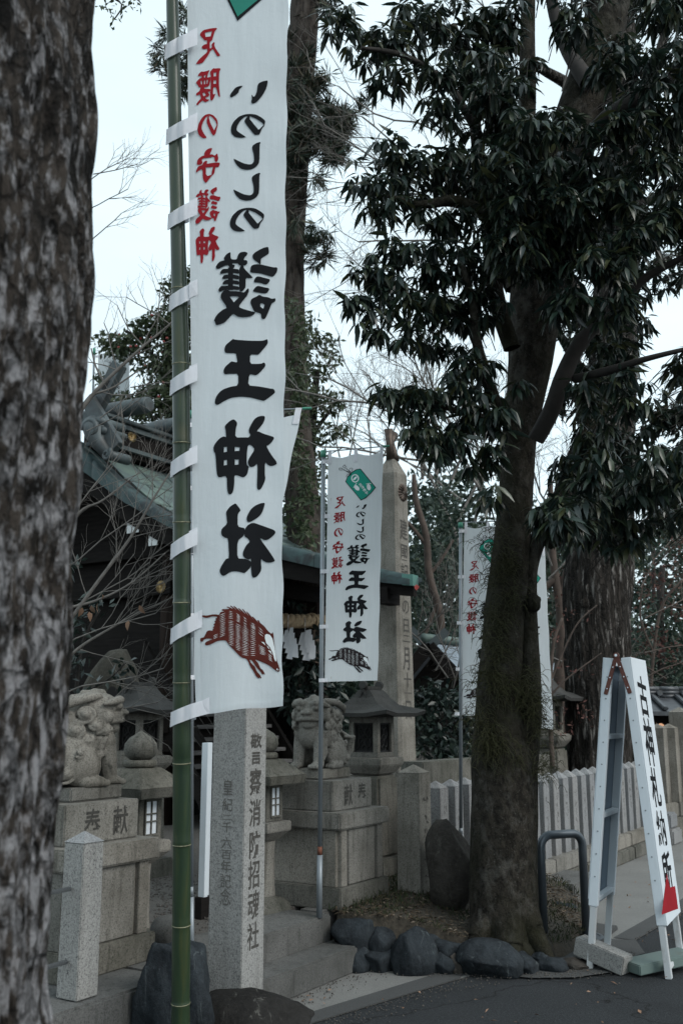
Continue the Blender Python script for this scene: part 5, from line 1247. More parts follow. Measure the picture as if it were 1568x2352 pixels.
q = FX(at_s(185, 1663, GS+WX-.37)); mum('flower_crest', .06, M_['gold'], Matrix.Translation((q.x-.004, q.y, q.z)) @ Matrix.Rotation(R(-90), 4, 'Z'), shr)
for x, y in ((WX, 8.14), (WX, 10.9), (3.5, 8.14)): MB().tube([(x, y, .3), (x, y, 3.95)], .115, 16).build('column', M_['wood_post'], shr, smooth=True)
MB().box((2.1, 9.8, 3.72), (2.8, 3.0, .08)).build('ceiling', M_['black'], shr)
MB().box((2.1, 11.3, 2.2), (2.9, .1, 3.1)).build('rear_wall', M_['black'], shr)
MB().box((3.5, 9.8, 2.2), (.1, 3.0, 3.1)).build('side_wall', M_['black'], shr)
MB().box((2.0, 9.95, .72), (3.2, 2.8, .84)).build('raised_base', M_['black'], shr)  # black box standing in for the shaded void below the veranda
MB().box((2.0, 9.9, 1.22), (3.6, 3.0, .10)).build('veranda', M_['wood_step'], shr, bevel=.006)
for x in (.45, 2.1): MB().box((x, 7.02, 1.62), (.17, .17, 2.64)).build('porch_post', M_['wood_post'], shr, bevel=.01)
MB().box((1.4, 7.02, 3.04), (2.6, .15, .2)).build('porch_beam', M_['wood_dark'], shr, bevel=.006)
MB().box((1.3, 7.02, 2.55), (1.9, .10, .14)).build('porch_beam', M_['wood_dark'], shr, bevel=.006)
# stairs
sta = empty('staircase'); sta.parent = shr
for k in range(9):
    MB().box((1.5, 7.36+k*.115, .52+k*.147), (2.02, .16, .045)).build('tread', M_['wood_step'], sta, bevel=.004)
    MB().box((1.5, 7.39+k*.115, .43+k*.147), (2.0, .03, .13)).build('riser', M_['wood_dark'], sta)
for x in (.44, 2.56):
    MB().bar((x, 7.18, .35), (x, 8.36, 1.86), .07, .15).build('stringer', M_['wood_dark'], sta); MB().bar((x, 7.2, .95), (x, 8.4, 2.40), .06, .09).build('handrail', M_['wood_dark'], sta, bevel=.01)
    MB().box((x, 7.24, .66), (.09, .09, .74)).build('newel', M_['wood_dark'], sta)
# sacred rope with paper streamers
ra, rb = at_t(505, 1378, -6.93), at_t(742, 1424, -6.93); rp_ = [ra+(rb-ra)*k/60 - UP*(.10*math.sin(math.pi*k/60)) for k in range(61)]
rope = empty('sacred_rope', loc=ra); tag(rope, 'thick twisted straw rope hung across the shrine porch', 'rope')
dr = (rb-ra).normalized(); sx_ = dr.cross(UP).normalized(); sy_ = sx_.cross(dr)
for j in range(3):
    P = [p-ra+(sx_*math.cos(k*.62+j*2.094)+sy_*math.sin(k*.62+j*2.094))*.042 for k, p in enumerate(rp_)]
    MB().tube(P, [.05*(1-.35*max(0, (k-52)/8)) for k in range(61)], 9).build('strand', M_['rope'], rope, smooth=True)
MB().tube([rp_[52]-ra, rp_[53]-ra], .10, 14).build('binding', M_['rope'], rope)
def streamer(px, py, label, seed, w_=.085):
    p0 = at_t(px, py, -6.84); st_ = empty('paper_streamer', loc=p0); st_.scale = (.78, .78, .78); tag(st_, label, 'paper streamer', 'zigzag white paper streamers on the straw rope'); r = random.Random(seed)
    x, z = 0., 0.
    MB().bar((0, 0, .03), (0, -.01, -.20), .004, .05, up=(0, 1, 0)).build('stem', M_['paper'], st_)
    z = -.19; x = -.02
    for k in range(4):
        for q in (0, 1):
            d = Vector((.33, -.05+.05*r.random(), -1)).normalized(); a = Vector((x+q*.075, -.012*k-.02*q, z+q*.035)); L = .20+.02*r.random()
            sd_ = Vector((1, -.12, .22)).normalized(); v = [a-sd_*w_*.5, a+sd_*w_*.5, a+sd_*w_*.5-Vector((.015-.03*r.random(), .01, L)), a-sd_*w_*.5-Vector((.05, .01, L-.03))]
            v += [p_+Vector((0, .002, 0)) for p_ in v]
            MB().add(v, [(0,1,2,3),(7,6,5,4),(0,4,5,1),(1,5,6,2),(2,6,7,3),(3,7,4,0)]).build('paper_fold', M_['paper'], st_)
        x += .022 if k % 2 == 0 else .028; z -= .085
streamer(701, 1424, 'wide zigzag paper streamer hanging from the straw rope, nearer the steel pole', 1)
streamer(662, 1418, 'paper streamer hanging from the straw rope beside the big banner edge', 4, .05)
# wooden name board on the porch post
q = at_t(727, 1478, -6.9); sg = empty('wooden_sign', frame_M(V3(q.x, q.y, q.z))); tag(sg, 'small gabled wooden name board with two columns of brush writing, under the rope', 'sign')
MB().add([(-.085,-.012,-.24),(.085,-.012,-.24),(.085,-.012,.19),(0,-.012,.235),(-.085,-.012,.19),(-.085,.012,-.24),(.085,.012,-.24),(.085,.012,.19),(0,.012,.235),(-.085,.012,.19)], [(0,1,2,3,4),(9,8,7,6,5),(0,5,6,1),(1,6,7,2),(2,7,8,3),(3,8,9,4),(4,9,5,0)]).build('board', M_['wood_sign'], sg)
for a, b in (((-.105, -.0, .165), (0, 0, .245)), ((.105, 0, .165), (0, 0, .245))): MB().bar(a, b, .07, .014).build('little_roof', M_['wood_post'], sg)
inscription('lettering', '久邇宮家', V3(.038, -.0125, .16), V3(1, 0, 0), UP, V3(0, -1, 0), .062, .078, .088, M_['ink'], sg, .015)
inscription('lettering', '御霊殿', V3(-.038, -.0125, .15), V3(1, 0, 0), UP, V3(0, -1, 0), .055, .07, .115, M_['ink'], sg, .01)
# ================================================================== small far shrine
SY = 15.5; f0 = aty(1000, 1560, SY); sm = empty('small_shrine', loc=V3(f0.x, f0.y, .3)); tag(sm, 'small far shrine roof with crossed finials seen between obelisk and middle banner', 'small shrine'); so0 = sm.location.copy()
g = lambda px, py, dy=0.: aty(px, py, SY)-so0+V3(.75*dy, dy, 0)
def slab(P, Q, m, name, parent, dep, th=.09):
    a, b = g(*P), g(*Q); v = [a, b, b-UP*th, a-UP*th]; v += [p+V3(.75*dep, dep, 0) for p in v]
    return MB().add(v, [(0,1,2,3),(7,6,5,4),(0,4,5,1),(1,5,6,2),(2,6,7,3),(3,7,4,0)]).build(name, m, parent)
M_['tin'] = plain('pale_tin_roof', (.26, .30, .34), .45, .4, var=.25, scale=3)
rf = slab((995,1479), (1068,1556), M_['tin'], 'roof_slope', sm, 3.2); slab((995,1479), (922,1566), M_['tin'], 'roof_slope', sm, 3.2)
for Q in ((1064,1560), (926,1570)):
    a, b = g(995, 1486, -.12), g(*Q, -.12); MB().bar(a, b, .09, .2).build('bargeboard', M_['wood_dark'], sm)
a, b = g(985, 1467, -.15), g(985, 1467, 3.3); MB().tube([a, b], .075, 12).build('ridge_log', M_['copper'], sm, smooth=True)
for P, Q in (((951,1446), (994,1492)), ((1036,1450), (992,1490))): MB().bar(g(*P, -.1), g(*Q, -.1), .07, .13).build('finial_board', M_['copper_dark'], sm)
v = [g(995, 1490, .1), g(940, 1560, .1), g(940, 1700, .1), g(1050, 1700, .1), g(1050, 1555, .1)]; v += [p+V3(1.8, 2.4, 0) for p in v]
MB().add(v, [(0,1,2,3,4),(9,8,7,6,5),(0,5,6,1),(1,6,7,2),(3,8,9,4),(4,9,5,0),(2,7,8,3)]).build('body', M_['wood_dark'], sm)
MB().boxM(Matrix.Translation(g(963, 1559, -.25)), (.1, .03, .1)).build('white_end', M_['whitecap'], sm)
# ================================================================== tiled gatehouse at the right
GY = 14.6; g0 = aty(1540, 1760, GY); gt = empty('gatehouse', loc=V3(g0.x, g0.y, .3)); tag(gt, 'dark timber gatehouse with grey tiled roof and small lit arches at the right edge', 'gatehouse'); go0 = gt.location.copy()
h = lambda px, py, dy=0.: aty(px, py, GY)-go0+V3(0, dy, 0)
x0, x1 = h(1452, 1700).x, h(1740, 1700).x
zr, ze, zb = h(1500, 1598).z, h(1500, 1634).z, h(1500, 1650).z
MB().add([(x0,.55,zr),(x1,.55,zr),(x1,-.12,ze),(x0,-.12,ze),(x0,.55,zr-.1),(x1,.55,zr-.1),(x1,-.12,ze-.06),(x0,-.12,ze-.06)], [(3,2,1,0),(4,5,6,7),(0,1,5,4),(1,2,6,5),(2,3,7,6),(3,0,4,7)]).build('roof', M_['tile'], gt)
for k, dz in enumerate((.0, .055, .11)):
    xx = x0
    while xx < x1-.05: MB().tube([(xx+.005, .5, zr+dz), (xx+.28, .5, zr+dz)], .034, 8).build('ridge_tile', M_['tile'], gt, smooth=True); xx += .29
xx = x0+.1
while xx < x1:
    MB().bar((xx, .48, zr+.01), (xx, -.14, ze+.035), .075, .055).build('roof_rib', M_['tile'], gt, bevel=.012)
    MB().tube([(xx+.1, .46, zr+.05), (xx+.1, .40, zr+.05)], .042, 10).build('round_tile_end', M_['tile'], gt); xx += .36
MB().box(((x0+x1)/2, .1, (ze+zb)/2-.02), (x1-x0, .14, .12)).build('beam', M_['wood_dark'], gt)
zt_, zl0, zl1 = h(0, 1661).z, h(0, 1673).z, h(0, 1689).z
# lattice wall: posts and boards leave the arched openings free
wins = [(h(1513, 1700).x, h(1536, 1700).x), (h(1560, 1700).x, h(1584, 1700).x), (h(1608, 1700).x, h(1631, 1700).x)]
ed = [x0]+[e for w_ in wins for e in w_]+[x1]
for a, b in zip(ed[::2], ed[1::2]): MB().box(((a+b)/2, .12, (zl1+zb)/2), (b-a, .06, zb-zl1)).build('post_panel', M_['wood_dark'], gt)
MB().box(((x0+x1)/2, .12, (zl1-.02)/2), (x1-x0, .05, zl1-.02)).build('door_panel', M_['wood_dark'], gt)
for a, b in wins:
    MB().box(((a+b)/2, .16, (zl0+zt_)/2), (b-a+.02, .02, zt_-zl0+.02)).build('lit_arch', M_['lit'], gt); MB().box(((a+b)/2, .15, (zl0+zl1)/2), (b-a, .02, zl0-zl1-.004)).build('lower_pane', M_['wood_sign'], gt)
    n_ = 8; V = [((a+b)/2+(b-a)/2*math.cos(math.pi*k/n_), .085, zl0+(zt_-zl0)*math.sin(math.pi*k/n_)) for k in range(n_+1)]+[(a, .085, zb), (b, .085, zb)]
    V2 = [(x, .155, z) for x, y, z in V]; F = [(k, k+1, n_+1 if k >= n_//2 else n_+2) for k in range(n_)]+[(n_//2, n_+1, n_+2)]
    MB().add(V+V2, F+[(k+1, k, k+n_+3, k+n_+4) for k in range(n_)]).build('arch_board', M_['wood_dark'], gt)
# ================================================================== folding sign
af = empty('folding_sign', frame_M(atz(1442, 2239, 0)+A*.25+N*0, A)); AF0 = af.matrix_basis.translation
pL0, pR0 = atz(1352, 2229, 0), atz(1534, 2250, 0); mid = (pL0+pR0)/2; spread = (pR0-pL0); Ls = spread.length; nx = spread.normalized(); ax = UP.cross(nx)
af.matrix_basis = frame_M(mid, nx, ax); tag(af, 'tall white folding sign board with black brush writing and a red arrow', 'sign board')
HT = aty(1412, 1512, mid.y+.05).z; WD = .50; hs2 = Ls/2
# local: x towards the road (right panel), y along the road away from the viewer, z up
def leaf_(sgn, front):
    pn_ = empty('panel'); pn_.parent = af
    ft, tp = Vector((sgn*hs2, 0, 0)), Vector((.035+sgn*.052, 0, HT)); d = (tp-ft).normalized(); nrm = Vector((sgn*d.z, 0, -sgn*d.x)); L = (tp-ft).length
    def P(y, l, o=0.): return ft+d*l+Vector((0, y, 0))+nrm*o
    for y in (.02, WD-.02):
        MB().bar(P(y, 0), P(y, .30 if front else .38), .042, .038, up=nrm).build('leg', M_['legpaint'], pn_, bevel=.003)
        MB().bar(P(y, .301 if front else .381, .002), P(y, L, .002), .046, .056, up=nrm).build('side_rail', M_['board'], pn_, bevel=.003)
        for k in range(10):
            l = .56+k*(L-.6)/9.6; c = P(y-.0235 if y < .1 else y+.0235, l); MB().tube([c, c+Vector((0, -.003 if y < .1 else .003, 0))], .005, 8).build('rivet', M_['steel'], pn_)
    for l in (.06, .34 if front else .42, .93, 1.42, L-.03):
        MB().bar(P(.042, l, -.004), P(WD-.042, l, -.004), .030 if l > .1 else .028, .040, up=nrm).build('cross_bar', M_['legpaint'] if l < .3 else M_['board'], pn_, bevel=.003)
    a, b, c, e = P(.0, .30 if front else .42, .031), P(WD, .30 if front else .42, .031), P(WD, L, .031), P(.0, L, .031); th = nrm*.004
    v = [a, b, c, e, a+th, b+th, c+th, e+th]; MB().add(v, [(0,1,2,3),(7,6,5,4),(0,4,5,1),(1,5,6,2),(2,6,7,3),(3,7,4,0)]).build('face_board', M_['board'], pn_)
    a, b, c, e = P(.043, .36, .022), P(WD-.043, .36, .022), P(WD-.043, L-.04, .022), P(.043, L-.04, .022); v = [a, b, c, e]+[q+nrm*.004 for q in (a, b, c, e)]
    MB().add(v, [(0,1,2,3),(7,6,5,4),(0,4,5,1),(1,5,6,2),(2,6,7,3),(3,7,4,0)]).build('back_sheet', M_['sheet'], pn_)
    return pn_, P, d, nrm, L
pnl, Pl, dl, nl_, LL = leaf_(-1, False); pnr, Pr, dr_, nr_, LR = leaf_(1, True)
fr_y = [(1550, 1640), (1648, 1755), (1765, 1853), (1866, 1945), (1960, 2055)]
zs = lambda py, px: aty(px, py, mid.y-.02).z
for ch, (a, b), px in zip('古神札納所', fr_y, (1456, 1470, 1484, 1498, 1514)):
    l1, l0 = zs(a, px)/dr_.z, zs(b, px)/dr_.z
    inscription('lettering', ch, Pr(WD*.48, l1, .0355), V3(0, 1, 0), dr_, nr_, .29, (l1-l0)*1.10, .2, M_['pr_black'], pnr, .02, .0006, -.08)
ar = [(1518,2101),(1530,2006),(1537,2038),(1549,2035),(1556,2087)]
def on_board(px, py):
    d = ray(px, py); M = af.matrix_basis; o = M @ Pr(0, 0, .036); nw = M.to_3x3() @ nr_; k = (o-CP).dot(nw)/d.dot(nw); return M.inverted() @ (CP+d*k)
me = bpy.data.meshes.new('red_arrow'); me.from_pydata([tuple(on_board(*p)+nr_*.0006) for p in ar], [], [(0, 2, 1), (0, 4, 3, 2)]); me.update(); link('red_arrow', me, M_['pr_red'], pnr)
for y in (-.006, WD+.006):
    hg = empty('hinge'); hg.parent = af; t_ = Vector((.035, y, HT+.015))
    for P_, d_ in ((Pl, dl), (Pr, dr_)):
        q = P_(y, LL-.22); MB().bar(q, t_, .006, .042, up=(0, 1, 0)).build('strap', M_['hinge'], hg, bevel=.002) if False else None
        dd = (t_-q).normalized(); M = frame_M((q+t_)/2, dd, Vector((0, 1, 0)), dd.cross(Vector((0, 1, 0)))); MB().boxM(M, ((t_-q).length+.03, .008 if P_ is Pl else .0105, .026)).build('strap', M_['hinge'], hg, bevel=.003)
        for k in (.1, .4, .68): c = q+(t_-q)*k; s_ = -1 if y < 0 else 1; MB().tube([c, c+Vector((0, s_*.008, 0))], .0042, 8).build('rivet', M_['chrome'], hg)
    MB().tube([t_-Vector((0, .012, 0)), t_+Vector((0, .012, 0))], .018, 12).build('pivot', M_['hinge'], hg); MB().tube([t_-Vector((0, .016, 0)), t_+Vector((0, .016, 0))], .009, 8).build('bolt', M_['chrome'], hg)
# weights lying on the feet
def slabobj(name, p, q, wd, th, m, label, cat):
    d = (q-p); M = frame_M((p+q)/2, d.normalized(), None, (UP-d.normalized()*UP.dot(d.normalized())).normalized())
    o = MB().boxM(Matrix.Identity(4), (d.length, wd, th)).build(name, m, None, M, bevel=.006); return tag(o, label, cat)
a, b = atz(1330, 2170, .13), atz(1445, 2222, .055); slabobj('granite_block', a+V3(0, .02, 0), b+V3(.0, .05, 0), .12, .11, M_['granite_new'], 'grey granite kerb block lying across the left foot of the folding sign', 'stone block')
a, b = atz(1452, 2228, .045), atz(1590, 2200, .075); slabobj('concrete_block', a+V3(-.0, .06, 0), b+V3(0, .08, 0), .18, .06, M_['greenblock'], 'pale green flat slab lying across the right foot of the folding sign', 'slab')
# ================================================================== hoop, cover
ha, hb = atz(1249, 2163, .06), atz(1346, 2152, .06); hz = aty(1240, 1912, ha.y).z-.02
hp = MB(); P = []; r_ = .085; dxy = (hb-ha).normalized(); P += [ha-UP*.06, ha+UP*(hz-.06-r_)]
for k in range(1, 9): t = k/8*math.pi/2; P.append(ha+UP*(hz-.06-r_)+dxy*(r_-r_*math.cos(t))+UP*r_*math.sin(t))
for k in range(0, 9): t = k/8*math.pi/2; P.append(hb+UP*(hz-.06-r_)-dxy*(r_-r_*math.sin(t))+UP*r_*math.cos(t))
P.append(hb-UP*.06); lo = ha.copy(); lo.z = 0
hoop = empty('steel_hoop', loc=lo); hp.tube([p-lo for p in P], .0285, 16); hp.build('bent_tube', M_['steel_dark'], hoop, smooth=True)
for q in (ha, hb): MB().tube([V3(q.x, q.y, .0)-lo, V3(q.x, q.y, .012)-lo], .05, 14).build('foot_plate', M_['steel_dark'], hoop)
tag(hoop, 'grey steel tube hoop barrier standing between tree and folding sign', 'barrier')
pad = [atz(1262, 2172), atz(1385, 2160), atz(1418, 2137), atz(1345, 2128), atz(1268, 2136), atz(1235, 2150)]
v = [V3(p.x, p.y, z) for z in (0, .035) for p in pad]; n = 6
o = MB().add(v, [tuple(range(6, 12)), tuple(reversed(range(6)))]+[(j, (j+1) % 6, 6+(j+1) % 6, 6+j) for j in range(6)]).build('concrete_pad', M_['concrete_dark'], None, bevel=.006)
bmx = bmesh.new(); bmx.from_mesh(o.data); bmesh.ops.recalc_face_normals(bmx, faces=bmx.faces); bmx.to_mesh(o.data); bmx.free()
tag(o, 'irregular concrete slab with a round cover beside the hoop barrier', 'concrete slab')
c0 = atz(1322, 2151, .036); cv = empty('drain_cover', loc=c0); tag(cv, 'flat round drain cover in the concrete behind the folding sign', 'drain cover')
MB().lathe([(.19, 0), (.19, .008), (.165, .010), (.16, .006), (.02, .006)], 28).build('ring', M_['steel_dark'], cv)
for k in range(5): MB().box((0, -.10+k*.05, .010), (.22, .018, .008)).build('rib', M_['steel_dark'], cv)
# white board on edge behind the pillar
bp = aty(470, 1900, 6.6); wb = empty('white_post', frame_M(V3(bp.x, bp.y, .3))); tag(wb, 'narrow white upright post with a black foot, just left of the inscribed pillar', 'post')
zt2 = aty(476, 1706, 6.6).z-.3
MB().box((0, 0, (.13+zt2)/2), (.035, .05, zt2-.13)).build('board', M_['board'], wb, bevel=.002); MB().box((.045, .02, (.13+zt2)/2), (.045, .03, zt2-.13)).build('board', M_['board'], wb, bevel=.002)
MB().box((.02, .008, .065), (.11, .055, .128)).build('black_foot', M_['wood_dark'], wb)
# ================================================================== trees
def trunk_mesh(pts, rads, n=24, rows=60, amp=.06, fs=(7, 1.1), seed=0, name='trunk', ridge=.0):
    """smooth tube through pts with bark-like displacement"""
    P = [Vector(p) for p in pts]; L = [0]
    for a, b in zip(P, P[1:]): L.append(L[-1]+(b-a).length)
    V = []; F = []; ref = Vector((1, 0, 0))
    for i in range(rows+1):
        l = L[-1]*i/rows; k = 0
        while k < len(L)-2 and L[k+1] < l: k += 1
        t = (l-L[k])/(L[k+1]-L[k]); p0, p1, p2, p3 = P[max(0, k-1)], P[k], P[k+1], P[min(len(P)-1, k+2)]
        c = .5*((2*p1)+(p2-p0)*t+(2*p0-5*p1+4*p2-p3)*t*t+(3*p1-p0-3*p2+p3)*t**3); r_ = rads[k]+(rads[k+1]-rads[k])*t
        d = (p2-p1).normalized(); x = (ref-d*ref.dot(d)).normalized(); y = d.cross(x); ref = x
        for j in range(n):
            a = 2*math.pi*j/n; ca, sa = math.cos(a), math.sin(a)
            q = Vector((ca*fs[0]*.25+seed, sa*fs[0]*.25, l*fs[1]))
            dsp = amp*(noise.noise(q)+.6*noise.noise(q*2.3)+.35*noise.noise(q*5.1))
            if ridge: dsp += ridge*(abs(noise.noise(Vector((ca*fs[0], sa*fs[0], l*fs[1]*1.6+seed))))*2-.5)
            V.append(tuple(c+(x*ca+y*sa)*r_*(1+dsp)))
    for i in range(rows):
        for j in range(n): F.append((i*n+j, i*n+(j+1) % n, (i+1)*n+(j+1) % n, (i+1)*n+j))
    F.append(tuple(rows*n+j for j in range(n)))
    me = bpy.data.meshes.new(name); me.from_pydata(V, [], F); me.update(); me.polygons.foreach_set('use_smooth', [True]*len(F)); return me
def pxr(px, py, r_, Y):
    p = aty(px, py, Y); dep = (p-CP).dot(Vector((0, math.cos(TILT), math.sin(TILT)))); return p, r_*dep/FP
def px_tube(lst, Y=None, **kw):
    P, Rr = [], []
    for e in lst:
        p, r_ = pxr(e[0], e[1], e[2], e[3] if len(e) > 3 else Y); P.append(p); Rr.append(r_)
    return P, Rr
def at_root(name, loc, label, cat='tree', group=None):
    e = empty(name, loc=loc); return tag(e, label, cat, group)
def shift(me, o): me.transform(Matrix.Translation(-o)); return me
# ---- near trunk at the left edge
NY = 1.75; edge = [(-250,236),(0,221),(300,219),(700,206),(1000,191),(1300,171),(1600,154),(1900,126),(2200,107),(2352,105),(2700,112),(3300,150)]
nr = 300; P = []; Rr = []
for y, e in edge:
    p, r_ = pxr(e-nr, y, nr-13, NY); P.append(p); Rr.append(r_)
nt_ = at_root('tree', V3(P[-1].x, P[-1].y, 0), 'huge blurred rough-barked trunk filling the left edge, closest to the viewer')
P[-1] = V3(P[-1].x, P[-1].y, -.1)
link('trunk', shift(trunk_mesh(P[::-1], Rr[::-1], 150, 420, .035, (9, 2.6), 2, ridge=.075), nt_.location), M_['bark_near'], nt_)

# ---- branch and twig generator
class Segs:
    def __init__(s): s.p = []; s.q = []; s.a = []; s.b = []
    def add(s, p, q, a, b): s.p.append(tuple(p)); s.q.append(tuple(q)); s.a.append(a); s.b.append(b)
    def mesh(s, name, off=(0, 0, 0), n=4):
        P, Q = np.array(s.p)-np.array(off), np.array(s.q)-np.array(off); a, b = np.array(s.a)[:, None], np.array(s.b)[:, None]
        D = Q-P; D /= np.linalg.norm(D, axis=1, keepdims=True)+1e-9; rf_ = np.where(np.abs(D[:, 2:3]) > .9, [[1., 0, 0]], [[0, 0, 1.]])
        X = np.cross(D, rf_); X /= np.linalg.norm(X, axis=1, keepdims=True); Y = np.cross(D, X); V = []
        for c, r_ in ((P, a), (Q, b)):
            for j in range(n): t = 2*math.pi*j/n; V.append(c+(X*math.cos(t)+Y*math.sin(t))*r_)
        V = np.stack(V, 1).reshape(-1, 3); B = (np.arange(len(P))*2*n)[:, None, None]
        F = np.array([(j, (j+1) % n, n+(j+1) % n, n+j) for j in range(n)])
        return np_mesh(name, V, (B+F[None]).reshape(-1, 4), True)
def grow(S_, p, d, L, r_, depth, rnd, bend=.25, fork=(2, 3), shrink=.68, up=.05, ang=.6, steps=4, tips=None, flat=None):
    d = d.normalized()
    for k in range(steps):
        nd_ = (d+Vector((rnd.gauss(0, bend), rnd.gauss(0, bend), rnd.gauss(0, bend)+up))*.5)
        if flat is not None: nd_ -= flat*nd_.dot(flat)*.6
        nd_.normalize(); q = p+nd_*(L/steps); r2 = r_*(1-.35/steps*1.0); S_.add(p, q, r_, r2)
        if depth > 0 and k >= 1:
            for _ in range(rnd.randint(*fork)-1):
                o_ = Vector((rnd.gauss(0, 1), rnd.gauss(0, 1), rnd.gauss(0, 1)))
                if flat is not None: o_ -= flat*o_.dot(flat)*.8
                o_ -= nd_*o_.dot(nd_); o_.normalize()
                grow(S_, q, nd_*math.cos(ang)+o_*math.sin(ang), L*shrink*rnd.uniform(.7, 1.1), r2*.62, depth-1, rnd, bend, fork, shrink, up, ang, steps, tips, flat)
        p, d, r_ = q, nd_, r2
    if tips is not None: tips.append((p.copy(), d.copy()))
def cluster_pts(cl, n_per):
    """cl: (px,py,rx,ry,Y[,depth]) -> points inside ellipsoids"""
    out = []
    for c in cl:
        px, py, rx, ry, Y = c[:5]; dy = c[5] if len(c) > 5 else None
        p = aty(px, py, Y); k = (p-CP).dot(Vector((0, math.cos(TILT), math.sin(TILT))))/FP; ax_, az_ = rx*k, ry*k; ay = dy or (ax_+az_)/2
        n = max(3, int(n_per*rx*ry/1000)); u = rdir(n); r_ = rng.uniform(.05, 1, (n, 1))**(1/2.2)
        out.append(np.array(p)+u*r_*np.array([ax_, ay, az_]))
    return np.concatenate(out)
def crown(name, cl, dens, size, mat, root, aspect=.45, droop=-.1, up=(0, 0, .8), whorl=1):
    C = cluster_pts(cl, dens)
    if whorl > 1: C = np.repeat(C, whorl, 0)
    n = len(C); D = rdir(n, (0, 0, droop), .8); L = rng.uniform(size*.7, size*1.3, n)
    V, F = quad_leaves(C+D*size*.15, D, rdir(n, up, .7), L, L*aspect)
    return link(name, np_mesh(name, V-np.array(root.location), F), mat, root)

# ---- the large evergreen on the right (long drooping leaves, mossy forked trunk)
mt = at_root('tree', V3(aty(1160, 2190, 6.85).x, 6.85, .1), 'large evergreen tree with long drooping leaves and a mossy fern-tufted forked trunk'); mo = mt.location.copy()
def limb(name, lst, n=16, rows=30, amp=.05, mat='bark_main', Y=6.85, ridge=0., root=mt, seed=0, fs=(5, 1.6)):
    P, Rr = px_tube(lst, Y); return link(name, shift(trunk_mesh(P, Rr, n, rows, amp, fs, seed, name, ridge), root.location), M_[mat], root)
limb('trunk', [(1170,2260,150,6.85),(1172,2205,100,6.85),(1160,2160,87,6.85),(1157,2110,79,6.85),(1154,2000,75.5),(1154,1850,73),(1150,1740,68),(1143,1620,51),(1153,1480,47),(1161,1380,46),(1175,1250,42),(1185,1120,39),(1192,1000,40),(1207,900,44),(1220,800,52),(1228,700,59),(1242,600,62),(1280,420,58),(1330,260,53),(1375,110,49),(1405,-40,46),(1440,-220,42)], 48, 260, .045, ridge=.03, seed=1)
limb('trunk', [(1190,2050,44,6.85),(1193,1900,42,6.85),(1200,1780,34,6.85),(1212,1660,30,6.85),(1216,1560,26,6.85),(1215,1450,20,6.85),(1215,1380,17,6.85),(1219,1300,16,6.85),(1240,1225,20,6.85),(1268,1185,22,6.85),(1296,1120,20,6.85),(1330,1020,17,6.85),(1380,930,13,6.9)], 28, 130, .05, ridge=.03, seed=5)
rock('burl', V3(*(aty(1224, 1385, 6.78)-mo)), (.11, .12, .12), 77, M_['bark_main'], 0, 3, .3, 3, mt)
rock('burl', V3(*(aty(1262, 1225, 6.8)-mo)), (.19, .18, .22), 78, M_['bark_main'], 0, 3, .25, 3, mt)
for l in ([(1190,2060,44,6.8),(1222,2140,30,6.72),(1262,2204,13,6.62),(1285,2222,5,6.58)], [(1125,2080,36,6.8),(1098,2160,24,6.7),(1070,2196,10,6.65)], [(1165,2100,44,6.74),(1172,2180,30,6.62),(1185,2228,12,6.52)]): limb('root', l, 12, 24, .08)
for k, l in enumerate([[(1195,660,34),(1178,570,27),(1196,430,22),(1210,250,20),(1211,60,17),(1215,-120,14)], [(1180,560,20,6.5),(1110,492,16,6.3),(1040,462,14,6.2),(960,470,9,6.1),(890,450,5,6.0)],
     [(1175,800,20,6.5),(1142,700,20,6.5),(1128,600,19,6.5),(1120,480,17,6.5),(1095,330,14,6.6),(1080,180,12,6.7),(1040,60,9,6.8)], [(1188,1010,15,6.5),(1130,905,14,6.3),(1095,790,12,6.2),(1085,700,10,6.1),(1060,610,7,6.0)],
     [(1180,960,11,6.4),(1090,955,8,6.2),(1010,930,6,6.0),(930,890,4,5.9)], [(1230,1010,20,6.5),(1265,945,21,6.4),(1290,870,20,6.3),(1330,790,18,6.2),(1395,720,13,6.1),(1480,640,10,6.0),(1570,590,7,5.9)],
     [(1320,870,11,6.3),(1400,850,10,6.0),(1480,825,7,5.8),(1580,800,5,5.7)], [(1300,420,24,6.5),(1370,300,22,6.3),(1440,240,20,6.1),(1540,180,16,6.0),(1640,120,12,5.9)], [(1350,190,20,6.6),(1300,110,16,6.8),(1270,20,14,6.9),(1255,-90,12,7.0)],
     [(1110,330,11,6.5),(1030,200,9,6.3),(930,130,7,6.1),(830,110,4,5.9)], [(1270,570,14,6.6),(1360,520,12,6.9),(1460,470,9,7.1),(1570,440,7,7.2)]]):
    limb('limb', l, 12, 26, .06, 'bark_dark' if k > 4 else 'bark_main', seed=k)
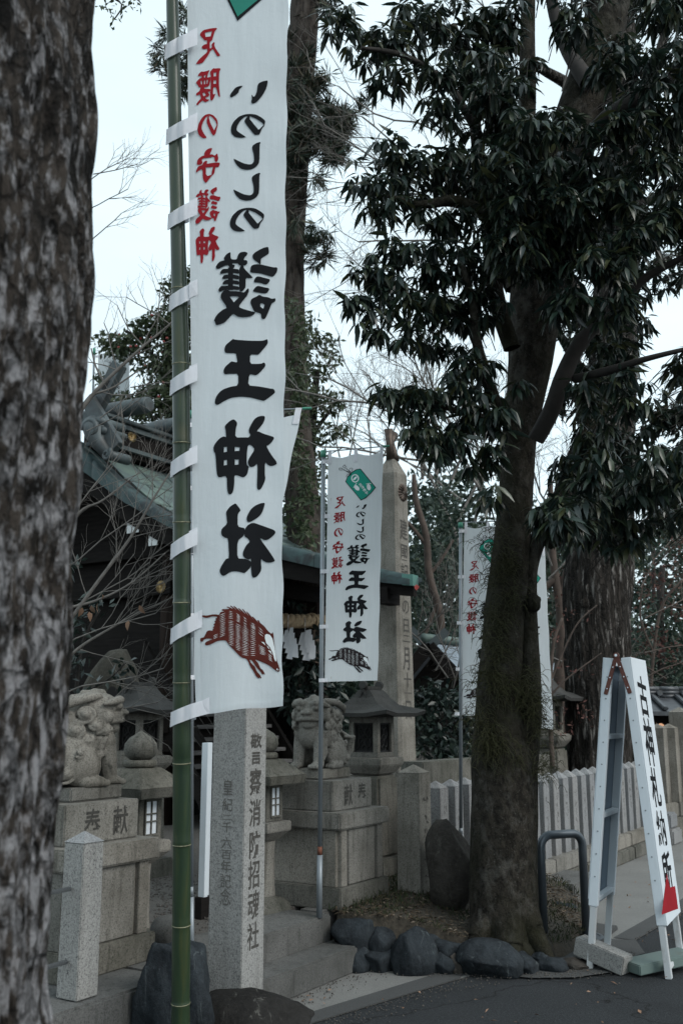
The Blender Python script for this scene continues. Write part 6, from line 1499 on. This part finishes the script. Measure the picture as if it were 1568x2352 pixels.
CL = [(790,50,55,40,6.0),(860,90,70,60,6.1),(950,45,90,55,6.3),(1050,50,80,60,6.4),(900,165,55,38,6.0),(990,160,60,50,6.2),(1070,150,70,60,6.5),(1140,60,60,70,6.5),(1150,180,60,60,6.4),(1010,255,60,38,6.2),(1090,270,60,50,6.3),(1160,300,50,60,6.4),
 (835,400,42,42,6.0),(900,350,50,50,6.1),(880,455,60,50,6.0),(960,400,80,65,6.2),(1040,390,70,70,6.3),(980,500,50,30,6.1),(1110,400,60,70,6.4),(1050,500,60,40,6.2),(1140,520,60,50,6.2),
 (850,600,48,40,5.9),(920,580,60,50,6.0),(1000,600,70,55,6.1),(1080,590,60,60,6.2),(830,690,45,40,5.9),(900,680,60,55,6.0),(980,700,70,60,6.1),(1060,700,60,60,6.2),(860,750,45,25,5.9),(930,765,60,30,6.0),(1020,790,60,40,6.2),(1120,690,50,70,6.2),
 (880,895,45,30,5.9),(935,910,60,40,5.9),(1010,890,70,45,6.0),(1090,850,60,60,6.2),(950,985,45,35,5.9),(1010,975,60,45,6.0),(1080,940,60,55,6.1),(1000,1030,40,22,5.9),(1110,1040,45,45,6.1),(1130,1120,30,35,6.0),(1140,950,40,50,6.0),(1040,1010,40,25,6.0)]
rr_ = random.Random(11)
for gx in range(1180, 1680, 66):
    for gy in range(-60, 1200, 74):
        x, y = gx+rr_.uniform(-26, 26), gy+rr_.uniform(-26, 26)
        gap = (1212 < x < 1310 and 20 < y < 260) or (x > 1500 and 640 < y < 800) or (1165 < x < 1300 and 600 < y < 1130 and rr_.random() < .88) or (1290 < x < 1420 and 60 < y < 330 and rr_.random() < .6) or (1180 < x < 1240 and y > 1080) or (x < 1250 and 1000 < y) or (x > 1490 and 560 < y < 900 and rr_.random() < .45)
        if not gap and rr_.random() < .93: CL.append((x, y, rr_.uniform(42, 68), rr_.uniform(40, 62), rr_.choice([5.7, 5.9, 6.1, 6.4, 6.8, 7.2])))
for x in range(1270, 1650, 62): CL.append((x, 1150+rr_.uniform(-15, 22)+(25 if x < 1450 else -45), 55, 42, rr_.uniform(5.6, 6.3)))
for gx in range(1110, 1480, 62):
    for gy in range(130, 600, 66):
        if rr_.random() < .55 and not (1225 < gx < 1310 and gy < 230) and not (abs(gx-(1262+(560-gy)*.30)) < 55 and gy < 340): CL.append((gx+rr_.uniform(-22, 22), gy+rr_.uniform(-22, 22), 44, 38, rr_.choice([5.6, 5.8, 6.0])))
CL += [(1160,590,40,30,6.05),(1190,885,30,16,6.1),(1345,560,60,50,6.0)]
C = cluster_pts(CL, 7.2); nW = len(C); K = 8
Cr = np.repeat(C, K, 0); n = len(Cr)
az = rng.uniform(0, 2*math.pi, n); D = np.stack([np.cos(az), np.sin(az), rng.normal(-.75, .45, n)], 1); D /= np.linalg.norm(D, axis=1, keepdims=True)
Ln = rng.uniform(.078, .155, n); Wn = Ln*rng.uniform(.20, .27, n)
Nn = np.stack([D[:, 0]*.6, D[:, 1]*.6, np.ones(n)], 1)+rng.normal(0, .35, (n, 3))
Bp = Cr+D*.015
scr = np.linalg.norm(Bp-np.array(CP), axis=1); vis = np.argsort(scr/Ln)[:300]; rest = np.setdiff1d(np.arange(n), vis)
V, F = leaf_batch(Bp[rest], D[rest], Nn[rest], Ln[rest], Wn[rest], .3)
tag(link('leaves', np_mesh('leaves', V-np.array(mo), F), M_['leaf_main'], mt), kind='stuff')
V, F = leaf_batch(np.zeros((1, 3)), np.array([[1., 0, 0]]), np.array([[0, 0, 1.]]), np.array([1.]), np.array([.235]), .3)
LEAFME = []
for c in ((.016,.030,.022),(.024,.040,.024),(.034,.048,.025),(.018,.028,.026)):
    me = np_mesh('leaf', V, F); m_ = plain('single_leaf', c, .34, var=.1); me.materials.append(m_); LEAFME.append(me)
for i in vis:
    d = Vector(D[i]); s_ = d.cross(Vector(Nn[i])).normalized(); u_ = s_.cross(d); L = float(Ln[i])
    M = Matrix.Translation(Vector(Bp[i])-mo) @ frame_M(Vector((0, 0, 0)), d, -s_, u_) @ Matrix.Scale(L, 4)
    o = bpy.data.objects.new('leaf', LEAFME[i % 4]); COL.objects.link(o); o.parent = mt; o.matrix_basis = M
tw = Segs(); ctr = np.array(aty(1210, 600, 6.6))
for p in C[::2]:
    dv = np.array([ctr[0]*.5+p[0]*.5, 6.6, p[2]-.25])-p; dv = dv/np.linalg.norm(dv)*rng.uniform(.12, .34); m_ = p+dv*.5+np.array([0, 0, .02]); tw.add(p, m_, .0022, .003); tw.add(m_, p+dv, .003, .004)
tag(link('twigs', tw.mesh('twigs', mo, 3), M_['bark_dark'], mt), kind='stuff')
# hanging fern tufts on the trunk
tufts = [(1120,1470,24),(1150,1300,30),(1128,1330,22),(1140,1420,34),(1168,1290,26),(1150,1500,30),(1118,1540,20),(1130,1560,34),(1160,1580,30),(1105,1660,26),(1130,1700,40),(1150,1720,34),(1110,1720,30),(1165,1740,28),(1215,1560,22),(1205,1600,28),(1240,1610,20),(1225,1640,30),(1246,1680,20),(1128,1225,18),(1118,1265,20),(1185,1370,18),(1100,1420,14),(1092,1560,14),(1090,1640,14),(1247,1740,16),(1250,1780,14)]
fp, fd, fl = [], [], []
fs_ = Segs()
for x, y, k in tufts:
    p0 = aty(x, y, 6.69 if x < 1200 else 6.74)
    for _ in range(k*3):
        p = Vector(p0)+Vector((rr_.gauss(0, .045), rr_.gauss(0, .02), rr_.gauss(0, .05))); d = Vector((rr_.gauss(0, .5), -abs(rr_.gauss(.3, .3)), rr_.uniform(-.2, .6))).normalized(); L = rr_.uniform(.06, .16); w0 = .0025
        for j in range(4):
            q = p+d*L/4; fs_.add(p, q, w0, w0*.8); p = q; w0 *= .8; d = (d+Vector((rr_.gauss(0, .12), 0, -.62))).normalized()
tag(link('fern_tufts', fs_.mesh('fern_tufts', mo, 3), M_['fern'], mt), kind='stuff')

# ---- old pale-barked tree behind
ot = at_root('tree', V3(aty(1372, 1760, 13).x, 13, .2), 'massive old tree with pale streaked bark behind the fence'); 
limb('trunk', [(1376,1830,78),(1376,1760,72),(1372,1600,73),(1370,1450,74),(1371,1350,75),(1376,1240,73),(1385,1100,68),(1400,900,58),(1415,650,48),(1425,400,40),(1428,150,30),(1430,-100,22)], 64, 240, .03, 'bark_old', 13, .10, ot, 9, (13, .9))
for l in ([(1400,880,26,13),(1300,640,20,12.6),(1200,500,15,12.3),(1090,430,11,12),(1020,395,8,11.8)], [(1420,330,20,13),(1330,215,15,12.5),(1230,150,10,12.2),(1180,110,6,12)], [(1424,400,18,13),(1480,250,14,13.3),(1530,60,10,13.5)], [(1390,1000,18,13),(1330,850,13,12.8),(1280,760,9,12.6)]):
    limb('limb', l, 12, 24, .05, 'bark_old', 13, .06, ot, 3)
for k, (x, y, s_) in enumerate(((1356,1352,.07),(1346,1385,.06),(1434,1246,.05))):
    p = aty(x, y, 12.62)-ot.location; MB().tube([p+V3(0, .12, 0), p, p+V3(0, .012, 0)], [s_*1.3, s_, s_*.55], 14).build('branch_scar', M_['bark_old'], ot, smooth=True)
sg_ = Segs(); r4 = random.Random(5)
for a, b in (((1300,500),(-1,.3)), ((1180,120),(-1,.2)), ((1030,395),(-1,-.1)), ((1020,400),(-.8,.5)), ((1090,430),(-.6,-.7)), ((1240,160),(-.4,1)), ((1200,500),(-.7,.7)), ((1120,440),(-.9,.3)), ((1290,210),(.1,1)), ((960,420),(-1,.4)), ((1000,300),(-.7,.5)), ((1080,560),(-1,.1)), ((1060,700),(-1,.3)), ((980,980),(-1,.4)), ((1000,1060),(-.9,.2)), ((1060,1010),(-.5,.6)), ((1080,1080),(-.4,.8)), ((880,930),(-1,.5))):
    grow(sg_, aty(*a, 12.3), Vector((b[0], r4.uniform(-.4, .2), b[1])), 1.5, .016, 3, r4, .28, (2, 2), .62, .02, .6, 5)
link('twigs', sg_.mesh('twigs', ot.location, 4), M_['bark_twig'], ot)

# ---- pine behind the big banner
pt_ = at_root('tree', V3(aty(700, 1640, 14).x, 14, .2), 'tall pine with scaly trunk and tufted needles rising behind the big banner')
limb('trunk', [(712,1700,44),(708,1400,40),(694,1150,39),(680,1000,36),(672,850,34),(668,700,31),(668,560,31),(674,420,32),(684,250,33),(696,80,33),(706,-80,31),(715,-250,29)], 40, 220, .03, 'bark_pine', 14, .07, pt_, 4, (9, 1.6))
for l in ([(662,220,10),(648,180,8),(655,120,6),(668,60,5)], [(690,330,12),(730,300,9),(770,290,6),(800,320,4)], [(640,330,10),(520,220,8),(430,190,6),(380,140,4)], [(690,560,6),(712,548,4),(728,560,3)]): limb('limb', l, 8, 16, .08, 'bark_pine', 14, 0, pt_)
pine = []
def tuft(px, py, Y, n, L, k):
    p = np.array(aty(px, py, Y))+rng.normal(0, .10, 3); ax_ = rdir(1, (rng.normal(0, .3), -.2, .15))[0]
    D = rdir(n, tuple(ax_*1.1), .75); pine.append((np.repeat(p[None]-ax_*.06, n, 0)+rng.normal(0, .02, (n, 3)), D, rng.uniform(L*.7, L*1.15, n)))
r5 = random.Random(8)
for cx_, cy_, rx, ry, m in ((700,215,45,70,34),(690,310,45,45,26),(755,290,40,38,20),(790,270,30,35,12),(745,345,35,35,14),(725,570,26,30,9),(715,545,16,12,4),(690,400,26,20,8),(735,5,30,20,7),(395,120,38,24,10),(412,180,24,40,10),(418,30,14,40,6),(430,220,12,20,4),(715,440,14,14,3),(775,330,22,30,8),(700,130,22,40,9)):
    for _ in range(m): tuft(cx_+r5.gauss(0, .55)*rx, cy_+r5.gauss(0, .55)*ry, 13.6+r5.uniform(-.3, .5), 46, .26, 0)
Pp = np.concatenate([a for a, _, _ in pine]); Dp = np.concatenate([b for _, b, _ in pine]); Lp = np.concatenate([c for _, _, c in pine])
V, F = quad_leaves(Pp, Dp, rdir(len(Pp)), Lp, np.full(len(Pp), .0075)); tag(link('needles', np_mesh('needles', V-np.array(pt_.location), F), M_['needle'], pt_), kind='stuff')
iv = at_root('climbing_ivy', V3(pt_.location.x, 13.6, .3), 'leafy climber clothing the lower pine trunk', 'climber')
cl = [(684+r5.uniform(-26, 26)+max(0, (y-850)*.06), y, 26, 26, 13.45, .25) for y in range(710, 1260, 22)]
crown('leaves', cl, 80, .105, M_['leaf_holly'], iv, .42, -.3)

# ---- other trees and shrubs
def simple_tree(label, base, trunkpts, crowns, dens, size, mat, bark='bark_dark', Y=16, cat='tree', group='evergreen trees in the precinct', name='tree', aspect=.45, twig=True, whorl=1):
    rt = at_root(name, base, label, cat, group)
    for l in trunkpts: limb('trunk' if l is trunkpts[0] else 'limb', l, 10, 22, .06, bark, Y, 0, rt)
    crown('crown', crowns, dens*3.0, size, mat, rt, aspect, whorl=whorl)
    return rt
def gb(px, Y): p = aty(px, 1700, Y); return V3(p.x, p.y, .25)
hl_ = simple_tree('berried holly tree beyond the shrine ridge, left of the bamboo pole', gb(380, 16.5), [[(385,1300,14),(390,1000,12),(385,800,10),(400,660,6)], [(388,900,7),(340,800,5),(290,760,4)], [(390,950,7),(350,900,5)]],
   [(405,670,38,40,16.2),(385,745,55,45,16.2),(335,760,45,38,16.3),(300,800,48,38,16.4),(255,790,42,28,16.5),(400,830,55,50,16.2),(345,845,38,22,16.4),(330,905,30,22,16.4),(380,915,60,50,16.2),(425,930,45,55,16.2),(340,950,45,28,16.3),(290,925,40,22,16.4),(425,760,38,70,16.2),(433,640,22,30,16.2),(250,930,30,22,16.4),(440,1000,25,60,16.3),(230,870,18,14,16.4)], 75, .115, M_['leaf_holly'], Y=16.4)
bc = cluster_pts([(385,760,60,60,16.0),(330,800,60,50,16.1),(400,900,60,60,16.0),(300,780,50,30,16.2)], 2.2)
bm_ = bmesh.new()
for p in bc: bmesh.ops.create_icosphere(bm_, subdivisions=1, radius=.026, matrix=Matrix.Translation(Vector(p)-hl_.location))
me = bpy.data.meshes.new('berries'); bm_.to_mesh(me); bm_.free(); tag(link('berries', me, M_['berry'], hl_), kind='stuff')
simple_tree('broadleaf evergreen to the right of the pine trunk, above the small banner', gb(720, 15), [[(712,1300,12),(716,1000,10),(728,850,7)], [(716,1000,6),(760,940,4)]],
   [(745,790,36,30,14.6),(715,770,26,28,14.6),(720,850,45,40,14.6),(765,830,22,22,14.6),(745,920,45,35,14.6),(715,940,30,50,14.6),(770,930,30,24,14.6),(745,1000,38,30,14.6),(730,1060,28,40,14.6),(715,1130,36,50,14.6),(775,985,26,18,14.6),(790,1000,22,14,14.5),(705,1010,26,50,14.6)], 40, .10, M_['leaf_holly'], Y=14.7)
simple_tree('dense dark evergreen behind the shrine roof and small banner', gb(700, 19), [[(700,1350,20),(700,1150,16)]], [(690,1180,70,70,18),(640,1250,60,60,18),(740,1200,60,60,18),(720,1260,60,60,18),(690,1320,60,50,17.5)], 30, .16, M_['leaf_far'], Y=18.5)
simple_tree('dark evergreen behind the obelisk with a crooked bare-stemmed companion', gb(985, 17), [[(1010,1640,11),(1005,1500,10),(1012,1420,9),(985,1320,9),(978,1230,8),(955,1150,7),(950,1090,5)], [(978,1250,5),(945,1210,4),(930,1195,3)], [(1000,1395,5),(960,1500,3)], [(985,1320,5),(1010,1290,4),(1040,1240,3)]],
   [(975,1150,38,32,17),(1010,1130,35,30,17.2),(960,1230,32,55,17.5),(1010,1220,40,60,17.8),(1045,1190,30,50,17.6),(980,1320,45,55,17.8),(1035,1320,35,60,17.8),(960,1400,32,50,17.8),(1020,1420,45,50,17.8),(945,1130,20,20,17)], 30, .12, M_['leaf_far'], 'bark_warm', 16.6)
simple_tree('dark broad-leaved shrub beneath the right end of the straw rope', gb(690, 12.6), [[(700,1680,5),(700,1560,4)]], [(690,1520,40,50,12.4),(735,1550,40,50,12.4),(680,1600,40,40,12.4),(760,1590,40,40,12.2),(700,1450,50,40,12.6),(775,1640,40,30,12.2),(740,1650,50,30,12.2),(670,1370,26,18,12.4)], 22, .16, M_['leaf_dark'], Y=12.5, cat='shrub', group='evergreen shrubs', name='shrub', aspect=.34)
simple_tree('glossy evergreen shrub between obelisk and middle banner pole', gb(1000, 11.2), [[(1005,1760,5),(1005,1640,4)]], [(985,1600,45,40,11),(1030,1620,45,45,11),(980,1680,40,50,10.8),(1030,1720,45,50,10.8),(1070,1660,40,60,11),(960,1640,22,50,11),(1000,1770,40,35,10.6),(1060,1760,35,35,10.6)], 34, .095, M_['leaf_dark'], Y=11.2, cat='shrub', group='evergreen shrubs', name='shrub')
simple_tree('leafy evergreen branches in shade between the foreground trunk and shrine wall', gb(185, 8.2), [[(165,1760,6),(175,1600,5),(190,1480,4),(230,1400,3)], [(175,1600,3),(250,1560,2),(290,1520,2)]], [(180,1420,45,50,8.1),(225,1390,30,24,8.2),(170,1520,40,40,8.1),(255,1560,40,14,8.2),(290,1520,26,12,8.2),(170,1620,34,50,8.0),(210,1650,26,30,8.0),(160,1300,24,26,8.2)], 9, .10, M_['leaf_dark'], Y=8.2, cat='shrub', group='evergreen shrubs', name='shrub', aspect=.38)
ov = at_root('tree', gb(240, 10.5), 'overhanging spray of small green leaves at the very top left', 'tree', 'evergreen trees in the precinct')
limb('limb', [(150,-60,6),(230,-20,4),(280,10,2),(262,45,1.5)], 8, 14, .05, 'bark_dark', 6.2, 0, ov); limb('limb', [(230,-20,3),(300,-10,2),(325,8,1.2)], 8, 14, .05, 'bark_dark', 6.2, 0, ov)
crown('leaves', [(262,10,34,24,6.2,.12),(262,45,20,18,6.2,.1),(312,8,20,14,6.2,.1),(240,-10,30,30,6.2,.1),(300,-15,40,24,6.2,.12)], 32, .040, M_['leaf_holly'], ov, .42, -.5)
# right-hand background trees
R_ = 'trees and bushes behind the right fence'
simple_tree('green evergreen mass at the right edge above the gatehouse roof', gb(1530, 21), [[(1520,1600,10),(1515,1400,9),(1520,1300,7)]], [(1490,1420,60,60,20),(1560,1450,60,60,20),(1500,1500,60,50,20),(1570,1540,60,50,20),(1540,1570,60,40,20),(1480,1560,40,40,20),(1530,1260,50,40,21),(1480,1300,30,40,21),(1575,1300,40,60,21)], 26, .13, M_['leaf_far'], Y=20, group=R_)
simple_tree('russet-leaved maple behind the old tree at the right edge', gb(1550, 18.5), [[(1490,1640,4.5),(1500,1500,4),(1520,1390,3.2),(1568,1330,2.4)], [(1500,1500,3),(1470,1420,2.4),(1475,1340,2)], [(1520,1390,2.6),(1580,1400,2)]], [(1520,1330,60,50,18),(1560,1240,45,60,18.3),(1555,1400,40,30,18),(1480,1380,26,36,18),(1500,1600,50,24,18),(1550,1180,30,40,18.3),(1490,1470,40,50,18.2),(1540,1500,50,40,18.2)], 16, .085, M_['leaf_red'], 'bark_warm', 18, group=R_)
simple_tree('yellow-green bush high at the right edge under the overhanging leaves', gb(1500, 22), [[(1500,1400,5),(1500,1240,4)]], [(1495,1225,36,30,22),(1470,1270,22,40,22),(1530,1210,30,26,22)], 24, .12, M_['leaf_yel'], Y=22, group=R_)
simple_tree('low red-twigged maple in front of the old pale trunk', gb(1290, 11.8), [[(1268,1760,6),(1262,1600,5),(1270,1480,4),(1290,1420,3)], [(1265,1560,3),(1320,1440,2),(1370,1390,1.5)], [(1262,1600,3),(1300,1560,2),(1380,1500,1.2)]], [(1290,1420,36,20,11.6),(1270,1460,30,40,11.6),(1330,1410,36,14,11.6),(1270,1380,22,30,11.8),(1350,1540,40,16,11.5),(1290,1540,30,30,11.6),(1300,1660,40,40,11.5),(1340,1640,30,40,11.5)], 7, .050, M_['leaf_red'], 'bark_warm', 11.6, group=R_)
simple_tree('smooth reddish-stemmed tree between the right banner and the old trunk', gb(1292, 15), [[(1290,1680,20),(1286,1560,17),(1290,1480,14),(1286,1400,11),(1275,1330,10),(1268,1270,8),(1266,1180,7),(1262,1100,6)], [(1275,1330,9),(1250,1350,8),(1225,1375,6)], [(1284,1390,8),(1300,1310,7),(1330,1260,5)], [(1286,1450,6),(1330,1400,4)], [(1290,1590,6),(1345,1560,4)]], [(1285,1300,24,40,15.5),(1300,1220,24,30,15.8)], 5, .06, M_['leaf_red'], 'bark_warm', 15, group=R_)
# bare tree crowns far behind
def bare(label, base, starts, Y, L, r_, depth, seed, mat='bark_twig', group='leafless trees', flat=None, **kw):
    rt = at_root('bare_tree', base, label, 'tree', group); sgm = Segs(); rnd = random.Random(seed)
    for (x, y, dx, dz) in starts: grow(sgm, aty(x, y, Y), Vector((dx, rnd.uniform(-.35, .35), dz)), L, r_, depth, rnd, flat=flat, **kw)
    link('branches', sgm.mesh('branches', rt.location, 4), M_[mat], rt); return rt
bare('leafless tree with fine twigs above the middle banner, under the evergreen crown', gb(1050, 22), [(1055,1250,-.2,1),(1050,1200,.4,1),(1060,1150,-.7,.7),(1030,1120,.5,.8),(1000,1120,-.1,1),(1090,1200,.3,1),(970,1100,.1,1),(1100,1120,-.4,.8)], 21, 2.0, .035, 3, 3, up=.06, bend=.3)
bare('leafless tree above the small banner rod', gb(830, 24), [(800,1060,.1,1),(830,1070,-.1,1),(850,1060,.2,1),(780,1050,-.1,1),(880,1050,.2,1)], 23, 1.6, .02, 3, 4, up=.06, bend=.3)
bare('tangle of leafless branches at the right edge above the gatehouse', gb(1520, 17), [(1475,1560,.9,.5),(1480,1500,.9,.1),(1480,1420,.9,.25),(1500,1620,.8,.4),(1470,1350,.8,.7),(1530,1560,-.6,.6),(1480,1620,.9,.1),(1500,1300,.7,.5)], 16.5, 1.5, .013, 3, 6, 'bark_warm', bend=.35, up=.0)
bare('leafless branches between the banners and old trunk', gb(1270, 14), [(1262,1240,.5,.6),(1266,1300,-.3,1),(1290,1300,.5,.5),(1258,1330,.9,.4),(1275,1200,-.5,1),(1250,1180,.5,.9),(1262,1640,.8,.4),(1290,1520,-.7,.4)], 14, 1.0, .016, 3, 9, bend=.3, up=.03)
bare('reddish leafless shrub behind the middle banner pole', gb(1040, 14), [(1045,1560,-.4,1),(1030,1560,-.8,.7),(1040,1580,.3,1),(1000,1540,.3,.8),(960,1460,.6,.5)], 13.5, .9, .012, 3, 14, bend=.3, up=.02)
# near bare branches in front of the shrine (left)
nb = bare('leafless tree reaching in from behind the foreground trunk towards the shrine', gb(140, 5.6), [(120,1500,.9,.55),(130,1320,.85,.6),(130,1600,.9,.35),(120,1420,.9,.42),(110,1650,.9,.1),(130,1230,.8,.8)], 5.6, .62, .0046, 2, 21, bend=.22, up=.05, ang=.55, fork=(2, 3), flat=Vector((0, 1, 0)))
for l in ([(150,1440,5),(230,1330,4.2),(300,1235,3.4),(350,1150,2.6),(400,1070,1.6)], [(110,1560,4.5),(180,1490,3.6),(260,1440,2.6),(330,1400,1.4)], [(140,1400,4),(220,1380,3),(300,1340,2.2),(380,1270,1.4)], [(120,1280,4.5),(180,1180,3.6),(235,1150,2.4),(300,1100,1.4)]): limb('branch', l, 8, 20, .05, 'bark_twig', 5.6, 0, nb)
sg2 = Segs(); r6 = random.Random(31)
for x, y, dx, dz in [(230,1330,.4,.9),(300,1235,.9,.3),(300,1235,.1,1),(350,1150,.8,.5),(350,1150,0,1),(260,1440,.9,.2),(260,1440,.6,.7),(330,1400,.9,.35),(220,1380,.6,.8),(300,1340,.95,.15),(300,1340,.5,.8),(180,1180,.3,1),(235,1150,.8,.5),(270,1290,-.2,1),(200,1370,-.3,1),(330,1190,.9,.1),(180,1490,.9,-.1),(210,1470,.8,.5)]:
    grow(sg2, aty(x, y, 5.6), Vector((dx, 0, dz)), .34, .0029, 2, r6, .22, (2, 3), .62, .06, .6, 4, None, Vector((0, 1, 0)))
link('branches', sg2.mesh('branches', nb.location, 4), M_['bark_twig'], nb)
dl = [(210,1390),(225,1385),(190,1395),(205,1405),(320,1390),(296,1425),(236,1372)]
P_ = np.array([aty(x, y, 5.55) for x, y in dl])-np.array(nb.location); V, F = leaf_batch(P_, rdir(7, (0, 0, -1.5), .6), rdir(7, (0, -1, 0)), np.full(7, .055), np.full(7, .03), .4); link('dry_leaves', np_mesh('dry_leaves', V, F), M_['dryleaf'], nb)
b2 = bare('thin leafless branch against the sky, reaching over the shrine roof from the left', gb(190, 7.5), [(205,415,.85,.55),(205,480,.9,.25),(205,555,.8,.6),(215,400,.9,.15)], 7.5, .36, .0055, 2, 41, bend=.2, up=.04, flat=Vector((0, 1, 0)))
for l in ([(160,980,5.6),(215,905,5),(270,850,4.2),(330,795,3.4),(390,745,2.4),(445,690,1.4)], [(215,905,3.5),(260,890,2.5),(320,850,1.5)], [(240,880,2.5),(220,840,2),(210,800,1.4)]): limb('branch', l, 8, 20, .06, 'bark_twig', 7.5, 0, b2)
sg3 = Segs(); r7 = random.Random(45)
for x, y, dx, dz in [(330,795,-.7,.7),(330,795,.3,.9),(390,745,-.8,.5),(270,850,-.4,1),(300,820,.8,.3),(270,850,-.9,.3),(230,900,.9,-.1),(300,890,.9,.2),(360,770,.1,1)]: grow(sg3, aty(x, y, 7.5), Vector((dx, 0, dz)), .42, .005, 2, r7, .2, (2, 2), .6, .05, .6, 4, None, Vector((0, 1, 0)))
for x, y, dx, dz in [(200,990,.9,.5),(230,960,.9,.6)]: grow(sg3, aty(x, y, 7.5), Vector((dx, 0, dz)), .5, .005, 2, r7, .2, (2, 2), .6, .05, .5, 4, None, Vector((0, 1, 0)))
link('branches', sg3.mesh('branches', b2.location, 4), M_['bark_twig'], b2)
# one red leaf caught on a twig beside the obelisk
V, F = leaf_batch(np.zeros((1, 3)), np.array([[0, 0, -1.]]), np.array([[.2, -1., 0]]), np.array([.06]), np.array([.05]), .1)
o = link('red_leaf', np_mesh('red_leaf', V, F), plain('red_leaf', (.28, .04, .035), .6), None, Matrix.Translation(aty(956, 1342, 9.5))); tag(o, 'single hanging red leaf beside the obelisk', 'leaf')
hv_, hf_ = [], []
for j in range(14):
    for i in range(41):
        x = -60+i*4; y = 34+j*5; hv_.append((x, y, -.2+min(1, j/6)*(6.5 if x > -8 else 2.5)+1.1*noise.noise(Vector((x*.13, y*.13, 0)))))
for j in range(13):
    for i in range(40): a = j*41+i; hf_.append((a, a+1, a+42, a+41))
me = bpy.data.meshes.new('hill'); me.from_pydata(hv_, [], hf_); me.update(); me.polygons.foreach_set('use_smooth', [True]*len(hf_)); tag(link('hill', me, M_['soil']), kind='structure')
# low wall and dark planting behind the fence, and the far wood closing the view
lw = MB(); a, b = aty(945, 1800, 9.3), aty(1240, 1800, 11.2); lw.bar((a.x, a.y, .72), (b.x, b.y, .72), .25, .82); o = lw.build('stone_wall', M_['granite_old'], None, bevel=.01); tag(o, 'low dark stone wall behind the close-set fence pillars', 'wall')
far = []
for k in range(430):
    x = rr_.uniform(-24, 40); y = rr_.uniform(26, 44); far.append((x, y, rr_.uniform(.4, 8.6 if x > 3 else (6.5 if x > 0 else 4.5))))
Pf = np.concatenate([np.array(c)+rdir(420)*rng.uniform(.2, 1, (420, 1))*np.array([1.9, 1.6, 1.5]) for c in far]); n = len(Pf)
V, F = quad_leaves(Pf, rdir(n, (0, 0, -.1)), rdir(n, (0, 0, .8), .7), rng.uniform(.2, .38, n), rng.uniform(.11, .2, n)); tag(link('far_wood', np_mesh('far_wood', V, F), M_['leaf_far']), kind='stuff')
